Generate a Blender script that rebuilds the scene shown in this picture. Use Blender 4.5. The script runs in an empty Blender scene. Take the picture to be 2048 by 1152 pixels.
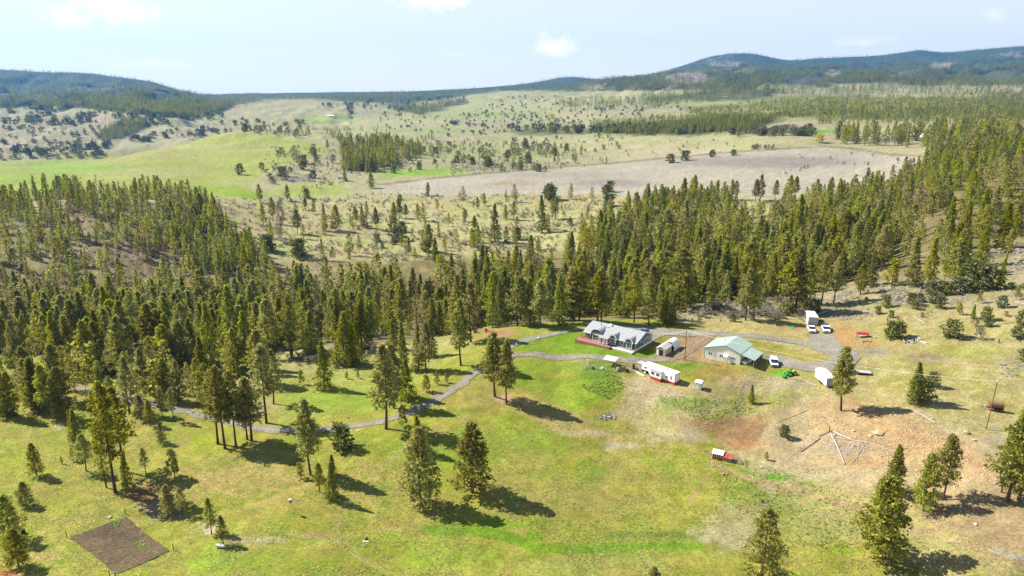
import bpy, bmesh, math, random
import numpy as np
from mathutils import Vector, Matrix
from mathutils.geometry import delaunay_2d_cdt

random.seed(7)
rng = np.random.default_rng(7)
R = math.radians
scene = bpy.context.scene
COL = scene.collection

# ------------------------------------------------------------------ camera
CAMZ = 80.0
PITCH = R(15.4)
FPX = 1400.0                       # focal length in pixels of the 2048 px wide photograph
cam_data = bpy.data.cameras.new('camera')
cam_data.sensor_width = 36.0
cam_data.lens = 36.0 * FPX / 2048.0
cam_data.clip_start = 0.5
cam_data.clip_end = 60000.0
cam = bpy.data.objects.new('camera', cam_data)
COL.objects.link(cam)
cam.location = (0, 0, CAMZ)
cam.rotation_euler = (math.pi / 2 - PITCH, 0, 0)
scene.camera = cam

# ------------------------------------------------------------------ light
SUN_EL = R(42)
sun_dir = Vector((-0.905, 0.425, 0)).normalized() * math.cos(SUN_EL) + Vector((0, 0, math.sin(SUN_EL)))
sd = bpy.data.lights.new('sun', 'SUN')
sd.energy = 5.0
sd.angle = R(0.5)
sd.color = (1.0, 0.95, 0.84)
sun = bpy.data.objects.new('sun', sd)
COL.objects.link(sun)
sun.rotation_euler = sun_dir.to_track_quat('Z', 'Y').to_euler()
sun.location = (0, 0, 300)

world = bpy.data.worlds.new('World')
scene.world = world
world.use_nodes = True
wt = world.node_tree
wt.nodes.clear()
def wn(t, **kw):
    n = wt.nodes.new(t)
    for k, v in kw.items():
        setattr(n, k, v)
    return n
w_out = wn('ShaderNodeOutputWorld')
w_bg = wn('ShaderNodeBackground')
w_sky = wn('ShaderNodeTexSky', sky_type='NISHITA')
w_sky.sun_disc = False
w_sky.sun_elevation = SUN_EL
w_sky.sun_rotation = math.atan2(sun_dir.x, sun_dir.y)
w_sky.altitude = 900
w_sky.air_density = 1.0
w_sky.dust_density = 1.2
w_sky.ozone_density = 1.0
w_bg.inputs['Strength'].default_value = 0.075
# thin bright overlay of high haze low in the sky and a few small clouds, all in world directions
tc = wn('ShaderNodeTexCoord')
def cloud_dir(u, v):
    x = (u - 1024) / FPX; y = (v - 576) / FPX
    d = Vector((x, math.cos(PITCH) - y * math.sin(PITCH), -math.sin(PITCH) - y * math.cos(PITCH)))
    return d.normalized()
cn = wn('ShaderNodeTexNoise')
cn.inputs['Scale'].default_value = 60.0
cn.inputs['Detail'].default_value = 6.0
wt.links.new(tc.outputs['Generated'], cn.inputs['Vector'])
def vmath(op, a, b=None):
    n = wn('ShaderNodeVectorMath', operation=op)
    for i, s in enumerate((a, b)):
        if s is None: continue
        if isinstance(s, (tuple, Vector)): n.inputs[i].default_value = tuple(s)
        else: wt.links.new(s, n.inputs[i])
    return n
def wmath(op, a, b=None, c=None, clamp=False):
    n = wn('ShaderNodeMath', operation=op); n.use_clamp = clamp
    for i, s in enumerate((a, b, c)):
        if s is None: continue
        if isinstance(s, (int, float)): n.inputs[i].default_value = s
        else: wt.links.new(s, n.inputs[i])
    return n.outputs[0]
mask = None
for (u, v, ru, rv, st) in [(240, 22, 62, 22, 1.0), (131, 33, 34, 18, 0.9), (868, -2, 62, 18, 1.0), (1112, 92, 46, 20, 1.0),
                           (1715, 84, 60, 8, 0.4), (905, 106, 24, 8, 0.35), (1990, 30, 16, 11, 0.3), (310, 128, 70, 9, 0.3), (-300, 60, 120, 40, .8), (2400, 40, 90, 30, .8)]:
    d = cloud_dir(u, v)
    right = Vector((d.y, -d.x, 0)).normalized(); up = right.cross(d)
    sub = vmath('SUBTRACT', tc.outputs['Generated'], d).outputs['Vector']
    px = vmath('DOT_PRODUCT', sub, tuple(right / (ru / FPX))).outputs['Value']
    py = vmath('DOT_PRODUCT', sub, tuple(up / (rv / FPX))).outputs['Value']
    r2 = wmath('ADD', wmath('MULTIPLY', px, px), wmath('MULTIPLY', py, py))
    e = wmath('SUBTRACT', 1.15, wmath('SQRT', r2))
    e = wmath('ADD', e, wmath('MULTIPLY', wmath('SUBTRACT', cn.outputs['Fac'], 0.5), 2.6))
    e = wmath('MULTIPLY', e, 0.9 * st, clamp=True)
    front = wmath('GREATER_THAN', vmath('DOT_PRODUCT', tc.outputs['Generated'], tuple(d)).outputs['Value'], 0.5)
    e = wmath('MULTIPLY', e, front)
    mask = e if mask is None else wmath('MAXIMUM', mask, e)
w_mix = wn('ShaderNodeMix', data_type='RGBA')
w_mix.inputs[7].default_value = (9.5, 8.4, 7.6, 1)
wt.links.new(wmath('MULTIPLY', mask, 0.85), w_mix.inputs[0])
# pale haze low in the sky
sepz = wn('ShaderNodeSeparateXYZ')
wt.links.new(tc.outputs['Generated'], sepz.inputs[0])
hz = wmath('POWER', wmath('SUBTRACT', 1.0, wmath('MULTIPLY', wmath('ABSOLUTE', sepz.outputs['Z']), 1.3), clamp=True), 1.5)
w_hz = wn('ShaderNodeMix', data_type='RGBA')
w_hz.inputs[7].default_value = (6.4, 6.1, 5.7, 1)
wt.links.new(wmath('MULTIPLY', hz, 0.85), w_hz.inputs[0])
wt.links.new(w_sky.outputs['Color'], w_hz.inputs[6])
wt.links.new(w_hz.outputs[2], w_mix.inputs[6])
wt.links.new(w_mix.outputs[2], w_bg.inputs['Color'])
wt.links.new(w_bg.outputs['Background'], w_out.inputs['Surface'])

scene.view_settings.view_transform = 'Standard'
scene.view_settings.look = 'None'
scene.view_settings.gamma = 1.0
scene.view_settings.use_curve_mapping = False
scene.view_settings.exposure = 1.25
scene.cycles.max_bounces = 5
scene.cycles.diffuse_bounces = 3
scene.cycles.transmission_bounces = 3
scene.cycles.transparent_max_bounces = 6
scene.cycles.volume_bounces = 0

# ------------------------------------------------------------------ small helpers
def lin(c):
    c = np.asarray(c, float) / 255.0
    return np.where(c <= 0.04045, c / 12.92, ((c + 0.055) / 1.055) ** 2.4)
LITK = 2.38                      # how bright a level sunlit white reads at this exposure
def alb(r, g, b):
    return np.clip(lin((r, g, b)) / LITK, 0.004, 0.85)

def hash2(ix, iy, s):
    h = (ix.astype(np.int64) * 374761393 + iy.astype(np.int64) * 668265263 + s * 1442695041) & 0xFFFFFFFF
    h = ((h ^ (h >> 13)) * 1274126177) & 0xFFFFFFFF
    h = (h ^ (h >> 16)) & 0xFFFFFFFF
    return h / 4294967295.0
def vnoise(x, y, s=0):
    ix = np.floor(x); iy = np.floor(y)
    fx = x - ix; fy = y - iy
    fx = fx * fx * (3 - 2 * fx); fy = fy * fy * (3 - 2 * fy)
    a = hash2(ix, iy, s); b = hash2(ix + 1, iy, s); c = hash2(ix, iy + 1, s); d = hash2(ix + 1, iy + 1, s)
    return (a + (b - a) * fx) * (1 - fy) + (c + (d - c) * fx) * fy
def fbm(x, y, octs=4, s=0):
    v = 0; amp = 0.5; tot = 0
    for o in range(octs):
        v = v + amp * vnoise(x, y, s + o * 17); tot += amp
        x = x * 2.03 + 11.3; y = y * 2.03 - 7.7; amp *= 0.5
    return v / tot
def sstep(a, b, x):
    t = np.clip((x - a) / (b - a), 0, 1)
    return t * t * (3 - 2 * t)

def dep_tan(v):
    return np.tan(PITCH + np.arctan((np.asarray(v, float) - 576) / FPX))
def az(u, v):
    vv = (np.asarray(v, float) - 576) / FPX
    return (np.asarray(u, float) - 1024) / FPX / (math.cos(PITCH) - vv * math.sin(PITCH))
# ------------------------------------------------------------------ terrain: surveyed points, interpolated
# seen points as (u, v, metres below the camera)
CP = []
def see(*pts):
    for (u, v, D) in pts:
        T = float(dep_tan(v))
        CP.append((float(az(u, v)), D / T, D))
def far(*pts):                    # (u, v, distance)
    for (u, v, Y) in pts:
        CP.append((float(az(u, v)), Y, Y * float(dep_tan(v))))
def hid(*pts):                    # ground that nothing shows: (azimuth pixel, distance, metres below)
    for (u, Y, D) in pts:
        CP.append(((u - 1024) / FPX, Y, D))
see((1024, 1152, 87.5), (1024, 1000, 87.5), (1024, 900, 87), (1000, 800, 85.5), (970, 735, 83), (1060, 690, 81), (1150, 655, 80.3),
    (800, 1152, 89), (800, 840, 87), (700, 800, 88.3), (600, 860, 89), (500, 875, 90), (650, 730, 91), (640, 690, 93), (540, 770, 90.5),
    (860, 700, 87.5), (780, 720, 89), (900, 950, 87.5), (760, 950, 88.2),
    (400, 822, 92), (200, 782, 94), (0, 747, 96), (240, 1090, 91), (100, 900, 93), (0, 1100, 92), (400, 1000, 90), (600, 1000, 88.6),
    (300, 900, 92), (-250, 1100, 93), (-250, 900, 95), (-250, 747, 97), (330, 1040, 91.4), (140, 800, 94),
    (1215, 832, 86.5), (1330, 762, 82), (1240, 735, 81.3), (1170, 735, 81.6), (1120, 760, 84.5), (1130, 830, 86.3), (1300, 820, 85.6), (1390, 785, 82.3), (1450, 855, 85.6), (1560, 830, 83.5),
    (1415, 715, 80), (1500, 738, 80), (1550, 725, 80), (1590, 755, 80), (1655, 775, 79.7), (1500, 792, 83), (1600, 790, 81.6),
    (1180, 690, 80), (1270, 712, 80), (1330, 700, 80), (1300, 665, 80), (1400, 665, 79.8), (1450, 680, 79.6), (1550, 690, 79.3),
    (1685, 820, 81.2), (1600, 870, 84.8), (1460, 930, 87), (1350, 900, 87.2), (1700, 900, 83), (1850, 905, 80), (1800, 800, 78.3), (1975, 860, 77.8),
    (2048, 780, 76.5), (1750, 740, 78.6), (1900, 740, 76.6),
    (1640, 985, 86.3), (1720, 1020, 85.5), (1900, 1075, 83.5), (2048, 1130, 82.5), (1700, 1110, 87.6), (1500, 1050, 88), (1300, 1152, 88.3), (1540, 1152, 88.8),
    (1900, 990, 81.8), (2048, 1000, 79.6), (2048, 900, 77.8), (1850, 1152, 87.3), (2048, 1250, 86), (2300, 1130, 80.5), (2300, 900, 75), (2300, 740, 70),
    (1630, 665, 79), (1750, 685, 77.4), (1900, 680, 74.6), (2048, 680, 71.8), (1800, 605, 73.5), (1800, 568, 72.6), (1900, 600, 72), (1950, 555, 68.5), (2048, 505, 65.5), (2300, 520, 58),
    (1640, 622, 78.5), (1560, 620, 79.2), (1500, 637, 79.6), (1680, 592, 78.6), (1400, 622, 80.5), (1300, 645, 81), (1200, 640, 81.6), (1100, 642, 82.5), (1024, 652, 83.5), (950, 665, 85),
    (900, 682, 86.5), (800, 690, 89.5), (720, 730, 90.5), (600, 710, 93.5), (465, 742, 94.5), (300, 705, 97.5), (150, 712, 99), (0, 717, 100), (-250, 715, 101))
hid((0, 420, 136), (300, 400, 133), (600, 365, 128), (900, 355, 121), (1200, 355, 110), (1400, 360, 102), (1600, 370, 92), (1800, 380, 84), (2048, 380, 70),
    (-250, 420, 136), (2300, 380, 60), (0, 320, 117), (300, 310, 114), (600, 290, 108), (900, 290, 102), (1200, 290, 94), (1500, 300, 88), (1800, 330, 78))
see((60, 560, 126), (130, 505, 117), (300, 520, 120), (400, 480, 114), (500, 560, 123), (150, 425, 97), (30, 455, 105), (-250, 440, 100), (350, 412, 98), (420, 440, 105), (250, 440, 102), (130, 455, 106),
    (0, 388, 99), (-250, 380, 96), (450, 402, 104), (420, 330, 99), (550, 292, 91), (300, 302, 93), (0, 332, 97), (-250, 335, 95),
    (200, 340, 97), (560, 350, 103))
hid((200, 700, 101), (0, 670, 104), (400, 760, 104))
see((480, 268, 86), (640, 292, 93), (700, 305, 99), (700, 350, 107), (640, 380, 109), (560, 440, 115), (640, 480, 118), (800, 470, 117),
    (1000, 468, 113), (1000, 400, 107), (850, 400, 109), (1150, 470, 108), (1200, 430, 104), (1300, 420, 98), (1500, 440, 93), (1450, 400, 93),
    (1530, 400, 91), (1650, 380, 88), (1500, 340, 88), (1750, 320, 79), (1300, 340, 96), (1340, 320, 93), (1200, 300, 97), (1500, 282, 74),
    (1000, 300, 104), (1000, 345, 106), (1850, 300, 69), (2048, 290, 55), (2300, 290, 45), (2048, 380, 61), (1900, 450, 69), (1700, 450, 82), (1760, 535, 79), (1600, 500, 88), (1400, 510, 98), (1200, 520, 108), (900, 530, 119), (700, 550, 121))
hid((100, 1420, 150), (-250, 1400, 160), (300, 1620, 140), (450, 1900, 118))
far((60, 300, 1850), (250, 290, 1950), (150, 243, 2500), (200, 230, 2750), (340, 239, 2450), (0, 250, 2500), (-250, 250, 2500), (0, 212, 4200), (100, 203, 4700), (230, 213, 3700), (330, 216, 3700),
    (450, 210, 4200), (400, 250, 2500), (500, 245, 2600), (600, 204, 3900), (560, 215, 3500), (600, 238, 2900), (700, 240, 2800), (640, 262, 2000),
    (800, 205, 4300), (1000, 184, 5200), (1000, 220, 3400), (1250, 183, 4600), (1200, 215, 3000), (1100, 250, 2200), (900, 262, 2100), (1100, 272, 1700), (1300, 270, 1500),
    (1400, 245, 1700), (1700, 243, 1550), (1600, 265, 1250), (2048, 252, 1250), (2300, 250, 1150), (1500, 205, 3000), (1800, 205, 2500), (2048, 205, 2200), (2300, 200, 2100),
    (1700, 170, 4600), (2048, 166, 4100), (2300, 160, 4000), (1300, 190, 4200), (1350, 166, 5200), (1500, 172, 4700), (1200, 178, 5400),
    (1450, 135, 7000), (1880, 135, 6600), (1300, 162, 6500))
SKY_L = [(-250, 140), (0, 140), (60, 143), (180, 147), (250, 156), (310, 164), (350, 178), (410, 189), (460, 190), (520, 189), (580, 188), (660, 187), (780, 186), (860, 184), (940, 178),
         (1000, 178), (1050, 171), (1100, 158), (1140, 153), (1190, 157), (1225, 158), (1270, 152), (1330, 141), (1380, 126), (1420, 113), (1450, 108), (1500, 106), (1540, 113),
         (1565, 122), (1610, 118), (1670, 114), (1740, 112), (1800, 106), (1850, 99), (1880, 106), (1930, 102), (1980, 97), (2048, 92), (2300, 85)]
for (u, v) in SKY_L:
    Y = 6300 if u <= 420 else (7600 if u < 950 else 8600)
    far((u, v + 2, Y))
    a = float(az(u, v))
    CP.append((a, Y * 1.35, Y * 1.35 * float(dep_tan(v)) + 170))
    CP.append((a, Y * 2.0, Y * float(dep_tan(v)) + 500))
for u in (-250, 200, 600, 1024, 1500, 2000, 2300):
    CP.append(((u - 1024) / FPX, 45, 88)); CP.append(((u - 1024) / FPX, 20, 90))
CPA = np.array(CP)
SA = 2.6
cx_, cy_, ct_ = CPA[:, 0] * SA, np.log(CPA[:, 1]), CPA[:, 2] / CPA[:, 1]
def tps(r2):
    return 0.5 * r2 * np.log(r2 + 1e-12)
n_ = len(cx_)
K = tps((cx_[:, None] - cx_[None]) ** 2 + (cy_[:, None] - cy_[None]) ** 2)
K[np.diag_indices(n_)] += 1e-4
Pm = np.c_[np.ones(n_), cx_, cy_]
A_ = np.block([[K, Pm], [Pm.T, np.zeros((3, 3))]])
W_ = np.linalg.solve(A_, np.r_[ct_, 0, 0, 0])
def surf_t(a, Y):
    x = (a * SA).ravel(); y = np.log(Y).ravel(); out = np.empty_like(x)
    for i in range(0, len(x), 20000):
        s = slice(i, i + 20000)
        out[s] = tps((x[s, None] - cx_) ** 2 + (y[s, None] - cy_) ** 2) @ W_[:n_] + W_[n_] + W_[n_ + 1] * x[s] + W_[n_ + 2] * y[s]
    return out.reshape(a.shape)

AZ = np.linspace(-1.08, 1.08, 800)
ys = [45.0]
while ys[-1] < 11800:
    y = ys[-1]
    ys.append(y + min(max(3.2e-5 * y * y, 0.25), 0.0135 * y))
YS = np.array(ys)
NA, NY = len(AZ), len(YS)
# the smooth surface is solved on a coarser grid and resampled
ca = np.linspace(-1.08, 1.08, 201); cyl = np.linspace(math.log(YS[0]), math.log(YS[-1]), 260)
CG = surf_t(*np.meshgrid(ca, np.exp(cyl), indexing='ij'))
def bil(G, ga, gy, a, y):
    fa = np.clip((a - ga[0]) / (ga[1] - ga[0]), 0, len(ga) - 1.001); ia = fa.astype(int); fa = fa - ia
    fy = np.clip((y - gy[0]) / (gy[1] - gy[0]), 0, len(gy) - 1.001); iy = fy.astype(int); fy = fy - iy
    return (G[ia, iy] * (1 - fa) + G[ia + 1, iy] * fa) * (1 - fy) + (G[ia, iy + 1] * (1 - fa) + G[ia + 1, iy + 1] * fa) * fy
AA, YY = np.meshgrid(AZ, YS, indexing='ij')
TT = bil(CG, ca, cyl, AA, np.log(YY))
XX = AA * YY
# relief: gentle close by, rougher on the slopes behind and on the rock ridge
def proj(X, Y, Z):
    D = CAMZ - Z
    depth = Y * math.cos(PITCH) + D * math.sin(PITCH)
    return 1024 + FPX * X / depth, 576 + FPX * (D * math.cos(PITCH) - Y * math.sin(PITCH)) / depth
ZZ = CAMZ - TT * YY
U0, V0 = proj(XX, YY, ZZ)
def gauss(u, v, su, sv, U=None, V=None):
    U = U0 if U is None else U; V = V0 if V is None else V
    return np.exp(-(((U - u) / su) ** 2 + ((V - v) / sv) ** 2))
amp = 0.25 + 2.2 * sstep(300, 520, YY) + 7 * sstep(900, 3500, YY) + 30 * sstep(3500, 7000, YY)
flat = np.clip(gauss(1240, 690, 130, 38) + gauss(1470, 715, 150, 50) + gauss(1640, 720, 110, 90), 0, 1) * (YY < 330)
meadow = np.clip(gauss(250, 335, 330, 50) + gauss(1350, 345, 480, 45) , 0, 1) * (YY > 600) * (YY < 1700)
amp = amp * (1 - 0.95 * flat) * (1 - 0.85 * meadow)
wl = 14 + 30 * sstep(300, 600, YY) + 120 * sstep(900, 3500, YY) + 420 * sstep(3500, 7000, YY)
relief = np.zeros_like(ZZ)
for (lo, hi, w, s) in [(0, 700, 14, 1), (260, 2200, 42, 2), (900, 6000, 150, 3), (3000, 20000, 520, 4)]:
    m = sstep(lo * 0.8, lo * 1.3 + 1, YY) * (1 - sstep(hi * 0.7, hi * 1.2, YY))
    n = fbm(XX / w, YY / w, 5, s) - 0.5
    if w >= 150: n = (0.5 - np.abs(fbm(XX / w, YY / w, 5, s) - 0.5) * 2.6) * 0.8
    relief += m * n * (0.9 if w == 14 else 4.5 if w == 42 else 34 if w == 150 else 190)
relief *= (1 - 0.95 * flat) * (1 - 0.93 * meadow)
wl_ = 1 - sstep(330, 470, U0); wr_ = sstep(1080, 1250, U0); wm_ = 1 - wl_ - wr_
skyfade = 1 - 0.9 * (wl_ * sstep(4900, 6000, YY) + wr_ * sstep(6300, 7600, YY) + wm_ * sstep(2600, 4200, YY))
lefthill = np.clip((U0 < 700) * sstep(1250, 1500, YY) + sstep(3200, 4200, YY), 0, 1)
relief *= np.where(YY > 900, .25 + .75 * lefthill, 1.0)
ZZ = ZZ + relief * skyfade
# rock ridge on the right and outcrops on the knoll at the left
rocky = (gauss(1740, 588, 110, 26) + gauss(1860, 570, 120, 28) + 0.6 * gauss(1500, 615, 60, 14)) * (YY < 330) + (gauss(140, 470, 130, 40) + gauss(300, 520, 120, 30)) * (YY > 400) * (YY < 700)
rocky = np.clip(rocky, 0, 1)
# spurs and gullies down the mountain fronts
spur = (np.abs(fbm(XX / 330 + .15 * YY / 330, YY / 900, 4, 31) - .5) * 2)
ZZ -= np.clip(sstep(4500, 5100, YY) * wl_ * (1 - sstep(6000, 6300, YY)) + sstep(5600, 6300, YY) * wr_ * (1 - sstep(7900, 8500, YY)), 0, 1) * (1 - spur) ** 3 * 75
ZZ += rocky * (np.abs(fbm(XX / 5, YY / 5, 4, 9) - 0.5) * 5.5 - 0.6) * (0.6 + 0.8 * (YY > 400))
# bank below the trailer is lumpy, dry gully in the garden corner
ZZ += gauss(1500, 800, 160, 40) * (YY < 240) * (fbm(XX / 3, YY / 3, 3, 5) - 0.5) * 1.2
ZZ -= 0.9 * gauss(330, 1010, 46, 40) * (YY < 240)
DD = CAMZ - ZZ
TT = DD / YY
U0, V0 = proj(XX, YY, ZZ)

def ground_aY(a, Y):
    """height of the ground mesh at azimuth a = X/Y and distance Y (arrays)"""
    a = np.asarray(a, float); Y = np.asarray(Y, float)
    fa = np.clip((a - AZ[0]) / (AZ[1] - AZ[0]), 0, NA - 1.001); ia = fa.astype(int); fa = fa - ia
    iy = np.clip(np.searchsorted(YS, Y) - 1, 0, NY - 2); fy = np.clip((Y - YS[iy]) / (YS[iy + 1] - YS[iy]), 0, 1)
    return (ZZ[ia, iy] * (1 - fa) + ZZ[ia + 1, iy] * fa) * (1 - fy) + (ZZ[ia, iy + 1] * (1 - fa) + ZZ[ia + 1, iy + 1] * fa) * fy
def gz(x, y):
    return float(ground_aY(x / y, y))
def hit(u, v):
    """first ground point along the sight line of photograph pixel (u, v): arrays of X, Y, Z, ok"""
    u = np.atleast_1d(np.asarray(u, float)); v = np.atleast_1d(np.asarray(v, float))
    a = az(u, v); T = dep_tan(v)
    fa = np.clip((a - AZ[0]) / (AZ[1] - AZ[0]), 0, NA - 1.001); ia = fa.astype(int); fa = fa - ia
    X = np.zeros_like(a); Yo = np.zeros_like(a); Z = np.zeros_like(a); ok = np.zeros(len(a), bool)
    for s in range(0, len(a), 4000):
        e = slice(s, s + 4000)
        col = TT[ia[e]] * (1 - fa[e])[:, None] + TT[ia[e] + 1] * fa[e][:, None]
        under = (col <= T[e][:, None]) & (YS[None] > 60)
        j = under.argmax(1); good = under.any(1) & (j > 0); j = np.maximum(j, 1)
        k = np.arange(len(j)); t1 = col[k, j - 1]; t2 = col[k, j]
        w = np.clip((t1 - T[e]) / np.where(np.abs(t1 - t2) < 1e-9, 1, t1 - t2), 0, 1)
        Yv = YS[j - 1] + w * (YS[j] - YS[j - 1])
        Yo[e] = Yv; X[e] = a[e] * Yv; Z[e] = CAMZ - T[e] * Yv; ok[e] = good
    return X, Yo, Z, ok
def P(u, v):
    X, Y, Z, ok = hit(u, v)
    x, y = float(X[0]), float(Y[0])
    return Vector((x, y, gz(x, y)))
# ------------------------------------------------------------------ what grows or lies on the ground, per vertex
n1 = fbm(XX / 2.2, YY / 2.2, 3, 21); n2 = fbm(XX / 9, YY / 9, 4, 22); n3 = fbm(XX / 38, YY / 38, 4, 23); n4 = fbm(XX / 190, YY / 190, 4, 24)
ndist = np.where(YY < 450, n1 * 0.45 + n2 * 0.55, np.where(YY < 1600, n2 * 0.4 + n3 * 0.6, n3 * 0.4 + n4 * 0.6))
C = np.zeros((NA, NY, 3))
C[:] = alb(196, 191, 152)
def mixc(m, col, k=1.0):
    m = np.clip(m * k, 0, 1)[..., None]
    C[:] = C * (1 - m) + np.asarray(col) * m
def poly_mask(pts, soft=6, rag=0.0, U=None, V=None, nz=None):
    U = U0 if U is None else U; V = V0 if V is None else V
    pts = np.asarray(pts, float)
    lo = pts.min(0) - soft * 3 - rag - 4; hi = pts.max(0) + soft * 3 + rag + 4
    box = (U > lo[0]) & (U < hi[0]) & (V > lo[1]) & (V < hi[1])
    out = np.zeros_like(U)
    u = U[box]; v = V[box]
    if not len(u): return out
    d = np.full(len(u), 1e9); ins = np.zeros(len(u), bool)
    for i in range(len(pts)):
        p, q = pts[i], pts[(i + 1) % len(pts)]
        e = q - p; L = (e ** 2).sum() + 1e-9
        t = np.clip(((u - p[0]) * e[0] + (v - p[1]) * e[1]) / L, 0, 1)
        d = np.minimum(d, np.hypot(u - p[0] - t * e[0], v - p[1] - t * e[1]))
        c = (p[1] > v) != (q[1] > v)
        with np.errstate(divide='ignore', invalid='ignore'):
            xi = (q[0] - p[0]) * (v - p[1]) / (q[1] - p[1] if q[1] != p[1] else 1e-9) + p[0]
        ins ^= c & (u < xi)
    sd_ = np.where(ins, d, -d)
    if rag: sd_ = sd_ + ((ndist if nz is None else nz)[box] - 0.5) * 2 * rag * 2
    out[box] = sstep(-soft, soft, sd_)
    return out
def line_mask(pts, w, soft=1.5, rag=0.0):
    pts = np.asarray(pts, float)
    lo = pts.min(0) - w - soft * 2 - rag; hi = pts.max(0) + w + soft * 2 + rag
    box = (U0 > lo[0]) & (U0 < hi[0]) & (V0 > lo[1]) & (V0 < hi[1])
    out = np.zeros_like(U0); u = U0[box]; v = V0[box]
    if not len(u): return out
    d = np.full(len(u), 1e9)
    for p, q in zip(pts[:-1], pts[1:]):
        e = q - p; L = (e ** 2).sum() + 1e-9
        t = np.clip(((u - p[0]) * e[0] + (v - p[1]) * e[1]) / L, 0, 1)
        d = np.minimum(d, np.hypot(u - p[0] - t * e[0], (v - p[1] - t * e[1])))
    if rag: d = d + (ndist[box] - 0.5) * 2 * rag
    out[box] = 1 - sstep(w * 0.5 - soft, w * 0.5 + soft, d)
    return out
def paint(pts, col, soft=6, rag=6, k=1.0, near=0, farr=1e9):
    mixc(poly_mask(pts, soft, rag) * (YY >= near) * (YY <= farr), alb(*col), k)
def blob(u, v, su, sv, col, k=1.0, near=0, farr=1e9, rag=0.9):
    g = gauss(u, v, su, sv)
    m = sstep(0.15, 0.8, g + (ndist - 0.5) * rag * 1.5 + (n1 - .5) * .45) * (g > 0.02) * (YY >= near) * (YY <= farr)
    mixc(m, alb(*col), k)
def streak(pts, w, col, soft=1.5, rag=0, k=1.0, near=0, farr=1e9):
    mixc(line_mask(pts, w, soft, rag) * (YY >= near) * (YY <= farr), alb(*col), k)

# --- far country
mixc(sstep(0.35, 0.7, n4) * (YY > 1200), alb(176, 178, 128), 0.6)
mixc(sstep(0.4, 0.65, n3) * (YY > 500), alb(186, 172, 140), 0.5)
mixc(sstep(5200, 6000, YY), alb(104, 112, 78), 0.85)
FARFOREST = [
    ([(-300, 100), (430, 150), (700, 150), (960, 150), (1000, 184), (880, 200), (800, 212), (740, 206), (690, 202), (640, 196), (560, 200), (470, 208), (450, 222), (380, 232), (320, 226), (260, 214), (0, 216), (-300, 222)], 3),
    ([(960, 150), (1060, 140), (1130, 130), (1200, 130), (1290, 120), (1420, 80), (1500, 80), (1600, 90), (1850, 70), (2300, 60), (2300, 166), (1760, 166), (1500, 172), (1330, 178), (1250, 180), (1000, 182)], 3)]
FOREST_COL = (74, 92, 66)
for pts, s in FARFOREST: paint(pts, (74, 84, 66), 3, 3, 0.88, near=2500)
mixc(sstep(.46, .56, fbm(XX / 300, YY / 420, 4, 79)) * (YY > 4300), alb(*FOREST_COL), .8)
for (u, v, su, sv) in [(1375, 157, 58, 17), (1456, 128, 30, 9), (1495, 140, 20, 5), (1885, 131, 26, 8), (1660, 146, 22, 4), (1300, 172, 40, 7), (1180, 172, 30, 6), (1790, 148, 22, 3), (2010, 108, 26, 4), (1390, 168, 30, 6)]:
    blob(u, v, su, sv, (182, 168, 144), 0.8, near=2500, rag=1.3)
for (u, v, su, sv) in [(70, 190, 60, 12), (170, 160, 70, 8), (240, 178, 50, 6), (300, 176, 30, 5), (560, 206, 80, 12), (620, 202, 40, 8)]:
    blob(u, v, su, sv, (140, 136, 112), 0.45, near=2500, rag=0.8)
paint([(470, 222), (520, 202), (620, 198), (650, 208), (600, 226), (520, 232)], (196, 190, 150), 4, 4, 0.9, near=2200)
paint([(600, 232), (700, 229), (740, 236), (650, 248), (590, 244)], (170, 190, 110), 3, 3, 0.9, near=1800, farr=5000)
paint([(860, 214), (940, 190), (1010, 183), (1260, 182), (1400, 184), (1350, 196), (1200, 206), (1120, 216), (980, 232), (860, 250), (700, 262), (640, 246), (760, 236)], (196, 194, 142), 6, 8, 0.85, near=1800)
blob(740, 266, 130, 14, (196, 196, 150), 0.7, near=1200)
# left hills
paint([(-300, 214), (60, 222), (220, 222), (250, 240), (220, 270), (300, 262), (380, 236), (430, 250), (520, 256), (560, 270), (430, 268), (300, 288), (120, 316), (-300, 326)], (186, 176, 148), 5, 8, 0.8, near=1450, farr=6000)
blob(205, 236, 50, 14, (206, 190, 164), 0.8, near=1400)
blob(340, 244, 60, 10, (206, 200, 156), 0.8, near=1400)
paint([(195, 272), (240, 236), (280, 238), (300, 252), (250, 276), (205, 284)], (70, 82, 66), 4, 4, 0.9, near=1400)
# meadow at the left
M = [(-300, 330), (0, 322), (100, 318), (200, 300), (300, 284), (400, 272), (480, 264), (560, 272), (640, 288), (668, 300), (600, 322), (530, 342), (500, 375), (512, 400), (440, 404), (300, 395), (-300, 395)]
paint(M, (182, 188, 104), 4, 3, 1, near=640, farr=1750)
for (u, v, su, sv, c, k) in [(140, 335, 150, 16, (160, 186, 84), .9), (40, 368, 120, 24, (164, 188, 84), .9), (430, 384, 80, 18, (158, 184, 72), .9), (500, 392, 36, 10, (150, 182, 60), .9),
                             (470, 296, 120, 10, (190, 190, 124), .8), (300, 345, 120, 14, (190, 186, 126), .7), (330, 310, 100, 8, (190, 178, 122), .6), (220, 318, 90, 6, (188, 176, 124), .6), (480, 365, 60, 8, (190, 188, 130), .7)]:
    blob(u, v, su, sv, c, k, near=640, farr=1750, rag=.6)
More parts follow.
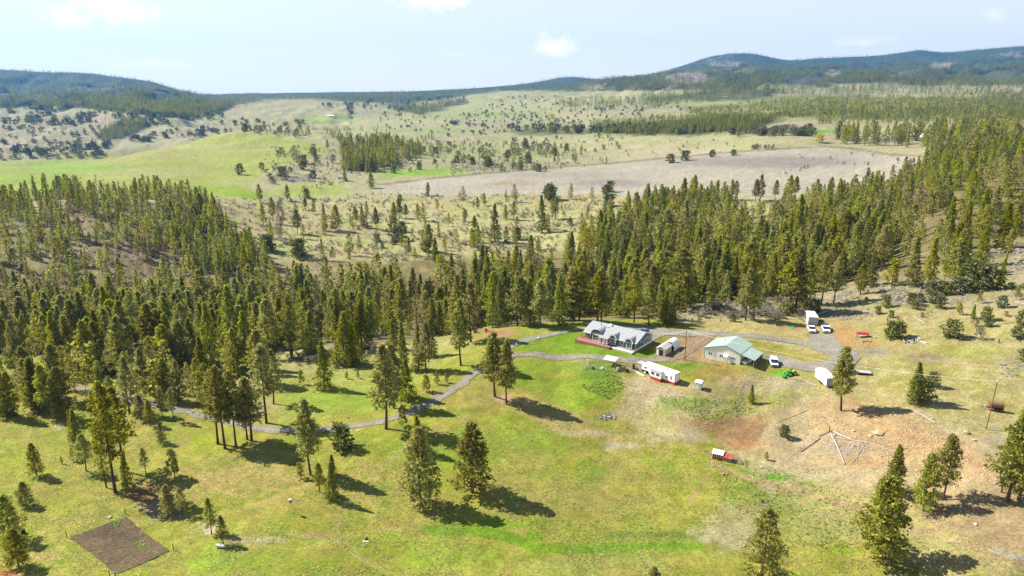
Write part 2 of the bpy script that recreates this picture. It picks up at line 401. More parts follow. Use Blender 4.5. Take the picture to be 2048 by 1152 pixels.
# sage country between meadow and bare field
blob(620, 380, 90, 14, (176, 190, 90), 0.75, near=700, farr=1600)
blob(585, 358, 50, 7, (150, 140, 138), 0.8, near=700, farr=1600)
blob(840, 346, 90, 8, (150, 196, 60), 0.9, near=800, farr=1600)
blob(1045, 318, 30, 5, (140, 192, 60), 0.8, near=900, farr=1600)
paint([(750, 366), (800, 352), (960, 340), (920, 330), (860, 336), (780, 350), (735, 362)], (160, 188, 78), 3, 4, .8, near=700, farr=1700)
blob(1000, 330, 140, 16, (176, 170, 140), .6, near=900, farr=1700)
blob(900, 300, 200, 18, (188, 192, 132), .6, near=900, farr=1900)
# pale and bare fields
paint([(1035, 276), (1200, 270), (1380, 272), (1560, 276), (1640, 284), (1600, 292), (1440, 304), (1345, 318), (1240, 322), (1150, 300)], (200, 196, 150), 3, 4, .95, near=900, farr=1900)
blob(1320, 305, 130, 13, (206, 192, 164), .85, near=900, farr=1900)
blob(1520, 290, 80, 6, (182, 190, 130), .6, near=900, farr=1900)
paint([(745, 372), (900, 354), (1060, 340), (1250, 325), (1450, 306), (1640, 294), (1700, 298), (1780, 309), (1860, 314), (1840, 345), (1700, 385), (1560, 404), (1400, 402), (1180, 402), (1100, 390), (1000, 388), (850, 390), (770, 384)], (204, 196, 178), 3, 3, 1, near=560, farr=1500)
blob(1530, 324, 210, 13, (164, 158, 152), .85, near=700, farr=1500, rag=.5)
blob(1220, 366, 90, 10, (160, 150, 148), .7, near=560, farr=1500, rag=1.0)
blob(1150, 350, 160, 8, (178, 168, 156), .6, near=560, farr=1500, rag=1.0)
blob(1030, 368, 60, 4, (190, 160, 110), .6, near=560, farr=1500)
streak([(745, 371), (900, 353), (1060, 339), (1250, 324), (1450, 305), (1640, 292.5)], 2.8, (132, 110, 88), 1.4, 1.4, .75, near=560, farr=1800)
streak([(1640, 292.5), (1700, 297), (1780, 309), (1860, 313)], 2.8, (140, 104, 82), 1.4, 1.4, .75, near=560, farr=1800)
# right far benches with young trees
for (pp) in ([(1180, 250), (1330, 238), (1500, 230), (1570, 238), (1500, 264), (1330, 270), (1180, 268)], [(1000, 258), (1300, 257), (1420, 264), (1380, 272), (1040, 270)], [(1280, 198), (1470, 180), (1560, 180), (1540, 194), (1480, 202), (1300, 213)], [(840, 234), (935, 206), (930, 198), (860, 213), (780, 215)]):
    paint(pp, (106, 112, 66), 3, 6, .85, near=1000)
paint([(1640, 252), (1760, 246), (2300, 240), (2300, 262), (1900, 262), (1700, 262)], (196, 192, 146), 4, 4, .8, near=800, farr=3000)
paint([(1360, 215), (1600, 196), (2300, 180), (2300, 232), (1750, 240), (1560, 236), (1400, 232)], (142, 146, 56), 5, 8, .95, near=900, farr=4000)
blob(1620, 262, 60, 4, (120, 186, 60), .85, near=800, farr=3000)
blob(1980, 285, 50, 4, (150, 190, 70), .8, near=500, farr=2000)
for (u, v, su, sv, c) in [(1000, 230, 180, 10, (176, 184, 118)), (900, 262, 120, 7, (172, 182, 112)), (1150, 232, 60, 6, (206, 194, 160)), (760, 300, 50, 10, (178, 186, 110)), (1380, 205, 120, 5, (186, 190, 130)), (1500, 222, 80, 4, (196, 190, 136)), (1750, 215, 90, 5, (176, 170, 96)), (1900, 225, 90, 5, (112, 118, 50)), (1600, 228, 70, 4, (116, 120, 54)), (1850, 190, 140, 4, (196, 190, 136)), (2000, 205, 80, 5, (120, 122, 52)), (1700, 195, 90, 4, (140, 142, 64))]:
    blob(u, v, su, sv, c, .75, near=900, farr=6000, rag=.9)
# --- sage hillside in the middle
mid = (YY > 430) & (YY < 760)
hill = poly_mask([(430, 395), (760, 385), (1250, 392), (1560, 400), (1700, 395), (1660, 440), (1500, 480), (1200, 500), (900, 520), (640, 530), (520, 510), (440, 440)], 8, 10) * mid
mixc(hill, alb(208, 202, 150))
mixc(hill * sstep(0.45, 0.62, n2), alb(184, 188, 112), .7)
mixc(hill * sstep(0.52, 0.66, n3), alb(196, 178, 138), .7)
mixc(hill * sstep(0.60, 0.68, fbm(XX / 4, YY / 8, 3, 33)), alb(156, 142, 124), .75)
streak([(562, 398), (556, 412), (566, 425), (562, 445), (560, 470)], 7, (96, 62, 48), 2, 3, .9, near=430, farr=800)
streak([(640, 470), (720, 468), (780, 470), (800, 461)], 4, (150, 140, 118), 2, 2, .6, near=430, farr=800)
# --- forest floor of the ravine and knoll
ff = poly_mask([(-300, 405), (60, 420), (170, 405), (400, 412), (520, 520), (640, 530), (1200, 505), (1300, 470), (1500, 450), (1700, 420), (1850, 330), (2300, 280), (2300, 500), (2048, 505), (1950, 548), (1800, 562), (1650, 590), (1500, 632), (1200, 642), (1000, 652), (900, 670), (800, 690), (720, 705), (600, 690), (460, 735), (300, 705), (0, 716), (-300, 716)], 5, 8) * (YY > 225)
mixc(ff, alb(150, 136, 98), .95)
mixc(ff * sstep(.5, .65, n2), alb(186, 176, 118), .75)
mixc(ff * sstep(.55, .7, n1), alb(112, 98, 74), .6)
for (u, v, su, sv, c) in [(110, 455, 110, 26, (176, 158, 124)), (100, 505, 70, 18, (190, 178, 140)), (300, 505, 90, 30, (172, 150, 126)), (360, 470, 60, 14, (176, 164, 110)), (590, 560, 60, 40, (184, 170, 130)), (1380, 440, 60, 14, (190, 174, 146)), (1700, 500, 120, 20, (170, 160, 110)), (1900, 520, 60, 16, (166, 156, 118))]:
    blob(u, v, su, sv, c, .85, near=300, farr=720)
blob(200, 700, 130, 40, (190, 176, 136), .8, near=225, farr=300)
# right ridge (rocks and dry grass)
rr = poly_mask([(1330, 650), (1400, 610), (1560, 600), (1700, 570), (1850, 545), (2300, 480), (2300, 640), (1980, 650), (1800, 660), (1700, 650), (1600, 640), (1480, 645)], 8, 10) * (YY < 330) * (YY > 190)
mixc(rr, alb(206, 192, 150), .9)
mixc(rr * sstep(.5, .62, n1), alb(140, 126, 108), .8)
mixc(rr * sstep(.5, .65, n2), alb(186, 186, 110), .6)
# --- near grass
near_ = sstep(-1, 1, 262 - YY) * (1 - rr) * (1 - ff)
mixc(near_, alb(186, 180, 86))
mixc(near_ * sstep(.42, .62, n2), alb(166, 174, 62), .75)
mixc(near_ * sstep(.45, .6, fbm(XX / 16, YY / 16, 4, 41)), alb(190, 176, 98), .65)
mixc(near_ * sstep(.52, .7, fbm(XX / 5, YY / 5, 3, 42)), alb(150, 176, 56), .5)
# dry upper right slopes
paint([(1330, 600), (1560, 640), (2300, 600), (2300, 1152), (1900, 1152), (1620, 1040), (1480, 940), (1440, 820), (1560, 760), (1690, 740), (1560, 690), (1400, 660)], (208, 192, 132), 12, 14, .9, farr=262)
mixc(poly_mask([(1560, 660), (2300, 620), (2300, 860), (1900, 870), (1700, 790), (1720, 700)], 12, 10) * sstep(.42, .6, n2) * (YY < 262), alb(186, 180, 92), .7)
mixc(poly_mask([(1560, 660), (2300, 620), (2300, 860), (1900, 870), (1700, 790), (1720, 700)], 12, 10) * sstep(.5, .68, n1) * (YY < 262), alb(206, 196, 150), .55)
blob(1950, 705, 120, 8, (170, 184, 74), .6, farr=262)
# hillside under the firs at the left of the lawn
paint([(500, 700), (600, 690), (740, 700), (900, 670), (960, 690), (860, 740), (780, 790), (560, 770), (440, 800), (380, 740)], (192, 186, 122), 8, 10, .8, farr=275)
paint([(560, 760), (700, 735), (860, 760), (760, 825), (620, 845), (540, 850)], (182, 188, 92), 10, 8, .8, farr=262)
blob(690, 800, 110, 22, (158, 186, 62), .7, farr=262)
paint([(300, 720), (470, 735), (560, 820), (480, 850), (380, 790), (240, 760), (120, 735)], (188, 172, 126), 8, 12, .75, farr=275)
# green lawn round the house
G = [(1040, 690), (1100, 665), (1160, 655), (1190, 672), (1300, 700), (1318, 706), (1312, 716), (1250, 720), (1180, 708), (1040, 703), (1020, 700)]
paint(G, (140, 176, 52), 2.5, 2, .95, farr=262)
blob(1080, 690, 30, 8, (168, 180, 70), .7, farr=262)
paint([(1010, 720), (1160, 722), (1230, 745), (1245, 775), (1220, 805), (1150, 830), (1080, 790), (1010, 770), (990, 740)], (152, 180, 58), 8, 10, .8, farr=262)
blob(1120, 752, 45, 12, (180, 172, 80), .7, farr=262)
blob(1060, 790, 60, 12, (186, 176, 84), .6, farr=262)
paint([(1020, 655), (1180, 640), (1340, 648), (1330, 660), (1120, 655), (1010, 672), (960, 670)], (168, 184, 72), 4, 4, .85, farr=275)
for (u, v, su, sv, c, k) in [(940, 900, 120, 30, (158, 180, 62), .7), (1060, 870, 70, 26, (156, 180, 60), .6), (1180, 950, 36, 22, (146, 180, 56), .7), (1110, 895, 70, 14, (150, 178, 60), .6), (960, 1050, 180, 12, (140, 174, 52), .7),
                             (1200, 1000, 160, 26, (186, 170, 100), .6), (1280, 960, 120, 20, (182, 168, 96), .6), (400, 970, 130, 26, (192, 172, 104), .8), (520, 950, 160, 26, (194, 174, 108), .8), (640, 1000, 130, 26, (190, 176, 92), .7),
                             (860, 1000, 60, 12, (206, 178, 118), .7), (780, 1045, 30, 12, (200, 160, 104), .6), (620, 1072, 34, 7, (206, 190, 150), .95), (540, 1078, 48, 7, (210, 200, 160), .9), (640, 1068, 40, 10, (176, 150, 88), .7),
                             (1010, 800, 42, 11, (214, 178, 138), .95), (60, 940, 80, 30, (176, 184, 68), .7), (120, 1010, 100, 22, (180, 184, 70), .6), (400, 880, 26, 14, (156, 188, 36), .9), (420, 890, 60, 20, (178, 182, 70), .7),
                             (1300, 1090, 180, 40, (164, 176, 76), .7), (1150, 1130, 200, 26, (180, 184, 98), .7), (900, 1110, 120, 26, (160, 182, 62), .7), (560, 1130, 160, 26, (150, 176, 56), .6), (420, 1110, 60, 30, (156, 180, 64), .6),
                             (1350, 1070, 120, 8, (110, 130, 60), .6), (1290, 1092, 90, 4, (120, 160, 40), .7), (1170, 1098, 50, 5, (120, 160, 40), .7), (1070, 1072, 28, 14, (120, 168, 34), .8), (1040, 1080, 60, 8, (120, 168, 34), .6)]:
    blob(u, v, su, sv, c, k, farr=262)
paint([(1010, 800), (1080, 802), (1160, 830), (1200, 860), (1300, 872), (1270, 884), (1160, 872), (1080, 850)], (196, 172, 118), 6, 8, .7, farr=262)
blob(1240, 893, 42, 7, (206, 196, 160), .9, farr=262)
blob(1210, 889, 18, 5, (200, 170, 150), .8, farr=262)
# creek line bright green
streak([(850, 1062), (980, 1066), (1030, 1078), (1060, 1095), (1100, 1098), (1240, 1096), (1330, 1092), (1400, 1090)], 16, (124, 172, 34), 4, 12, .8, farr=262)
# bank below the trailer
bank = poly_mask([(1140, 715), (1240, 748), (1330, 775), (1420, 775), (1500, 740), (1600, 770), (1700, 800), (1640, 850), (1520, 800), (1480, 830), (1400, 835), (1420, 880), (1300, 880), (1220, 830), (1250, 790), (1240, 760), (1160, 735)], 6, 8) * (YY < 262)
mixc(bank, alb(208, 192, 140), .95)
mixc(bank * sstep(.46, .6, n1), alb(166, 166, 88), .6)
mixc(bank * sstep(.52, .66, n2), alb(206, 190, 156), .8)
for (u, v, su, sv, c, k) in [(1290, 775, 45, 26, (214, 192, 156), .95), (1320, 800, 50, 14, (214, 196, 164), .8), (1200, 745, 46, 18, (120, 160, 56), .8), (1150, 728, 40, 7, (150, 170, 80), .6), (1370, 808, 50, 12, (126, 166, 52), .7), (1440, 750, 50, 20, (190, 160, 96), .8),
                             (1370, 728, 34, 9, (128, 174, 40), .9), (1430, 775, 60, 14, (206, 184, 140), .8), (1560, 745, 20, 5, (130, 182, 40), .9), (1500, 800, 60, 16, (176, 168, 84), .7), (1430, 780, 40, 8, (160, 170, 70), .5),
                             (1455, 848, 68, 26, (180, 144, 104), .8), (1420, 845, 50, 14, (180, 142, 98), .8), (1490, 872, 44, 22, (206, 156, 104), .9), (1180, 868, 50, 6, (206, 190, 150), .6), (1330, 870, 50, 12, (206, 196, 150), .7),
                             (1580, 880, 110, 40, (204, 186, 140), .9), (1640, 940, 120, 36, (206, 194, 156), .85), (1750, 960, 90, 26, (206, 184, 148), .8), (1600, 790, 50, 12, (184, 182, 120), .6), (1560, 800, 60, 14, (170, 176, 90), .6)]:
    blob(u, v, su, sv, c, k, farr=262)
# right foreground: coarse grass, rubble soil, tracks
for (u, v, su, sv, c, k) in [(1700, 830, 90, 26, (208, 176, 130), .9), (1760, 870, 110, 34, (208, 176, 130), .9), (1860, 900, 110, 30, (208, 178, 134), .9), (1940, 940, 80, 26, (210, 176, 130), .85), (1700, 900, 80, 16, (202, 178, 150), .8),
                             (1720, 920, 50, 14, (216, 160, 110), .9), (1830, 960, 110, 34, (200, 176, 138), .8), (1950, 1000, 110, 40, (186, 160, 122), .8), (2000, 1080, 70, 26, (190, 160, 124), .8), (1800, 835, 60, 14, (206, 180, 140), .8),
                             (1560, 1000, 110, 34, (172, 178, 98), .7), (1480, 1080, 60, 30, (200, 190, 146), .8), (1450, 1060, 40, 20, (196, 190, 140), .7), (1540, 975, 60, 14, (204, 196, 160), .7), (1640, 1060, 90, 30, (176, 178, 104), .7), (1690, 1100, 50, 12, (150, 172, 48), .8),
                             (1560, 955, 46, 7, (118, 180, 30), .9), (1610, 965, 30, 4, (118, 180, 30), .8), (1480, 945, 26, 8, (120, 176, 34), .8), (1500, 975, 26, 16, (130, 176, 50), .6), (1470, 990, 14, 20, (130, 176, 50), .6), (1850, 1080, 130, 26, (180, 176, 110), .7), (1960, 880, 60, 10, (196, 184, 152), .8), (1990, 900, 60, 14, (176, 162, 140), .7),
                             (1900, 850, 90, 12, (206, 194, 150), .7), (1400, 720, 60, 7, (206, 176, 130), .85), (1365, 690, 20, 12, (210, 172, 120), .9), (1340, 678, 30, 6, (206, 160, 96), .8), (1330, 675, 12, 4, (120, 178, 40), .8)]:
    blob(u, v, su, sv, c, k, farr=262)
# yard of bare earth and gravel round the shop
paint([(1330, 668), (1420, 668), (1440, 690), (1400, 712), (1380, 722), (1330, 722), (1310, 712), (1330, 700), (1345, 685)], (190, 158, 122), 4, 4, .95, farr=262)
paint([(1500, 690), (1600, 706), (1655, 716), (1655, 724), (1610, 724), (1540, 705), (1500, 700)], (190, 178, 92), 4, 4, .9, farr=262)
blob(1610, 660, 90, 8, (204, 186, 130), .5, farr=262)
blob(1580, 655, 40, 8, (206, 164, 110), .8, farr=262)
blob(1690, 665, 24, 22, (208, 164, 112), .85, farr=262)
blob(1730, 690, 50, 9, (206, 166, 112), .9, farr=262)
blob(1850, 714, 46, 10, (178, 158, 124), .95, farr=262, rag=.6)
blob(1745, 703, 36, 10, (176, 166, 148), .9, farr=262, rag=.6)
blob(2030, 720, 46, 16, (196, 182, 140), .8, farr=262)
paint([(1590, 795), (1690, 788), (1800, 826), (1880, 848), (1990, 898), (2060, 945), (2060, 1010), (1900, 1010), (1800, 985), (1700, 965), (1630, 945), (1550, 930), (1510, 860)], (214, 192, 150), 10, 12, .85, farr=262)
paint([(1635, 800), (1720, 798), (1850, 846), (1960, 905), (2000, 955), (1920, 965), (1780, 915), (1690, 885), (1615, 842)], (216, 184, 136), 8, 10, .85, farr=262)
blob(1730, 925, 60, 14, (212, 170, 126), .8, farr=262)
blob(1700, 895, 60, 14, (196, 178, 158), .8, farr=262)
paint([(1850, 985), (2060, 975), (2060, 1110), (1960, 1080), (1840, 1040)], (196, 170, 130), 10, 10, .8, farr=262)
paint([(1385, 850), (1435, 832), (1520, 830), (1536, 850), (1510, 885), (1490, 902), (1440, 882)], (186, 150, 108), 4, 6, .9, farr=262)
blob(1495, 885, 26, 10, (208, 160, 110), .8, farr=262)
paint([(1440, 1010), (1540, 1000), (1560, 1060), (1440, 1080), (1380, 1060)], (200, 188, 142), 8, 14, .6, farr=262)
# worn tracks
for pts, w, c, k in [([(1310, 872), (1400, 896), (1425, 915), (1418, 950), (1380, 1000)], 7, (200, 170, 118), .6), ([(1420, 925), (1520, 965), (1600, 985), (1700, 1010), (1820, 1058), (1940, 1090), (2060, 1135)], 9, (206, 178, 134), .8),
                     ([(1700, 795), (1780, 860), (1860, 890), (1960, 930), (2060, 960)], 10, (212, 170, 122), .6), ([(1820, 1066), (1960, 1046), (2060, 1040)], 5, (204, 176, 132), .7), ([(1980, 1098), (2060, 1122)], 9, (206, 196, 176), .8),
                     ([(665, 1078), (680, 1030), (720, 980), (780, 920), (830, 885)], 12, (198, 182, 110), .5), ([(512, 1090), (600, 1100), (660, 1076)], 6, (196, 188, 104), .5), ([(672, 1080), (700, 1105), (760, 1140), (800, 1165)], 3, (206, 200, 120), .7), ([(684, 1080), (720, 1110), (790, 1150), (810, 1165)], 3, (206, 200, 120), .7),
                     ([(360, 930), (430, 975), (500, 1000)], 6, (206, 176, 116), .6), ([(512, 1010), (600, 975), (690, 955), (740, 930)], 8, (200, 178, 116), .6), ([(670, 1078), (760, 1060), (800, 1057)], 3, (204, 192, 110), .6),
                     ([(820, 1080), (870, 1120), (890, 1165)], 2.5, (196, 196, 110), .5), ([(845, 1080), (885, 1120), (905, 1165)], 2.5, (196, 196, 110), .5), ([(60, 1050), (110, 1080), (140, 1110)], 5, (192, 184, 110), .6)]:
    streak(pts, w, c, 2, 2.2, min(1, k * 1.45), farr=262)
blob(330, 1020, 40, 26, (196, 178, 140), .95, farr=262)
blob(290, 990, 40, 14, (150, 110, 80), .7, farr=262)
blob(420, 1060, 24, 14, (206, 194, 160), .95, farr=262)
blob(470, 1080, 36, 10, (196, 184, 150), .8, farr=262)
blob(0, 1160, 60, 24, (214, 140, 96), 1.0, farr=262, rag=.3)
blob(90, 1110, 36, 12, (204, 178, 120), .7, farr=262)
blob(1215, 834, 26, 8, (150, 130, 118), .95, farr=262, rag=.6)
blob(70, 830, 14, 7, (150, 112, 76), .9, farr=262, rag=.3)
blob(118, 850, 12, 14, (214, 200, 170), .7, farr=262)
blob(1000, 665, 40, 10, (196, 150, 116), .8, farr=262)
blob(920, 670, 30, 10, (180, 140, 110), .6, farr=275)
paint([(760, 715), (1000, 680), (960, 760), (820, 800), (700, 770)], (176, 184, 74), 8, 8, .5, farr=262)
# all kinds of small unevenness of the sward
spk = hash2(np.floor(XX * 3), np.floor(YY * 3), 5)
C *= ((0.72 + 0.42 * n1) ** np.where(YY < 450, 1.4, 1.0))[..., None]
C *= (0.93 + 0.14 * spk)[..., None]
C *= np.where(YY > 700, .84 + .34 * n3, 1.0)[..., None] * np.array([1, 1, .97])
lum_ = C.mean(-1, keepdims=True)
C = lum_ + (C - lum_) * np.where(YY < 300, 1.03, 1.12)[..., None]
C = np.clip(C, 0.008, 0.8)

# ------------------------------------------------------------------ materials
def mat(name, color=(0.5, 0.5, 0.5), rough=0.7, metal=0.0, spec=0.35, noise=None, bump=None):
    """noise = (scale, amount); bump = (scale, strength)"""
    m = bpy.data.materials.new(name); m.use_nodes = True
    nt = m.node_tree; b = nt.nodes['Principled BSDF']
    b.inputs['Base Color'].default_value = (*color, 1); b.inputs['Roughness'].default_value = rough
    b.inputs['Metallic'].default_value = metal; b.inputs['Specular IOR Level'].default_value = spec
    if noise:
        tx = nt.nodes.new('ShaderNodeTexCoord'); n = nt.nodes.new('ShaderNodeTexNoise'); n.inputs['Scale'].default_value = noise[0]; n.inputs['Detail'].default_value = 4
        mp = nt.nodes.new('ShaderNodeMapRange'); mp.inputs['From Min'].default_value = .3; mp.inputs['From Max'].default_value = .7
        mp.inputs['To Min'].default_value = 1 - noise[1]; mp.inputs['To Max'].default_value = 1 + noise[1]
        mx = nt.nodes.new('ShaderNodeVectorMath'); mx.operation = 'SCALE'; mx.inputs[0].default_value = color
        nt.links.new(tx.outputs['Object'], n.inputs['Vector']); nt.links.new(n.outputs['Fac'], mp.inputs['Value'])
        nt.links.new(mp.outputs[0], mx.inputs['Scale']); nt.links.new(mx.outputs[0], b.inputs['Base Color'])
    if bump:
        tx = nt.nodes.new('ShaderNodeTexCoord'); n = nt.nodes.new('ShaderNodeTexNoise'); n.inputs['Scale'].default_value = bump[0]
        bp = nt.nodes.new('ShaderNodeBump'); bp.inputs['Strength'].default_value = bump[1]
        nt.links.new(tx.outputs['Object'], n.inputs['Vector']); nt.links.new(n.outputs['Fac'], bp.inputs['Height']); nt.links.new(bp.outputs[0], b.inputs['Normal'])
    return m
def ground_mat():
    m = bpy.data.materials.new('grassland'); m.use_nodes = True
    nt = m.node_tree; b = nt.nodes['Principled BSDF']; b.inputs['Roughness'].default_value = .95; b.inputs['Specular IOR Level'].default_value = .1
    at = nt.nodes.new('ShaderNodeAttribute'); at.attribute_name = 'soil'
    geo = nt.nodes.new('ShaderNodeNewGeometry')
    def noise(scale, det):
        n = nt.nodes.new('ShaderNodeTexNoise'); n.inputs['Scale'].default_value = scale; n.inputs['Detail'].default_value = det; n.inputs['Roughness'].default_value = .65
        nt.links.new(geo.outputs['Position'], n.inputs['Vector']); return n
    def rng_(n, a, z):
        mp = nt.nodes.new('ShaderNodeMapRange'); mp.inputs['From Min'].default_value = .3; mp.inputs['From Max'].default_value = .7
        mp.inputs['To Min'].default_value = a; mp.inputs['To Max'].default_value = z; nt.links.new(n.outputs['Fac'], mp.inputs['Value']); return mp
    f1 = rng_(noise(1.6, 5), .60, 1.40); f2 = rng_(noise(.12, 4), .9, 1.1)
    mul = nt.nodes.new('ShaderNodeMath'); mul.operation = 'MULTIPLY'; nt.links.new(f1.outputs[0], mul.inputs[0]); nt.links.new(f2.outputs[0], mul.inputs[1])
    sc = nt.nodes.new('ShaderNodeVectorMath'); sc.operation = 'SCALE'; nt.links.new(at.outputs['Color'], sc.inputs[0]); nt.links.new(mul.outputs[0], sc.inputs['Scale'])
    hue = nt.nodes.new('ShaderNodeHueSaturation'); h = rng_(noise(.5, 3), .488, .512); nt.links.new(h.outputs[0], hue.inputs['Hue']); nt.links.new(sc.outputs[0], hue.inputs['Color'])
    nt.links.new(hue.outputs[0], b.inputs['Base Color'])
    bp = nt.nodes.new('ShaderNodeBump'); bp.inputs['Strength'].default_value = .5; bp.inputs['Distance'].default_value = .25
    nt.links.new(noise(2.5, 4).outputs['Fac'], bp.inputs['Height']); nt.links.new(bp.outputs[0], b.inputs['Normal'])
    return m
M_ground = ground_mat()
def grid_mesh(name, X, Y, Z):
    na, ny = X.shape
    me = bpy.data.meshes.new(name)
    co = np.stack([X, Y, Z], -1).reshape(-1, 3).astype(np.float32)
    i = (np.arange(na - 1)[:, None] * ny + np.arange(ny - 1)[None]).ravel()
    q = np.stack([i, i + ny, i + ny + 1, i + 1], 1).astype(np.int32)
    me.vertices.add(len(co)); me.vertices.foreach_set('co', co.ravel())
    me.loops.add(q.size); me.loops.foreach_set('vertex_index', q.ravel())
    me.polygons.add(len(q)); me.polygons.foreach_set('loop_start', np.arange(0, q.size, 4, dtype=np.int32)); me.polygons.foreach_set('loop_total', np.full(len(q), 4, np.int32))
    me.polygons.foreach_set('use_smooth', np.ones(len(q), bool))
    me.update(calc_edges=True)
    return me
gme = grid_mesh('ground', XX, YY, ZZ)
ca_ = gme.color_attributes.new('soil', 'FLOAT_COLOR', 'POINT')
ca_.data.foreach_set('color', np.concatenate([C, np.ones((NA, NY, 1))], -1).astype(np.float32).ravel())
gme.materials.append(M_ground)
ground = bpy.data.objects.new('ground', gme); ground['kind'] = 'structure'; COL.objects.link(ground)
# ------------------------------------------------------------------ things, parts, copies
def thing(name, label, cat, loc=(0, 0, 0), rz=0.0, group=None):
    o = bpy.data.objects.new(name, None); COL.objects.link(o)
    o.location = loc; o.rotation_euler = (0, 0, rz); o.empty_display_size = .5
    o['label'] = label; o['category'] = cat
    if group: o['group'] = group
    return o
def link(name, me, parent=None, m=None):
    o = bpy.data.objects.new(name, me); COL.objects.link(o)
    if m is not None and not me.materials: me.materials.append(m)
    if parent is not None: o.parent = parent
    return o
def copy_tree(o, parent=None):
    c = o.copy(); COL.objects.link(c); c.parent = parent
    for ch in o.children: copy_tree(ch, c)
    return c

# ------------------------------------------------------------------ trees
def foliage_mat(name, c, tr=0.48, var=0.24, hue=0.016):
    m = bpy.data.materials.new(name); m.use_nodes = True
    nt = m.node_tree; nt.nodes.clear()
    out = nt.nodes.new('ShaderNodeOutputMaterial')
    at = nt.nodes.new('ShaderNodeAttribute'); at.attribute_name = 'tone'
    oi = nt.nodes.new('ShaderNodeObjectInfo')
    def mr(src, a, b):
        n = nt.nodes.new('ShaderNodeMapRange'); n.inputs['To Min'].default_value = a; n.inputs['To Max'].default_value = b; nt.links.new(src, n.inputs['Value']); return n.outputs[0]
    v = nt.nodes.new('ShaderNodeMath'); v.operation = 'MULTIPLY'
    nt.links.new(mr(oi.outputs['Random'], 1 - var, 1 + var), v.inputs[0]); nt.links.new(at.outputs['Fac'], v.inputs[1])
    h = nt.nodes.new('ShaderNodeMath'); h.operation = 'MULTIPLY'; h.inputs[1].default_value = 7.31; nt.links.new(oi.outputs['Random'], h.inputs[0])
    fr = nt.nodes.new('ShaderNodeMath'); fr.operation = 'FRACT'; nt.links.new(h.outputs[0], fr.inputs[0])
    hs = nt.nodes.new('ShaderNodeHueSaturation'); hs.inputs['Color'].default_value = (*c, 1)
    nt.links.new(mr(fr.outputs[0], .506 - hue, .506 + hue), hs.inputs['Hue']); nt.links.new(v.outputs[0], hs.inputs['Value'])
    s2 = nt.nodes.new('ShaderNodeMath'); s2.operation = 'MULTIPLY'; s2.inputs[1].default_value = 3.77; nt.links.new(fr.outputs[0], s2.inputs[0])
    f2 = nt.nodes.new('ShaderNodeMath'); f2.operation = 'FRACT'; nt.links.new(s2.outputs[0], f2.inputs[0])
    nt.links.new(mr(f2.outputs[0], .78, 1.08), hs.inputs['Saturation'])
    d = nt.nodes.new('ShaderNodeBsdfDiffuse'); t = nt.nodes.new('ShaderNodeBsdfTranslucent'); mx = nt.nodes.new('ShaderNodeMixShader'); mx.inputs[0].default_value = tr
    nt.links.new(hs.outputs[0], d.inputs[0]); nt.links.new(hs.outputs[0], t.inputs[0])
    nt.links.new(d.outputs[0], mx.inputs[1]); nt.links.new(t.outputs[0], mx.inputs[2]); nt.links.new(mx.outputs[0], out.inputs[0])
    return m
M_pine = foliage_mat('pine_needles', (0.305, 0.282, 0.040))
M_fir = foliage_mat('fir_needles', (0.27, 0.268, 0.020))
M_juni = foliage_mat('juniper_leaves', (0.17, 0.18, 0.05), .25)
M_dead = foliage_mat('rusty_needles', (0.26, 0.13, 0.065), .2)
M_bare = foliage_mat('bare_twigs', (0.16, 0.13, 0.11), .1)
M_yel = foliage_mat('yellow_catkins', (0.55, 0.48, 0.03), .3)
M_bark = mat('pine_bark', (0.085, 0.052, 0.036), .9, noise=(2.5, .45))
M_barkg = mat('grey_bark', (0.16, 0.14, 0.125), .9, noise=(2.5, .35))

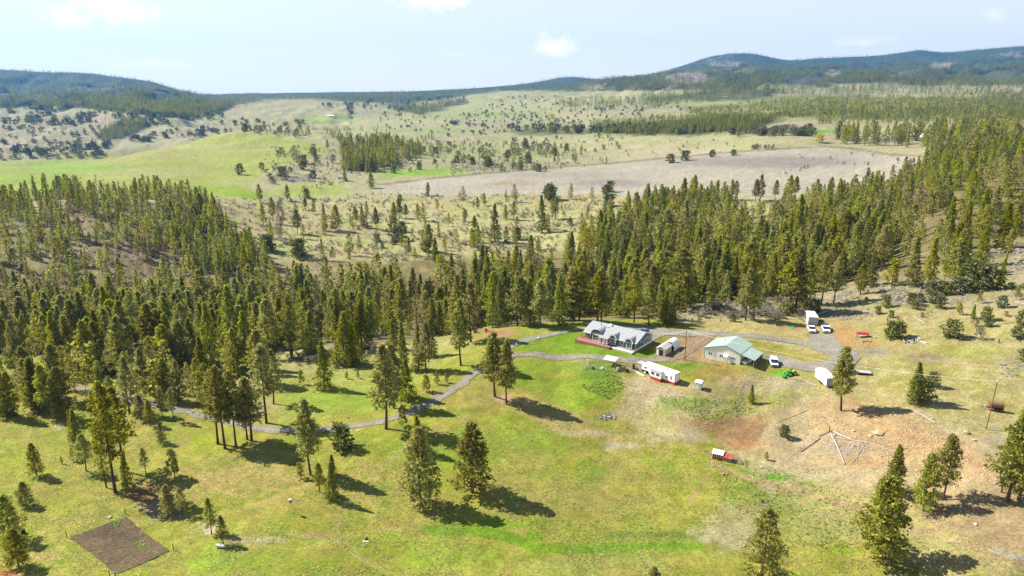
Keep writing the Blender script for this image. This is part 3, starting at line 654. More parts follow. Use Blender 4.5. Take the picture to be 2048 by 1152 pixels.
def diamonds(base, dirv, size, width, up):
    """leaf-sized needle brushes: arrays of base points and directions"""
    d = dirv / (np.linalg.norm(dirv, axis=1, keepdims=True) + 1e-9)
    s = np.cross(d, up); s /= (np.linalg.norm(s, axis=1, keepdims=True) + 1e-9)
    sz = size[:, None]; w = width[:, None]
    return np.stack([base, base + d * sz * .5 + s * w, base + d * sz, base + d * sz * .5 - s * w], 1)
def crown_arrays(seed, H, rad, cb, shape, nb, nt_, nd, size, droop, gap=.35, lump=.35, tone=(.55, 1.45)):
    g = np.random.default_rng(seed)
    quads = []; tones = []
    ph = g.uniform(0, 6.28, 8)
    for i in range(nb):
        hp = ((i + g.uniform(0, 1)) / nb) ** .95
        a = i * 2.39996 + g.normal(0, .45)
        lumpv = 1 + lump * (math.sin(3 * a + ph[0] + 9 * hp) * .5 + math.sin(2 * a + ph[1] - 13 * hp) * .5 + g.normal(0, .35))
        if g.uniform() < gap * .35: continue
        if shape == 'pine': prof = (1 - hp) ** .72 * min(1, .5 + 2.4 * hp)
        elif shape == 'wide': prof = (1 - hp) ** .62 * min(1, .72 + 1.6 * hp)
        elif shape == 'fir': prof = (1 - hp) ** .85 * min(1, .8 + 1.5 * hp)
        elif shape == 'round': prof = math.sqrt(max(0.02, 1 - (hp * 1.02) ** 2.2)) * min(1, .75 + 1.5 * hp)
        else: prof = (1 - hp) ** .5 * min(1, .4 + 2 * hp)
        L = max(rad * prof * max(.35, lumpv), rad * .07)
        z0 = H * (cb + (1 - cb) * hp) * .985
        sl = droop[0] + (droop[1] - droop[0]) * hp + g.normal(0, .1)
        da = np.array([math.cos(a), math.sin(a), sl])
        n = max(2, int(nt_ * (.35 + .65 * L / rad) + .5))
        fr = g.uniform(.22, 1.0, n) ** .8
        side = np.array([-math.sin(a), math.cos(a), 0])
        c = np.array([0, 0, z0]) + da * (L * fr)[:, None] + side * (g.normal(0, .17, n) * L * fr)[:, None]
        c[:, 2] += g.normal(0, .16, n) * size * 1.6 + (fr ** 2) * L * (-.1 if shape == 'fir' else .08)
        tn = g.uniform(tone[0], tone[1], n)
        for k in range(nd):
            dv = da * g.uniform(.3, 1.0) + g.normal(0, .75, (n, 3)); dv[:, 2] += .15
            sz = size * g.uniform(.6, 1.35, n)
            quads.append(diamonds(c + g.normal(0, .2, (n, 3)) * size, dv, sz, sz * g.uniform(.22, .38, n), g.normal(0, 1, (n, 3))))
            tones.append(tn * g.uniform(.85, 1.15, n))
    # leader tip
    n = max(4, nb // 8)
    c = np.zeros((n, 3)); c[:, 2] = H * g.uniform(.93, .995, n)
    dv = g.normal(0, .6, (n, 3)); dv[:, 2] += 1
    quads.append(diamonds(c, dv, np.full(n, size), np.full(n, size * .3), g.normal(0, 1, (n, 3)))); tones.append(np.full(n, 1.1))
    return np.concatenate(quads), np.concatenate(tones)
def tube_arrays(path, radii, seg=6):
    vs, fs = [], []
    path = [Vector(p) for p in path]
    for i, p in enumerate(path):
        t = (path[min(i + 1, len(path) - 1)] - path[max(i - 1, 0)]).normalized()
        x = t.orthogonal().normalized(); y = t.cross(x)
        if i and abs(t.z) < .99: pass
        for k in range(seg):
            an = 2 * math.pi * k / seg
            vs.append(p + (x * math.cos(an) + y * math.sin(an)) * radii[i])
    for i in range(len(path) - 1):
        for k in range(seg):
            fs.append((i * seg + k, i * seg + (k + 1) % seg, (i + 1) * seg + (k + 1) % seg, (i + 1) * seg + k))
    fs.append(tuple(range(seg))[::-1]); fs.append(tuple(range((len(path) - 1) * seg, len(path) * seg)))
    return vs, fs
def trunk_arrays(seed, H, r0, cb, stubs=8, limbs=0, rad=3, seg=6):
    g = random.Random(seed); bx, by = g.uniform(-.02, .02) * H, g.uniform(-.02, .02) * H
    n = 7; path = []; rr_ = []
    for i in range(n):
        f = i / (n - 1)
        path.append((bx * math.sin(f * 3.1), by * math.sin(f * 2.6), -.6 + (H * .97 + .6) * f)); rr_.append(r0 * (1 - f) ** .8 + r0 * .06 + (r0 * .25 if i == 0 else 0))
    V, F = tube_arrays(path, rr_, seg)
    for i in range(stubs + limbs):
        a = g.uniform(0, 6.28)
        z = H * (cb * g.uniform(.35, 1) if i < stubs else cb + (1 - cb) * g.uniform(0, .75))
        L = g.uniform(.5, 1.4) if i < stubs else rad * (1 - (z / H - cb) / (1 - cb)) * g.uniform(.6, .9)
        rb = r0 * (.1 if i < stubs else .16)
        v, f = tube_arrays([(0, 0, z), (math.cos(a) * L, math.sin(a) * L, z + L * g.uniform(-.2, .25))], [rb, rb * .3], 3)
        o = len(V); V += v; F += [tuple(j + o for j in q) for q in f]
    return V, F
def quad_mesh(name, Q, tones, m):
    me = bpy.data.meshes.new(name); n = len(Q)
    me.vertices.add(n * 4); me.vertices.foreach_set('co', Q.reshape(-1).astype(np.float32))
    me.loops.add(n * 4); me.loops.foreach_set('vertex_index', np.arange(n * 4, dtype=np.int32))
    me.polygons.add(n); me.polygons.foreach_set('loop_start', np.arange(0, n * 4, 4, dtype=np.int32)); me.polygons.foreach_set('loop_total', np.full(n, 4, np.int32))
    me.update(calc_edges=True)
    at = me.attributes.new('tone', 'FLOAT', 'POINT'); at.data.foreach_set('value', np.repeat(tones, 4).astype(np.float32))
    me.materials.append(m); return me
def merged(name, V, F, Q, tones, mt, mc):
    """trunk and crown in one mesh, for the distant masses"""
    me = bpy.data.meshes.new(name)
    nv = len(V); n = len(Q)
    verts = [tuple(v) for v in V] + [tuple(x) for x in Q.reshape(-1, 3)]
    faces = [tuple(f) for f in F] + [(nv + 4 * i, nv + 4 * i + 1, nv + 4 * i + 2, nv + 4 * i + 3) for i in range(n)]
    me.from_pydata(verts, [], faces)
    me.materials.append(mt); me.materials.append(mc)
    me.polygons.foreach_set('material_index', np.r_[np.zeros(len(F), np.int32), np.ones(n, np.int32)].astype(np.int32))
    at = me.attributes.new('tone', 'FLOAT', 'POINT'); at.data.foreach_set('value', np.r_[np.ones(nv), np.repeat(tones, 4)].astype(np.float32))
    me.update(); return me
#        H   rad   cb   shape   nb  nt nd size  droop        mat   r0
SPEC = {
 'W': (18, 4.8, .08, 'wide', 175, 18, 3, .56, (-.10, .65), M_pine, .30),
 'P': (20, 4.2, .22, 'pine', 150, 16, 3, .58, (-.12, .60), M_pine, .30),
 'S': (22, 3.8, .36, 'pine', 110, 14, 3, .60, (-.20, .50), M_pine, .30),
 'F': (20, 4.2, .05, 'fir', 190, 16, 3, .56, (-.32, .40), M_fir, .28),
 'N': (20, 3.0, .10, 'fir', 160, 13, 3, .54, (-.35, .40), M_fir, .24),
 'Y': (6, 1.45, .14, 'wide', 44, 8, 3, .42, (.05, .80), M_pine, .09),
 'J': (4, 1.9, .00, 'round', 60, 10, 3, .42, (.10, .95), M_juni, .12),
 'D': (18, 2.2, .20, 'pine', 46, 7, 2, .50, (-.25, .20), M_dead, .24),
 'B': (4, 2.0, .05, 'round', 46, 9, 2, .38, (.40, .95), M_bare, .10)}
HI, LO, FAR_ = {}, {}, {}
sd0 = 100
for k, (H, rad, cb, shp, nb, nt_, nd, size, droop, mc, r0) in SPEC.items():
    HI[k], LO[k], FAR_[k] = [], [], []
    tm = M_barkg if k in 'DB' else M_bark
    for j in range(4 if k in 'WPSFN' else 2):
        sd0 += 13; g = random.Random(sd0)
        rj = rad * g.uniform(.88, 1.12); cj = min(.6, max(0, cb * g.uniform(.7, 1.35)))
        gapv = .5 if k in 'SPD' else .25
        Q, T_ = crown_arrays(sd0, H, rj, cj, shp, nb, nt_, nd, size, droop, gapv)
        cme = quad_mesh({'J': 'juniper_crown'}.get(k, 'crown'), Q, T_, mc)
        V, F = trunk_arrays(sd0, H, r0, cj, stubs=10 if k in 'SPWD' else 2, limbs=16, rad=rj)
        tme = bpy.data.meshes.new('trunk'); tme.from_pydata([tuple(v) for v in V], [], F); tme.materials.append(tm); tme.update()
        HI[k].append((tme, cme, H))
        # lower detail versions
        Q2, T2 = crown_arrays(sd0 + 1, H, rj * 1.12, cj * .8, shp, int(nb * .55), max(3, int(nt_ * .48)), 2, size * 1.9, droop, gapv)
        V2, F2 = trunk_arrays(sd0, H, r0, cj, 0, 0, rj, 4)
        LO[k].append((merged('tree_mid', V2, F2, Q2, T2, tm, mc), H))
        if j < 2:
            Q3, T3 = crown_arrays(sd0 + 2, H, rj * 1.12, cj * .45, shp, 30, 3, 1, size * 3.6, droop, .1, .2, (.45, 1.05))  # self-shadow that sparse far crowns lack is put into their darker tone
            V3, F3 = tube_arrays([(0, 0, -1), (0, 0, H * .6)], [r0 * 1.2, r0 * .5], 3)
            FAR_[k].append((merged('tree_far', V3, F3, Q3, T3, tm, mc), H))

# ------------------------------------------------------------------ a mass too many to count: points that carry copies
def instanced(name, pts, heights, rots, protos, kindattr=None, tint=None):
    """pts (n,3), heights (n) in metres; protos = list of (mesh, its height)"""
    me = bpy.data.meshes.new(name)
    me.vertices.add(len(pts)); me.vertices.foreach_set('co', np.asarray(pts, np.float32).ravel())
    me.update()
    idx = rng.integers(0, len(protos), len(pts)) if kindattr is None else np.asarray(kindattr)
    hs = np.array([p[1] for p in protos])
    a = me.attributes.new('size', 'FLOAT', 'POINT'); a.data.foreach_set('value', (np.asarray(heights) / hs[idx]).astype(np.float32))
    a = me.attributes.new('turn', 'FLOAT', 'POINT'); a.data.foreach_set('value', np.asarray(rots, np.float32))
    a = me.attributes.new('pick', 'INT', 'POINT'); a.data.foreach_set('value', idx.astype(np.int32))
    o = bpy.data.objects.new(name, me); COL.objects.link(o)
    ng = bpy.data.node_groups.new(name + '_scatter', 'GeometryNodeTree')
    ng.interface.new_socket('Geometry', in_out='INPUT', socket_type='NodeSocketGeometry'); ng.interface.new_socket('Geometry', in_out='OUTPUT', socket_type='NodeSocketGeometry')
    N, L = ng.nodes, ng.links
    gi = N.new('NodeGroupInput'); go = N.new('NodeGroupOutput')
    ip = N.new('GeometryNodeInstanceOnPoints'); L.new(gi.outputs[0], ip.inputs['Points'])
    join = N.new('GeometryNodeJoinGeometry')
    for (pm, h) in reversed(protos):      # join lists its inputs last link first
        po = bpy.data.objects.new('seed', pm)
        inf = N.new('GeometryNodeObjectInfo'); inf.inputs['Object'].default_value = po; inf.inputs['As Instance'].default_value = True
        L.new(inf.outputs['Geometry'], join.inputs[0])
    L.new(join.outputs[0], ip.inputs['Instance']); ip.inputs['Pick Instance'].default_value = True
    def attr(nm, ty):
        n = N.new('GeometryNodeInputNamedAttribute'); n.data_type = ty; n.inputs['Name'].default_value = nm
        return [s for s in n.outputs if s.enabled and s.name == 'Attribute'][0]
    L.new(attr('pick', 'INT'), ip.inputs['Instance Index']); L.new(attr('size', 'FLOAT'), ip.inputs['Scale'])
    cx = N.new('ShaderNodeCombineXYZ'); L.new(attr('turn', 'FLOAT'), cx.inputs['Z']); L.new(cx.outputs[0], ip.inputs['Rotation'])
    L.new(ip.outputs[0], go.inputs[0])
    md = o.modifiers.new('scatter', 'NODES'); md.node_group = ng
    o['kind'] = 'stuff'
    return o

# ------------------------------------------------------------------ where every tree stands
TREES = []         # dict(kind, x, y, z, h, label)
def tree_at(u, v, hp, kind, label=None):
    X, Y, Z, ok = hit(u, v)
    y = float(Y[0]); x = float(X[0])
    h = y * (float(dep_tan(v)) - float(dep_tan(v - hp)))
    TREES.append(dict(kind=kind, x=x, y=y, z=gz(x, y), h=h, label=label, man=True))
MAN = '''
842 1012 155 W|broad dark green pine standing alone, the larger of two on the lower lawn
945 985 138 W|open pine on the lower lawn, the smaller and right of the lone pair
74 952 66 W|young conical pine on the lawn near the left edge, trunk clear
53 1012 48 W|small rounded pine on the lawn above the garden plot's left
22 1080 88 W|bushy pine at the left edge beside the garden plot
38 1135 78 W|dark bushy pine at the bottom left by the pink earth
172 942 75 P|slim pine just left of the tallest pines, on the lawn
147 922 26 Y|little pine sapling on the left lawn beside the slim pine
124 928 15 Y|tiny bare-looking sapling on the left lawn
231 985 222 S|tallest pine of the clump above the garden plot, thick dark trunk
247 942 170 S|second tall pine in the clump above the garden plot
213 975 110 S|thin pine at the left foot of the tall clump
256 975 72 F|dark bushy fir under the tall clump
292 952 56 S|slender pine in shade right of the tall clump
349 956 57 Y|lone small pine with a clear stem beside the dirt track
338 1032 62 W|pine in the dry gully above the garden's right corner
365 1036 60 S|thin open pine in the dry gully, right of its neighbour
423 1068 72 P|pine above the white gas tank, left of the pair
447 1090 58 P|pine directly beside the white gas tank
155 886 68 F|dark dense cone-shaped fir at the lawn's left end
146 880 60 N|narrow dark fir pressed against the dense cone-shaped fir
73 818 70 P|pine beside the bare brown patch on the left lawn
15 832 88 F|dark fir at the left edge below the road
-6 825 76 F|
128 836 102 W|large leafy pine below the road on the left
118 800 112 P|tall pine behind the large leafy pine, beside the road
178 759 48 Y|small round-headed pine above the left road
198 763 40 Y|pale small pine above the left road, right of its twin
260 826 112 P|pine with clear reddish trunk below the left road
287 782 84 W|dense light green pine above the left road
222 802 50 P|dark topped pine at the road bend on the left
186 822 40 Y|small pine below the left road
283 840 50 P|
300 852 52 P|small pine with brownish foliage beside the left road
325 832 54 P|
348 841 66 S|leaning slim pine below the left road
358 803 82 P|slim pine above the left road beside a boulder bank
398 798 82 S|sparse pale pine above the left road
323 886 40 W|squat round young pine on the left lawn
436 888 150 S|left trunk of the tall pine row on the knoll by the road
450 897 165 S|leaning tall pine in the row on the knoll by the road
472 893 152 S|straight tall pine in the row on the knoll by the road
503 882 128 P|brownish pine at the right end of the knoll row
495 880 120 S|
423 736 132 F|broad dense fir on the slope, left of two big firs
470 740 170 N|taller narrow fir on the slope, right of two big firs
543 722 124 P|tall pine with dark trunk above the shadowed slope
587 703 104 S|sparse grey pine on the shadowed slope
649 778 96 F|lone light green fir on the grassy slope
691 729 106 F|thick dark fir at the top of the grassy slope
708 729 82 F|shorter fir touching the thick dark fir
603 769 28 Y|small sapling on the grassy slope, left
694 758 15 Y|
716 757 16 Y|
547 808 110 S|thin pine at the left end of the grassy slope
533 846 158 S|tall thin pine beside the road's left curve
518 770 110 P|reddish pine behind the tall thin pine
622 950 152 P|tall open pine just below the road curve
601 957 32 Y|pale sapling at the foot of the tall open pine
683 896 42 J|dark rounded juniper tree on the lawn below the road
665 1000 76 F|bright green bushy fir on the lawn, nearest the game feeder
640 985 58 P|small pine behind the bright bushy fir
665 950 40 F|small fir top behind the bright bushy fir
772 858 170 P|very tall pine with clean reddish trunk below the road
787 816 126 P|second tall pine across the road from the very tall one
812 798 80 F|dense green fir beside the driveway
806 853 42 Y|small umbrella-shaped pine beside the driveway
836 905 74 F|dark fir behind the broad lone pine
837 742 94 N|narrow fir left of the driveway
852 746 102 P|
863 714 76 N|
808 740 96 N|
786 700 62 F|
893 766 20 Y|
874 769 26 Y|small pine in the shade left of the driveway
853 784 34 Y|thin small pine at the shaded driveway edge
922 731 132 P|tall pine on the lawn above the driveway bend
942 684 120 P|tall pine beside the bare earth above the driveway bend
990 793 130 P|left pine of the pair at the driveway junction
1013 809 130 P|right and fuller pine of the pair at the driveway junction
1502 806 37 F|small dark fir on the bank below the tractor
1569 874 21 J|low green shrub on the rubble slope left of the fallen logs
1532 919 15 Y|tiny dark conifer above the chicken coop
1682 821 127 P|lone pine rising from the orange rubble
1828 806 82 F|bright fir with dark skirt on the right slope
1846 802 42 J|dark juniper leaning against the bright fir
1865 773 26 J|round dark juniper on the open right slope
2015 1002 178 P|tall pine at the right edge, dense and yellow green
2036 1000 150 P|pine at the right edge behind the tall one
2003 985 120 S|slim pine left of the tall right-edge pines
1848 1022 116 W|short leafy pine left in the pair beneath the rubble
1885 1000 132 P|taller pine right in the pair beneath the rubble
1785 986 96 F|dense green fir behind the large right foreground pine
1760 1114 160 W|large ragged pine above the track in the right foreground
1522 1152 134 W|bushy pine cut by the bottom edge, right of centre
1307 1190 56 W|pine top just showing at the bottom edge
1772 615 23 J|
1823 607 19 J|
1840 603 15 J|
1830 618 14 J|
1782 635 13 J|small green shrub alone above the red trailer
1866 606 22 J|
1880 617 22 J|
1918 630 24 Y|
1945 638 29 F|dark little spruce-like fir on the upper right slope
1972 641 24 J|yellow green rounded juniper on the upper right slope
1950 653 17 B|
1975 653 18 J|
1903 675 32 J|large bushy juniper in the middle of the right slope
1782 677 32 J|left of two merged junipers beside the lumber pile
1795 673 28 J|right of two merged junipers beside the lumber pile
1958 679 22 B|grey green sparse bush on the right slope
2034 676 22 J|
2046 652 30 J|
1958 606 24 Y|
2003 615 22 J|
2034 599 28 Y|
1920 586 28 J|
1890 590 24 J|
1862 588 24 J|
1945 576 50 J|
1970 578 44 J|
2000 576 60 F|
1603 623 20 J|
1571 631 18 Y|
1465 643 15 J|small round shrub on the grass behind the shop
1602 640 20 B|
1615 632 30 J|
1627 627 26 J|
2047 722 22 J|yellow shrub cut by the right edge
1581 621 122 P|
1589 624 130 F|
1612 609 92 P|
1641 611 102 S|
1667 606 92 P|
1720 590 66 P|
1741 575 76 F|
1823 571 98 F|
1857 566 92 F|
1782 572 54 Y|
1906 548 104 F|
1912 553 96 F|
1930 540 70 F|
2011 529 72 S|
1960 530 80 F|
1491 641 104 P|left of two leafy pines standing clear behind the shop
1507 641 98 P|right of two leafy pines standing clear behind the shop
1520 635 60 D|
1500 560 56 D|rusty dead-topped pine glowing orange above the shop
1195 645 104 P|pine standing directly behind the house ridge, left
1202 643 108 P|
1158 641 132 P|
1145 641 108 P|
1140 640 92 N|
1250 636 84 F|
1268 645 108 P|
1298 650 84 P|
1330 646 66 F|
1345 649 58 F|
1320 640 84 F|
1365 614 88 P|
1382 613 74 P|
1405 602 84 F|
1418 600 90 F|
1440 596 90 F|
1118 648 100 F|
1100 640 110 N|
1080 655 96 P|
1060 650 96 F|
1035 652 100 P|
1000 650 90 F|
985 655 80 N|
527 450 42 P|
546 444 50 P|
595 468 50 P|
611 420 26 P|
628 428 32 P|
650 462 56 N|
672 462 52 W|
712 449 37 P|
725 455 46 N|
734 436 34 P|
753 460 46 P|
788 446 42 P|
799 437 42 P|
812 438 30 P|
805 465 20 J|
754 483 14 J|
765 496 10 J|
788 489 10 J|
858 505 58 P|
871 522 48 F|
930 443 26 P|
949 463 32 P|
956 500 50 S|
990 484 78 N|
955 418 24 P|
968 412 27 P|
1027 440 37 P|
1084 466 76 N|
1104 439 42 S|
1111 438 46 S|
1096 393 20 J|
1140 449 11 J|
818 510 36 P|
856 391 27 P|
430 441 40 P|
403 446 60 P|
480 349 20 J|
524 339 13 J|
575 401 32 P|
520 404 36 P|
1520 401 52 P|
1511 404 46 P|
1550 399 39 P|
1576 402 52 P|
1590 396 44 P|
1552 446 46 P|
1470 399 38 P|
1632 400 42 P|
1660 396 42 P|
1684 400 40 P|
1341 326 17 J|
1370 321 18 J|
1424 314 13 J|
1467 311 11 J|
1212 389 18 J|
1220 384 20 J|
742 376 30 W|
735 345 26 F|
690 361 26 F|
688 340 24 F|
1476 274 32 N|
1215 250 12 P|
855 392 8 J|
800 400 10 J|
1386 412 62 P|
1366 415 60 P|
1340 420 44 F|
1325 425 50 F|
1295 425 58 F|
1272 430 46 P|
1255 420 38 P|
655 300 22 P|
630 315 12 J|
'''
for ln in MAN.strip().split('\n'):
    head, lab = ln.split('|')
    u, v, hp, k = head.split()
    tree_at(float(u), float(v), float(hp), k, lab.strip() or None)

def inpoly(x, y, pts):
    pts = np.asarray(pts, float); ins = np.zeros(len(x), bool)
    for i in range(len(pts)):
        p, q = pts[i], pts[(i + 1) % len(pts)]
        c = (p[1] > y) != (q[1] > y)
        ins ^= c & (x < (q[0] - p[0]) * (y - p[1]) / (q[1] - p[1] + 1e-12) + p[0])
    return ins
placed = {}
def free(x, y, d):
    gx, gy = int(x // 4), int(y // 4)
    for i in range(gx - 1, gx + 2):
        for j in range(gy - 1, gy + 2):
            for (px, py) in placed.get((i, j), ()):
                if (px - x) ** 2 + (py - y) ** 2 < d * d: return False
    return True
def put(x, y): placed.setdefault((int(x // 4), int(y // 4)), []).append((x, y))
for t in TREES: put(t['x'], t['y'])
def belt(poly, n, hlo, hhi, kinds, gapd=3.4, clump=0.0, thin=None):
    """poly in (azimuth pixel, distance): woodland on ground mostly hidden by its own trees"""
    pts = np.asarray(poly, float); lo = pts.min(0); hi = pts.max(0); made = 0; tries = 0
    while made < n and tries < n * 12:
        m = 4000; tries += m
        uh = rng.uniform(lo[0], hi[0], m); Y = np.sqrt(rng.uniform(lo[1] ** 2, hi[1] ** 2, m))
        ok = inpoly(uh, Y, pts)
        if clump: ok &= fbm((uh - 1024) / FPX * Y / 26, Y / 26, 3, 77) > clump
        uh = uh[ok]; Y = Y[ok]; X = (uh - 1024) / FPX * Y
        for x, y in zip(X, Y):
            if made >= n: break
            if not free(x, y, gapd): continue
            put(x, y); made += 1
            TREES.append(dict(kind=kinds[rng.integers(len(kinds))], x=x, y=y, z=gz(x, y), h=rng.uniform(hlo, hhi) * rng.choice([1, 1, 1, .7]), label=None, man=False))
def patch(poly, n, hlo, hhi, kinds, near=0, farr=1e9, clump=0.0, cs=60):
    """poly in photograph pixels over open ground; spread by eye, not by area"""
    pts = np.asarray(poly, float); lo = pts.min(0); hi = pts.max(0)
    got = 0; guard = 0
    while got < n and guard < 40:
        guard += 1; m = max(400, n)
        u = rng.uniform(lo[0], hi[0], m); v = rng.uniform(lo[1], hi[1], m)
        k = inpoly(u, v, pts); u = u[k]; v = v[k]
        if not len(u): continue
        X, Y, Z, ok = hit(u, v)
        ok &= (Y > near) & (Y < farr)
        if clump: ok &= fbm(X / cs, Y / cs, 3, 78) > clump
        X = X[ok]; Y = Y[ok]; Z = ground_aY(X / Y, Y)
        for x, y, z in zip(X, Y, Z):
            if got >= n: break
            got += 1
            TREES.append(dict(kind=kinds[rng.integers(len(kinds))], x=x, y=y, z=float(z), h=rng.uniform(hlo, hhi), label=None, man=False))
# ------------------------------------------------------------------ woodland zones
belt([(-150, 262), (150, 268), (330, 262), (430, 252), (470, 262), (560, 285), (640, 305), (700, 295), (820, 285), (930, 268), (1020, 262), (1100, 262), (1200, 262), (1330, 262), (1400, 270), (1480, 285), (1540, 290), (1600, 285), (1700, 300), (1800, 300),
      (1800, 430), (1640, 480), (1500, 500), (1330, 560), (1200, 520), (1050, 470), (900, 450), (740, 440), (620, 450), (520, 470), (440, 440), (300, 430), (120, 430), (-150, 470)], 1130, 12, 27, 'PPPSSFFFNNFPWPPSFFND', 3.8, clump=.36)
belt([(-150, 430), (150, 430), (300, 440), (420, 470), (430, 500), (330, 560), (220, 560), (60, 560), (-150, 560)], 150, 12, 22, 'PPFNPPFND', 4.5, clump=.35)
belt([(-150, 560), (100, 575), (230, 575), (330, 560), (420, 560), (440, 620), (400, 690), (280, 720), (60, 700), (-150, 650)], 250, 12, 24, 'PFFNPFFND', 4.5, clump=.3)
belt([(330, 520), (420, 480), (500, 470), (530, 500), (470, 545), (420, 600), (340, 620)], 110, 14, 22, 'FFNP', 4)
belt([(1540, 300), (1800, 300), (2000, 300), (2400, 260), (2400, 900), (2040, 900), (1950, 800), (1860, 780), (1780, 640), (1700, 600), (1640, 560), (1560, 520)], 700, 13, 24, 'FFFNPPFPPFFND', 4, clump=.36)
belt([(1200, 520), (1330, 560), (1480, 560), (1480, 640), (1380, 680), (1290, 660), (1200, 600)], 90, 12, 20, 'FPF', 5)
# scattered on the middle hillside
patch([(440, 400), (760, 385), (1250, 395), (1380, 420), (1200, 500), (900, 520), (620, 530), (520, 500)], 85, 7, 18, 'PPNFPJ', 430, 760)
patch([(560, 400), (1250, 395), (1200, 480), (900, 500), (600, 480)], 60, 1.5, 3, 'JYY', 430, 760)
patch([(1400, 400), (1700, 395), (1660, 430), (1480, 440)], 22, 8, 17, 'PPF', 430, 760)
patch([(950, 300), (1180, 318), (1230, 330), (1100, 345), (960, 345)], 70, 5, 13, 'PPJN', 800, 1700)
patch([(1000, 285), (1100, 290), (1180, 312), (1100, 318), (1010, 305)], 60, 6, 15, 'PPJN', 800, 1700)
patch([(760, 300), (960, 280), (1000, 330), (860, 345), (740, 355)], 60, 5, 12, 'PJP', 800, 1900)
patch([(690, 345), (680, 305), (700, 285), (760, 280), (830, 300), (850, 310), (810, 328), (740, 345)], 260, 17, 26, 'PPFN', 800, 1800)
patch([(640, 262), (760, 258), (800, 275), (760, 290), (680, 290)], 60, 10, 16, 'PPF', 1100, 2600)
patch([(820, 280), (880, 275), (920, 300), (860, 310)], 24, 10, 15, 'PF', 900, 2200)
patch([(560, 290), (680, 300), (660, 380), (620, 400), (540, 380), (520, 345)], 50, 3, 12, 'PJJB', 700, 1700)
patch([(470, 240), (640, 245), (620, 275), (560, 275), (480, 262), (400, 262)], 120, 6, 14, 'PFJP', 1300, 3200)
patch([(260, 288), (420, 272), (480, 262), (330, 262), (240, 282)], 50, 6, 14, 'JJP', 1200, 2600)
patch([(0, 250), (200, 228), (280, 262), (180, 318), (0, 322)], 300, 5, 11, 'PFJP', 1500, 3600)
patch([(0, 300), (220, 290), (200, 318), (0, 322)], 50, 8, 15, 'BJP', 1400, 3000)
patch([(195, 272), (240, 240), (285, 238), (300, 252), (250, 276), (205, 284)], 200, 14, 22, 'FN', 1500, 3600)
patch([(1000, 258), (1300, 255), (1420, 262), (1380, 270), (1040, 268)], 260, 9, 15, 'PPFJ', 1100, 2600)
patch([(1180, 248), (1330, 236), (1500, 228), (1560, 236), (1500, 262), (1330, 268), (1180, 266)], 1500, 9, 15, 'FFN', 1100, 2800)
patch([(1110, 205), (1200, 200), (1370, 205), (1340, 214), (1180, 220), (1100, 218)], 170, 20, 30, 'FPN', 1900, 4200)
patch([(1280, 196), (1470, 178), (1560, 178), (1540, 192), (1480, 200), (1300, 212)], 330, 22, 36, 'FPN', 2000, 4600)
patch([(840, 232), (935, 205), (930, 198), (860, 212), (780, 214)], 190, 20, 32, 'FPN', 2200, 6000)
patch([(700, 200), (940, 192), (900, 212), (800, 232), (700, 226), (640, 212)], 230, 8, 15, 'FJN', 2200, 7000)
patch([(760, 230), (1100, 225), (1100, 262), (900, 275), (760, 262)], 170, 3, 8, 'JJYB', 1200, 4200)
patch([(940, 195), (1380, 190), (1300, 210), (1100, 232), (960, 240)], 90, 4, 9, 'JJP', 1800, 6000)
patch([(900, 248), (920, 244), (912, 252)], 14, 6, 9, 'B', 1200, 4200)
# right benches: thick young trees and taller groups
patch([(1360, 222), (1500, 205), (1700, 192), (1960, 182), (2300, 178), (2300, 236), (1760, 240), (1600, 236), (1420, 238)], 5200, 5, 9, 'FYFF', 900, 4800, clump=.47, cs=45)
patch([(1360, 222), (1700, 192), (2300, 178), (2300, 236), (1600, 236)], 1200, 3, 6, 'YYJF', 900, 4800, clump=.36)
patch([(1480, 205), (2048, 190), (2300, 185), (2300, 240), (1700, 238)], 260, 18, 28, 'PFNP', 900, 4800, clump=.52, cs=80)
patch([(1480, 200), (1700, 188), (2048, 176), (2300, 172), (2300, 240), (1900, 250), (1700, 235), (1560, 225)], 380, 13, 24, 'PFNP', 900, 4800)
patch([(1400, 178), (1800, 170), (2300, 166), (2300, 184), (1960, 188), (1600, 192), (1420, 192)], 800, 18, 30, 'FNFP', 2500, 6500)
patch([(1620, 238), (2300, 232), (2300, 250), (1640, 250)], 260, 9, 16, 'FPN', 900, 3000)
patch([(1430, 266), (1620, 260), (1640, 272), (1500, 274)], 60, 6, 12, 'BJJP', 900, 2600)
patch([(1505, 262), (1620, 258), (1620, 270), (1510, 272)], 26, 7, 11, 'B', 900, 2600)
patch([(1660, 278), (1850, 272), (2048, 268), (2300, 262), (2300, 300), (2048, 300), (1900, 302), (1760, 292), (1660, 290)], 230, 20, 31, 'PFPN', 600, 1900)
patch([(1850, 285), (2300, 275), (2300, 330), (1860, 330)], 200, 13, 20, 'PFFN', 500, 1400)
patch([(1600, 300), (1840, 318), (1800, 340), (1560, 350)], 26, 1.5, 3.5, 'JYB', 600, 1500)
patch([(1500, 296), (1550, 294), (1552, 299), (1504, 301)], 14, 4, 6, 'B', 700, 1500)
patch([(1060, 280), (1600, 280), (1440, 302), (1250, 318)], 36, 1.5, 4, 'JY', 900, 1900)
patch([(520, 690), (760, 700), (740, 760), (560, 760)], 16, 1.5, 6, 'YYFB', 225, 262)
patch([(0, 760), (420, 830), (400, 700), (0, 730)], 26, 5, 15, 'PPYW', 200, 262)
patch([(0, 695), (480, 695), (520, 745), (380, 775), (150, 740), (0, 735)], 42, 14, 23, 'PPSWF', 225, 275)
patch([(0, 760), (110, 800), (120, 850), (0, 850)], 9, 10, 19, 'PFW', 180, 240)
patch([(520, 640), (760, 660), (780, 700), (560, 720)], 12, 14, 24, 'PFS', 225, 300)
patch([(640, 350), (1250, 300), (1250, 270), (700, 290)], 260, 2, 8, 'JJYB', 900, 2400)
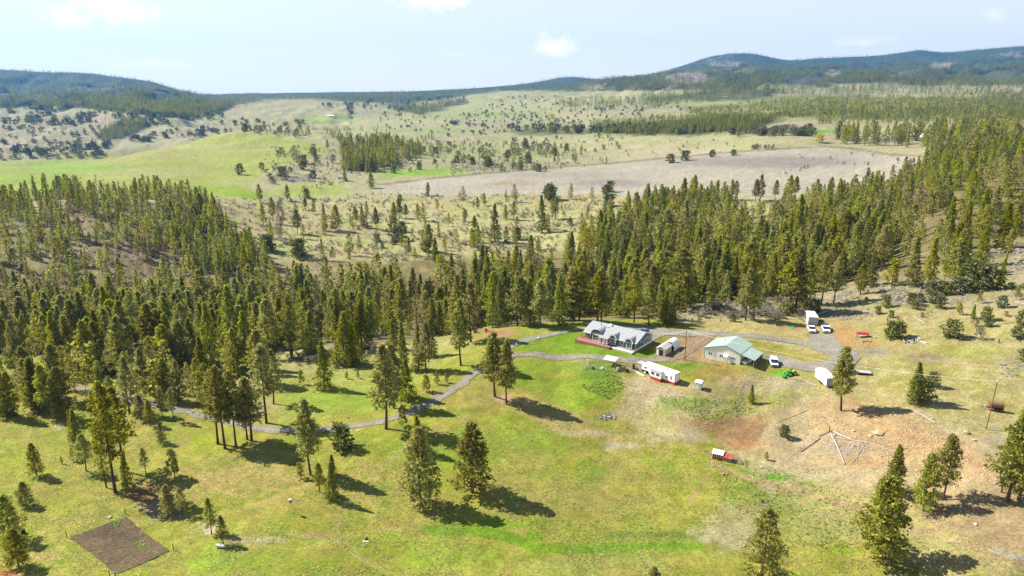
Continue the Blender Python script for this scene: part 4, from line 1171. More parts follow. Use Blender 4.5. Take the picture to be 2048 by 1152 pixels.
patch([(0, 205), (460, 225), (420, 250), (0, 250)], 500, 8, 16, 'FNJ', 2300, 5000, clump=.42, cs=120)
patch([(1000, 190), (1400, 200), (1350, 250), (900, 255)], 260, 3, 9, 'JJBF', 1800, 5000, clump=.45, cs=90)
# mountains
patch([(-60, 140), (200, 150), (300, 165), (350, 182), (430, 192), (700, 190), (930, 182), (960, 184), (880, 198), (760, 206), (640, 200), (540, 200), (470, 212), (400, 238), (300, 232), (150, 216), (-60, 220)], 7500, 16, 25, 'FNF', 2300, 9500, clump=.34, cs=210)
patch([(960, 180), (1100, 162), (1140, 156), (1290, 156), (1420, 122), (1460, 112), (1540, 118), (1700, 118), (1850, 106), (2100, 96), (2100, 172), (1700, 172), (1500, 178), (1250, 182), (1050, 184)], 11500, 15, 25, 'FNF', 3300, 11000, clump=.39, cs=300)
# along the skyline itself
for (ua, va), (ub, vb) in zip(SKY_L[1:-1], SKY_L[2:]):
    n = int((ub - ua) * 1.1)
    for i in range(n):
        f = rng.uniform(); u = ua + (ub - ua) * f; a = float(az(u, va + (vb - va) * f))
        Yb = 6300 if u <= 420 else (7600 if u < 950 else 8600)
        Y = Yb * rng.uniform(.97, 1.01); x = a * Y
        TREES.append(dict(kind='FN'[rng.integers(2)], x=x, y=Y, z=gz(x, Y), h=rng.uniform(12, 26), label=None, man=False))
# small growth on the near right slope and the bank
patch([(1700, 560), (2048, 520), (2048, 640), (1760, 640)], 46, .8, 2.6, 'JJYB', 200, 330)
patch([(1350, 600), (1560, 610), (1560, 640), (1380, 650)], 26, .7, 1.8, 'JBB', 200, 330)

# keep clearings clear
def keep(t):
    if t['man']: return True
    u, v = proj(t['x'], t['y'], t['z'])
    if t['y'] < 262 and t['h'] > 4 and 1010 < u < 1520: return False
    for (u0, v0, su, sv) in [(1375, 157, 56, 14), (1456, 128, 28, 7), (1885, 131, 24, 6), (1660, 146, 20, 4), (1200, 176, 30, 4)]:
        if t['y'] > 3000 and ((u - u0) / su) ** 2 + ((v - v0) / sv) ** 2 < .7 and rng.uniform() < .9: return False
    if 440 < t['y'] < 900 and t['h'] > 6 and 560 < u < 1180 and v < 388 and v > 345: return False
    return True
TREES = [t for t in TREES if keep(t)]
for t in TREES:
    D = CAMZ - t['z']; dp = t['y'] * math.cos(PITCH) + D * math.sin(PITCH)
    t['px'] = FPX * t['h'] / dp
    t['u'], t['v'] = proj(t['x'], t['y'], t['z'])
    t['inv'] = -40 < t['u'] < 2090 and t['v'] - t['px'] < 1165
    t['fam'] = {'W': 'pine', 'P': 'pine', 'S': 'pine', 'Y': 'pine', 'D': 'pine', 'F': 'fir', 'N': 'fir', 'J': 'shrub', 'B': 'shrub'}[t['kind']]
NAMES = {'W': ('pine_tree', 'pine tree'), 'P': ('pine_tree', 'pine tree'), 'S': ('pine_tree', 'pine tree'), 'Y': ('young_pine', 'young pine'), 'D': ('dead_pine', 'dead pine'),
         'F': ('fir_tree', 'fir tree'), 'N': ('fir_tree', 'fir tree'), 'J': ('juniper', 'juniper'), 'B': ('bare_bush', 'bush')}
WORD = {'W': 'broad green pine', 'P': 'tall green pine', 'S': 'slim bare-stemmed pine', 'Y': 'young pine', 'D': 'dying rusty brown pine', 'F': 'dense dark green fir', 'N': 'narrow pointed fir', 'J': 'round green juniper', 'B': 'leafless grey bush'}
def zone(t):
    u, y, x = t['u'], t['y'], t['x']
    if y < 275:
        if u < 560: return 'at the edge of the left woods', 'trees at the edge of the left woods'
        if u < 1010: return 'on the wooded slope left of the driveway', 'trees on the slope left of the driveway'
        if u < 1400: return 'in the front row of forest behind the house', 'front row of forest behind the house'
        if u < 1720: return 'at the forest front behind the shop and parked trucks', 'forest front behind the shop'
        return 'on the grassy rock-strewn slope at upper right', 'growth on the upper right slope'
    if y < 470:
        if u < 480: return 'in the shaded ravine forest at left', 'ravine forest at left'
        if u < 1000: return 'in the middle of the dense ravine forest', 'ravine forest in the middle'
        if u < 1540: return 'in the dense forest behind the house and shop', 'dense forest behind house and shop'
        return 'in the dense forest above the right rock ridge', 'forest above the right rock ridge'
    if y < 780:
        if u < 480: return 'on the wooded knoll at left below the meadow', 'trees on the left knoll'
        if u < 1260: return 'scattered on the sagebrush hillside beyond the forest', 'trees on the sagebrush hillside'
        return 'on the far edge of the forest below the bare field', 'trees below the bare field'
    if u < 1000: return 'in the rolling pasture between green meadow and bare field', 'trees in the rolling pasture'
    return 'beside the bare tan field in the distance', 'trees by the distant bare field'
taken = set()
for fam in ('pine', 'fir', 'shrub'):
    L_ = sorted([t for t in TREES if t['fam'] == fam and t['inv']], key=lambda t: (-t['man'], -t['px']))
    for t in L_[:295 if fam != 'shrub' else 120]: t['solo'] = True
LAND = [(150, 'by the left edge'), (320, 'behind the left road bend'), (520, 'behind the two big firs'), (700, 'above the shadowed slope'), (900, 'above the driveway'), (1100, 'left of the house'), (1320, 'straight behind the house'), (1520, 'behind the workshop'), (1700, 'behind the white pickups'), (1880, 'above the ridge rocks'), (9999, 'by the right edge')]
def auto_label(t):
    h = t['h']
    sz = {'J': (1.6, 3.5, 6), 'B': (1.6, 3.5, 6)}.get(t['kind'], (9, 16, 22))
    s_ = ('small', 'mid-sized', 'tall', 'very tall')[sum(h > q for q in sz)]
    w = {'W': 'broad pine', 'P': 'green pine', 'S': 'bare-stemmed pine', 'Y': 'young pine', 'D': 'rusty dying pine', 'F': 'dense fir', 'N': 'narrow fir', 'J': 'round juniper', 'B': 'leafless bush'}[t['kind']]
    ld = next(l for c, l in LAND if t['u'] < c)
    y = t['y']
    row = 'nearest row' if y < 275 else 'forest front' if y < 310 else 'deep in ravine forest' if y < 380 else 'far ravine side' if y < 470 else 'beyond the ravine' if y < 780 else 'distant pasture'
    return s_ + ' ' + w + ', ' + row + ', ' + ld
counts = {}
cand = [t for t in TREES if t.get('solo') and not t['label']]
byl = {}
for t in cand: byl.setdefault(auto_label(t), []).append(t)
ORD = ['leftmost', 'second from left', 'third from left', 'fourth from left', 'fifth from left', 'sixth from left', 'seventh from left', 'eighth from left', 'ninth from left', 'tenth from left', 'eleventh from left', 'twelfth from left', 'thirteenth from left', 'fourteenth from left', 'fifteenth from left', 'sixteenth from left']
for l, ts in byl.items():
    ts.sort(key=lambda t: t['u'])
    for i, t in enumerate(ts): t['label'] = l if len(ts) == 1 else l + ', ' + (ORD[i] if i < len(ORD) else 'rightmost of many')
labels_used = {}
SIZEW = lambda t: ''
for t in TREES:
    if not t.get('solo'): continue
    k = t['kind']; nm, cat = NAMES[k]
    lib = HI[k]; j = rng.integers(len(lib)); tme, cme, H = lib[j]
    zl, zg = zone(t)
    label = t['label'] or (WORD[k] + ' ' + zl)
    grp = ('pines: ' if t['fam'] == 'pine' else 'firs: ' if t['fam'] == 'fir' else 'shrubs: ') + zg
    s = t['h'] / H
    rt = thing(nm, label, cat, (t['x'], t['y'], t['z'] - .05 * s), rng.uniform(0, 6.28), grp)
    w = s * rng.uniform(.84, 1.22)
    if k == 'S' : w *= .95
    rt.scale = (w, w, s)
    rt.rotation_euler = (rng.normal(0, .012), rng.normal(0, .012), rt.rotation_euler[2])
    cr = bpy.data.objects.new('crown', cme); COL.objects.link(cr); cr.parent = rt
    if k not in 'JB' or t['px'] > 24:
        tk = bpy.data.objects.new('trunk', tme); COL.objects.link(tk); tk.parent = rt
def mass(name, label, cat, sel, lib):
    if not sel: return
    protos = []; first = {}
    for k in lib:
        first[k] = len(protos); protos += (lib[k])
    idx = [first[t['kind']] + rng.integers(len(lib[t['kind']])) for t in sel]
    o = instanced(name, [(t['x'], t['y'], t['z']) for t in sel], [t['h'] for t in sel], rng.uniform(0, 6.28, len(sel)), protos, idx)
    o['label'] = label; o['category'] = cat
    return o
rest = [t for t in TREES if not t.get('solo')]
for fam, ks, nm in (('pine', 'WPSYD', 'pine'), ('fir', 'FN', 'fir'), ('shrub', 'JB', 'juniper')):
    a = [t for t in rest if t['fam'] == fam and t['y'] < 1700]; b = [t for t in rest if t['fam'] == fam and t['y'] >= 1700]
    mass(nm + '_woodland', 'mass of further %ss filling the wooded ravine and slopes' % nm, 'woodland', a, {k: LO[k] for k in ks if LO[k]})
    mass('distant_' + nm + '_woodland', 'distant %ss dotting the hills, benches and mountains' % nm, 'woodland', b, {k: FAR_[k] for k in ks})
print('TREES', len(TREES), {f: sum(1 for t in TREES if t['fam'] == f and t['inv']) for f in ('pine', 'fir', 'shrub')})
# ------------------------------------------------------------------ mesh pieces
class MB:
    def __init__(s): s.v = []; s.f = []
    def add(s, vs, fs):
        o = len(s.v); s.v += [tuple(p) for p in vs]; s.f += [tuple(i + o for i in f) for f in fs]; return s
    def box(s, x0, x1, y0, y1, z0, z1):
        return s.add([(x, y, z) for x in (x0, x1) for y in (y0, y1) for z in (z0, z1)], [(0, 1, 3, 2), (4, 6, 7, 5), (0, 4, 5, 1), (2, 3, 7, 6), (0, 2, 6, 4), (1, 5, 7, 3)])
    def prism(s, pts, a, b, axis='y'):
        """closed outline pts extruded a..b; axis y: pts are (x,z); axis x: (y,z); axis z: (x,y)"""
        n = len(pts)
        def m(p, t): return (p[0], t, p[1]) if axis == 'y' else (t, p[0], p[1]) if axis == 'x' else (p[0], p[1], t)
        vs = [m(p, a) for p in pts] + [m(p, b) for p in pts]
        fs = [tuple(range(n)), tuple(range(2 * n - 1, n - 1, -1))] + [(i, n + i, n + (i + 1) % n, (i + 1) % n) for i in range(n)]
        return s.add(vs, fs)
    def tube(s, path, r, seg=8, r2=None):
        path = [Vector(p) for p in path]; n = len(path)
        rr = [r + ((r2 if r2 is not None else r) - r) * i / (n - 1) for i in range(n)]
        v, f = tube_arrays(path, rr, seg); return s.add(v, f)
    def slab(s, a, b, c, d, t):
        """roof-like slab over four corners, thickness t"""
        P4 = [Vector(p) for p in (a, b, c, d)]; n = (P4[1] - P4[0]).cross(P4[3] - P4[0]).normalized()
        if n.z < 0: n = -n
        vs = P4 + [p + n * t for p in P4]
        return s.add(vs, [(0, 1, 2, 3), (7, 6, 5, 4), (0, 4, 5, 1), (1, 5, 6, 2), (2, 6, 7, 3), (3, 7, 4, 0)])
    def build(s, name, m, parent=None, label=None, smooth=False, bevel=0.0):
        me = bpy.data.meshes.new(name); me.from_pydata(s.v, [], s.f)
        bm = bmesh.new(); bm.from_mesh(me); bmesh.ops.recalc_face_normals(bm, faces=bm.faces)
        if bevel: bmesh.ops.bevel(bm, geom=list(bm.edges), offset=bevel, segments=2, affect='EDGES', profile=.6)
        bm.to_mesh(me); bm.free()
        me.materials.append(m)
        if smooth: me.polygons.foreach_set('use_smooth', [True] * len(me.polygons))
        me.update()
        o = bpy.data.objects.new(name, me); COL.objects.link(o)
        if parent is not None: o.parent = parent
        if label: o['label'] = label
        return o
def solo(o, label, cat, group=None):
    o['label'] = label; o['category'] = cat
    if group: o['group'] = group
    return o

# ------------------------------------------------------------------ colours of things
M_white = mat('white_paint', (.78, .78, .77), .5)
M_whitewall = mat('cream_metal', (.74, .73, .66), .45, noise=(1.2, .05))
M_roofgrey = mat('grey_shingle', (.27, .28, .28), .9, noise=(6, .18), bump=(30, .3))
M_bluegrey = mat('blue_grey_siding', (.085, .125, .135), .6, noise=(1.5, .1))
M_trim = mat('white_trim', (.75, .76, .77), .5)
M_navy = mat('navy_trim', (.03, .05, .13), .5)
M_glass = mat('window_glass', (.03, .04, .05), .08, spec=.8)
M_deck = mat('red_deck_stain', (.28, .12, .10), .75, noise=(3, .2))
M_greenroof = mat('green_metal_roof', (.33, .42, .36), .42, spec=.6, noise=(.8, .07))  # green lightened so the colour carries the sun's glare on the metal
M_greentrim = mat('green_trim', (.12, .26, .17), .5)
M_grav = mat('gravel', (.205, .19, .165), .95, noise=(.35, .10), bump=(6, .4))
M_soil = mat('tilled_soil', (.125, .085, .062), .95, noise=(1.4, .4), bump=(5, 1.0))
M_dark = mat('dark_metal', (.03, .03, .032), .5)
M_black = mat('black_rubber', (.018, .018, .02), .8)
M_steel = mat('galvanised_steel', (.42, .44, .45), .35, metal=.7)
M_grey = mat('grey_paint', (.30, .31, .32), .6, noise=(2, .1))
M_red = mat('red_paint', (.46, .04, .035), .5)
M_redw = mat('barn_red_wood', (.32, .07, .05), .8, noise=(3, .2))
M_wood = mat('weathered_wood', (.30, .23, .17), .85, noise=(3, .3))
M_woodo = mat('orange_wood', (.34, .17, .08), .8, noise=(3, .25))
M_log = mat('bleached_log', (.33, .29, .265), .85, noise=(3, .25))
M_pole = mat('pole_wood', (.20, .10, .05), .85, noise=(2, .25))
M_blue = mat('dark_blue_paint', (.02, .045, .13), .25, spec=.6)
M_carwhite = mat('car_white', (.74, .75, .77), .3, spec=.6)
M_green = mat('tractor_green', (.01, .28, .04), .4)
M_yellow = mat('yellow_paint', (.65, .42, .02), .5)
M_orange = mat('orange_paint', (.60, .20, .05), .5)
M_rust = mat('rust', (.17, .085, .06), .75, noise=(3, .4))
M_tank = mat('gas_tank_paint', (.52, .55, .56), .4)
M_rock = mat('orange_rock', (.40, .285, .175), .9, noise=(1.5, .3), bump=(4, .6))
M_basalt = mat('basalt', (.17, .15, .13), .9, noise=(1.5, .35), bump=(4, .6))
M_pale = mat('pale_concrete', (.52, .48, .44), .9, noise=(2, .1))
M_tan = mat('tan_siding', (.33, .27, .22), .8, noise=(2, .15))
M_wire = mat('pale_wire', (.8, .8, .74), .5)
M_tarp = mat('green_plastic', (.02, .25, .09), .4)
M_fencewire = mat('pen_wire', (.35, .34, .33), .6)

# ------------------------------------------------------------------ draped sheets: gravel, soil
M_grav = M_ground
GRAV_C = alb(180, 173, 158); GRAV_E = alb(186, 172, 128); cur_c = [GRAV_C, GRAV_E]
def soil_attr(me, cols):
    a = me.color_attributes.new('soil', 'FLOAT_COLOR', 'POINT'); a.data.foreach_set('color', np.c_[np.array(cols), np.ones(len(cols))].astype(np.float32).ravel())
def resample(pts, step):
    out = []
    for p, q in zip(pts[:-1], pts[1:]):
        n = max(1, int((q - p).length / step)); out += [p.lerp(q, i / n) for i in range(n)]
    return out + [pts[-1]]
def smooth_path(pts, k=3):
    for _ in range(k):
        q = [pts[0]]
        for a, b in zip(pts[:-1], pts[1:]): q += [a.lerp(b, .25), a.lerp(b, .75)]
        pts = q + [pts[-1]]
    return pts
def strip(name, px, width, m, lift, step=.6, rag=.32, c0=None):
    GRAV_C = cur_c[0] if c0 is None else c0
    P3 = [P(u, v) for u, v in px]; P2 = [Vector((p.x, p.y)) for p in P3]
    P2 = resample(smooth_path(P2), step)
    V, F, CC = [], [], []; cols = 8
    for i, p in enumerate(P2):
        t = (P2[min(i + 1, len(P2) - 1)] - P2[max(i - 1, 0)]).normalized(); nrm = Vector((-t.y, t.x))
        for c in range(cols + 1):
            o_ = (c / cols - .5) * width
            if c in (0, cols): o_ += (float(vnoise(np.array([i * .31]), np.array([c * 9.7]), 61)[0]) - .5) * 2 * rag * 2
            q = p + nrm * o_
            V.append((q.x, q.y, gz(q.x, q.y) + lift))
            CC.append((GRAV_C * (.82 if c in (2, 6) else 1.08 if c == 4 else .98) if 0 < c < cols else GRAV_E) * (.92 + .16 * float(vnoise(np.array([q.x * .6]), np.array([q.y * .6]), 66)[0])))
    for i in range(len(P2) - 1):
        for c in range(cols):
            a = i * (cols + 1) + c; F.append((a, a + 1, a + cols + 2, a + cols + 1))
    me = bpy.data.meshes.new(name); me.from_pydata(V, [], F); soil_attr(me, CC); me.materials.append(m); me.polygons.foreach_set('use_smooth', [True] * len(F)); me.update()
    o = bpy.data.objects.new(name, me); COL.objects.link(o); o['kind'] = 'structure'; return o
def sheet(name, px, m, lift, step=.7, rag=.3, zf=None, kind='structure', colf=lambda x, y, edge: (GRAV_E if edge else GRAV_C) * (.88 + .24 * float(vnoise(np.array([x * .3]), np.array([y * .3]), 67)[0]))):
    B = [P(u, v) for u, v in px]; B2 = [Vector((p.x, p.y)) for p in B]; B2.append(B2[0])
    Bd = resample(B2, step)[:-1]
    if rag: Bd = [b + Vector(((float(vnoise(np.array([b.x * .8]), np.array([b.y * .8]), 63)[0]) - .5) * 2 * rag, (float(vnoise(np.array([b.x * .8]), np.array([b.y * .8]), 64)[0]) - .5) * 2 * rag)) for b in Bd]
    xs = [b.x for b in Bd]; ysb = [b.y for b in Bd]
    gx, gy = np.meshgrid(np.arange(min(xs), max(xs), step), np.arange(min(ysb), max(ysb), step)); gx = gx.ravel() + .013; gy = gy.ravel() + .017
    arr = np.array([(b.x, b.y) for b in Bd]); k = inpoly(gx, gy, arr); gx = gx[k]; gy = gy[k]
    d = np.min(np.hypot(gx[:, None] - arr[None, :, 0], gy[:, None] - arr[None, :, 1]), 1); gx = gx[d > step * .45]; gy = gy[d > step * .45]
    pts = Bd + [Vector((float(x), float(y))) for x, y in zip(gx, gy)]
    n = len(Bd)
    res = delaunay_2d_cdt(pts, [(i, (i + 1) % n) for i in range(n)], [list(range(n))], 1, 1e-5)
    V = [(p.x, p.y, gz(p.x, p.y) + lift + (zf(p.x, p.y) if zf else 0)) for p in res[0]]
    me = bpy.data.meshes.new(name); me.from_pydata(V, [], [tuple(f) for f in res[2]])
    bm = bmesh.new(); bm.from_mesh(me)
    for f in bm.faces:
        if f.normal.z < 0: f.normal_flip()
    bm.to_mesh(me); bm.free()
    soil_attr(me, [colf(v[0], v[1], i < n) for i, v in enumerate(V)])
    me.materials.append(m); me.polygons.foreach_set('use_smooth', [True] * len(me.polygons)); me.update()
    o = bpy.data.objects.new(name, me); COL.objects.link(o); o['kind'] = kind; return o

strip('driveway', [(-80, 735), (0, 748), (60, 758), (130, 770), (200, 783), (290, 806), (380, 824), (450, 842), (520, 858), (590, 863), (660, 858), (740, 848), (800, 834), (850, 812), (890, 790), (930, 762), (956, 742), (985, 722), (1020, 711), (1080, 709), (1160, 713), (1220, 719), (1290, 722), (1345, 718)], 3.4, M_grav, .10)
strip('driveway', [(975, 728), (1000, 704), (1024, 688), (1078, 674), (1130, 664), (1175, 656), (1215, 652)], 4.0, M_grav, .107)
strip('driveway', [(1380, 664), (1430, 667), (1480, 671), (1560, 679), (1620, 690), (1660, 706), (1680, 722)], 4.4, M_grav, .114)
sheet('gravel_yard', [(1200, 650), (1290, 653), (1350, 659), (1420, 663), (1428, 671), (1380, 673), (1330, 671), (1312, 679), (1300, 690), (1285, 690), (1240, 665), (1205, 658)], M_grav, .121, .8)
sheet('gravel_yard', [(1622, 668), (1664, 668), (1682, 690), (1712, 702), (1722, 716), (1708, 733), (1660, 744), (1610, 743), (1570, 735), (1530, 722), (1522, 706), (1560, 711), (1610, 724), (1652, 724), (1662, 712), (1640, 700), (1612, 688)], M_grav, .128, .8)
strip('dirt_lane', [(1420, 668), (1400, 682), (1380, 698), (1350, 712), (1330, 719)], 5.0, M_ground, .100, c0=alb(186, 158, 128))
# garden plot with furrows
gA, gB = P(252, 1034), P(142, 1078)
gdir = Vector((gB.x - gA.x, gB.y - gA.y)).normalized()
def t_(x, y): return x * gdir.y - y * gdir.x
def soilcol(x, y, edge):
    k = .7 + .55 * float(vnoise(np.array([x * 2.3]), np.array([y * 2.3]), 72)[0]) + .25 * float(vnoise(np.array([x * .4]), np.array([y * .4]), 73)[0])
    w = float(vnoise(np.array([x * .25 + 3]), np.array([y * .25]), 74)[0])
    return (alb(116, 98, 78) * (1 - w * .6) + alb(156, 134, 102) * w * .6) * k * (.72 + .28 * math.sin(t_(x, y) * 9) ** 2)
def furrow(x, y):
    t = x * gdir.y - y * gdir.x
    return .05 * math.sin(t * 9) + .10 * (float(vnoise(np.array([x * 1.7]), np.array([y * 1.7]), 71)[0]) - .3)
sheet('garden_soil', [(252, 1034), (340, 1102), (234, 1149), (141, 1076)], M_ground, .12, .28, .16, furrow, colf=soilcol)

# ------------------------------------------------------------------ the house
def window(parent, x0, x1, z0, z1, y, side='f', bars=(1, 1), trim=.12, name='window', fm=None):
    """framed window on a front wall (side f, facing -y at y) or on an end wall (side r, facing +x at x=y)"""
    def B(mb, a0, a1, b0, b1, o0, o1):
        if side == 'f': mb.box(a0, a1, y - o1, y - o0, b0, b1)
        else: mb.box(y + o0, y + o1, a0, a1, b0, b1)
    g = MB(); B(g, x0, x1, z0, z1, -.02, .03); w = g.build(name, M_glass, parent)
    fr = MB()
    B(fr, x0 - trim, x1 + trim, z1, z1 + trim, -.02, .07); B(fr, x0 - trim, x1 + trim, z0 - trim, z0, -.02, .07)
    B(fr, x0 - trim, x0, z0, z1, -.02, .068); B(fr, x1, x1 + trim, z0, z1, -.02, .068)
    for i in range(1, bars[0]): xx = x0 + (x1 - x0) * i / bars[0]; B(fr, xx - .035, xx + .035, z0, z1, .0, .055)
    for i in range(1, bars[1]): zz = z0 + (z1 - z0) * i / bars[1]; B(fr, x0, x1, zz - .03, zz + .03, .0, .05)
    fr.build('frame', fm or M_trim, w)
    return w
def house():
    t = thing('ranch_house', 'long blue-grey ranch house with grey roof, white trim and red deck', 'house', (24.7, 223.7, 0), R(-37.5))
    zb = min(gz(24.7 + 10, 218), gz(39.8, 212), gz(47, 220)) - .0
    t.location.z = gz(34, 220) + .1
    Lh, Dh, E, Rg = 19.0, 11.4, 2.65, 4.75
    w = MB(); w.prism([(0, -.8), (Dh, -.8), (Dh, E), (Dh / 2, Rg - .12), (0, E)], 0, Lh, 'x'); w.build('wall', M_bluegrey, t)
    sk = MB(); sk.box(-.03, Lh + .03, -.03, Dh + .03, -.9, .32); sk.build('skirting', M_trim, t)
    rf = MB(); o = .5
    s = (Rg - E) / (Dh / 2)
    rf.slab((-o, -o, E - s * o), (Lh + o, -o, E - s * o), (Lh + o, Dh / 2, Rg), (-o, Dh / 2, Rg), .14)
    rf.slab((-o, Dh + o, E - s * o), (Lh + o, Dh + o, E - s * o), (Lh + o, Dh / 2, Rg), (-o, Dh / 2, Rg), .14)
    roof = rf.build('roof', M_roofgrey, t)
    fa = MB(); fa.box(-o, Lh + o, -o - .05, -o + .0, E - s * o - .1, E - s * o + .15)
    for xx in (-o - .04, Lh + o):
        fa.slab((xx, -o, E - s * o - .12), (xx + .05, -o, E - s * o - .12), (xx + .05, Dh / 2, Rg - .12), (xx, Dh / 2, Rg - .12), .26)
        fa.slab((xx, Dh + o, E - s * o - .12), (xx + .05, Dh + o, E - s * o - .12), (xx + .05, Dh / 2, Rg - .12), (xx, Dh / 2, Rg - .12), .26)
    fa.build('fascia', M_trim, t)
    # arched bays: a bay body, a curved gable with navy face, a little roof
    def bay(x0, x1, dpt, top, wx0, wx1, wz0, wz1, bars):
        xm = (x0 + x1) / 2; hw = (x1 - x0) / 2
        arch = [(x0, .1)] + [(x0, E - .35)] + [(xm + hw * math.cos(math.pi * (1 - k / 10)), E - .35 + (top - E + .35) * math.sin(math.pi * k / 10)) for k in range(1, 10)] + [(x1, E - .35), (x1, .1)]
        b = MB(); b.prism(arch, -dpt, .2, 'y'); bb = b.build('bay', M_bluegrey, t)
        run = (top - E) / s + .6
        outer = [(xm + (hw + .3) * math.cos(math.pi * (1 - k / 12)), E - .35 + (top - E + .55) * math.sin(math.pi * k / 12)) for k in range(13)]
        inner = [(xm + (hw + .02) * math.cos(math.pi * (1 - k / 12)), E - .42 + (top - E + .35) * math.sin(math.pi * k / 12)) for k in range(13)][::-1]
        f = MB(); f.prism(outer + inner, -dpt - .35, -dpt - .12, 'y'); f.build('arch_trim', M_navy if hw > 1.5 else M_trim, bb)
        r = MB()
        for k in range(12):
            (xa, za), (xb, zb_) = outer[k], outer[k + 1]
            ya = max(0, (max(za, E) - E) / s + .1); yb = max(0, (max(zb_, E) - E) / s + .1)
            r.add([(xa, -dpt - .37, za), (xb, -dpt - .37, zb_), (xb, yb, zb_), (xa, ya, za), (xa, -dpt - .37, za + .08), (xb, -dpt - .37, zb_ + .08), (xb, yb, zb_ + .08), (xa, ya, za + .08)],
                  [(0, 1, 2, 3), (7, 6, 5, 4), (0, 4, 5, 1), (1, 5, 6, 2), (2, 6, 7, 3), (3, 7, 4, 0)])
        r.build('bay_roof', M_roofgrey, bb)
        window(t, wx0, wx1, wz0, wz1, -dpt, 'f', bars, .14)
    bay(2.9, 6.6, .35, 4.15, 3.3, 6.2, .5, 2.9, (3, 3))
    bay(9.9, 12.2, .55, 3.75, 10.3, 11.8, .6, 2.35, (2, 2))
    bay(15.6, 18.2, .55, 3.75, 16.1, 17.8, .6, 2.35, (2, 2))
    window(t, 13.5, 14.5, .9, 2.2, 0, 'f', (1, 2))
    window(t, .8, 2.0, .3, 2.3, 0, 'f', (2, 1))
    # entry porch
    pr = MB(); pr.slab((6.3, -2.2, 2.35), (9.9, -2.2, 2.35), (9.9, 1.3, 3.2), (6.3, 1.3, 3.2), .13); pr.build('porch_roof', M_roofgrey, t)
    for xx in (6.6, 8.1, 9.6):
        p = MB(); p.box(xx - .1, xx + .1, -2.1, -1.9, 0, 2.4); p.build('porch_post', M_trim, t)
    d = MB(); d.box(7.0, 7.95, -.04, .02, .35, 2.35); dd = d.build('door', M_trim, t)
    window(t, 8.4, 9.3, .5, 2.2, 0, 'f', (1, 2))
    # end wall windows
    for y0, y1, z0, z1 in ((5.7, 6.7, .9, 2.3), (7.9, 8.9, .9, 2.3), (10.0, 10.8, 1.0, 2.3), (3.6, 3.9, 1.8, 2.2)):
        window(t, y0, y1, z0, z1, Lh, 'r', (1, 2))
    for y0 in (-.02, Dh - .12):
        c = MB(); c.box(Lh - .02, Lh + .06, y0, y0 + .14, .3, 2.62); c.build('corner_board', M_trim, t)
    # roof furniture
    def rz_(y): return (E + s * y if y < Dh / 2 else E + s * (Dh - y)) + .12
    fl = MB(); fl.tube([(4.2, 3.4, rz_(3.4) - .2), (4.2, 3.4, rz_(3.4) + 2.6)], .09, 6); fl.box(4.05, 4.35, 3.25, 3.55, rz_(3.4) + 2.6, rz_(3.4) + 2.85); fl.build('stove_pipe', M_dark, t)
    ch = MB(); ch.box(6.4, 7.3, 4.6, 5.4, rz_(5) - .3, rz_(5) + .55); ch.build('chimney', M_white, t)
    for x in (8.8, 14.5): v = MB(); v.box(x, x + .5, 4.9, 5.3, rz_(5.1) - .1, rz_(5.1) + .2); v.build('vent', M_trim, t)
    sp = MB(); sp.slab((9.5, 6.3, rz_(6.3)), (12.0, 6.3, rz_(6.3)), (12.0, 6.9, rz_(6.9)), (9.5, 6.9, rz_(6.9)), .1); sp.build('skylight', M_blue, t)
    # deck, boards laid along the front
    n = 22; dk = MB(); dk.box(-1.7, 11.2, -3.25, -.05, -.8, .22)
    deck = dk.build('deck', M_deck, t)
    for i in range(8):
        b = MB(); y = -3.24 + i * .398; b.box(-1.75, 11.25, y, y + .385, .222, .262); b.build('board', M_deck, deck)
    sd_ = MB(); sd_.box(-1.7, -.05, -.05, 5.0, -.8, .25); sd_.build('side_deck', M_deck, t)
    rl = MB()
    for (xa, ya, xb, yb) in ((-1.6, -.5, -1.6, 4.9), (-1.6, -.5, 1.8, -.5)):
        for h in (.6, 1.0, 1.25): rl.tube([(xa, ya, h), (xb, yb, h)], .045, 4)
        for k in range(4): rl.box(xa + (xb - xa) * k / 3 - .05, xa + (xb - xa) * k / 3 + .05, ya + (yb - ya) * k / 3 - .05, ya + (yb - ya) * k / 3 + .05, .25, 1.3)
    rl.build('railing', M_redw, t)
    stp = MB(); stp.box(11.2, 12.2, -2.6, -.9, -.7, .02); stp.build('step', M_redw, t)
    # concrete walk on the right of the deck
    slabs = thing('paved_walk', 'pale concrete walk along the front of the blue-grey house', 'path', t.location, R(-37.5))
    for i in range(5):
        b = MB(); b.box(11.6 + i * 1.52, 13.05 + i * 1.52, -2.6, -1.0, -.8, .10 - .03 * i); b.build('slab', M_pale, slabs)
    ps = MB(); ps.box(13, 19.2, -.9, -.06, -.8, .2); ps.build('planter', M_tan, t)
    return t
H_ = house()

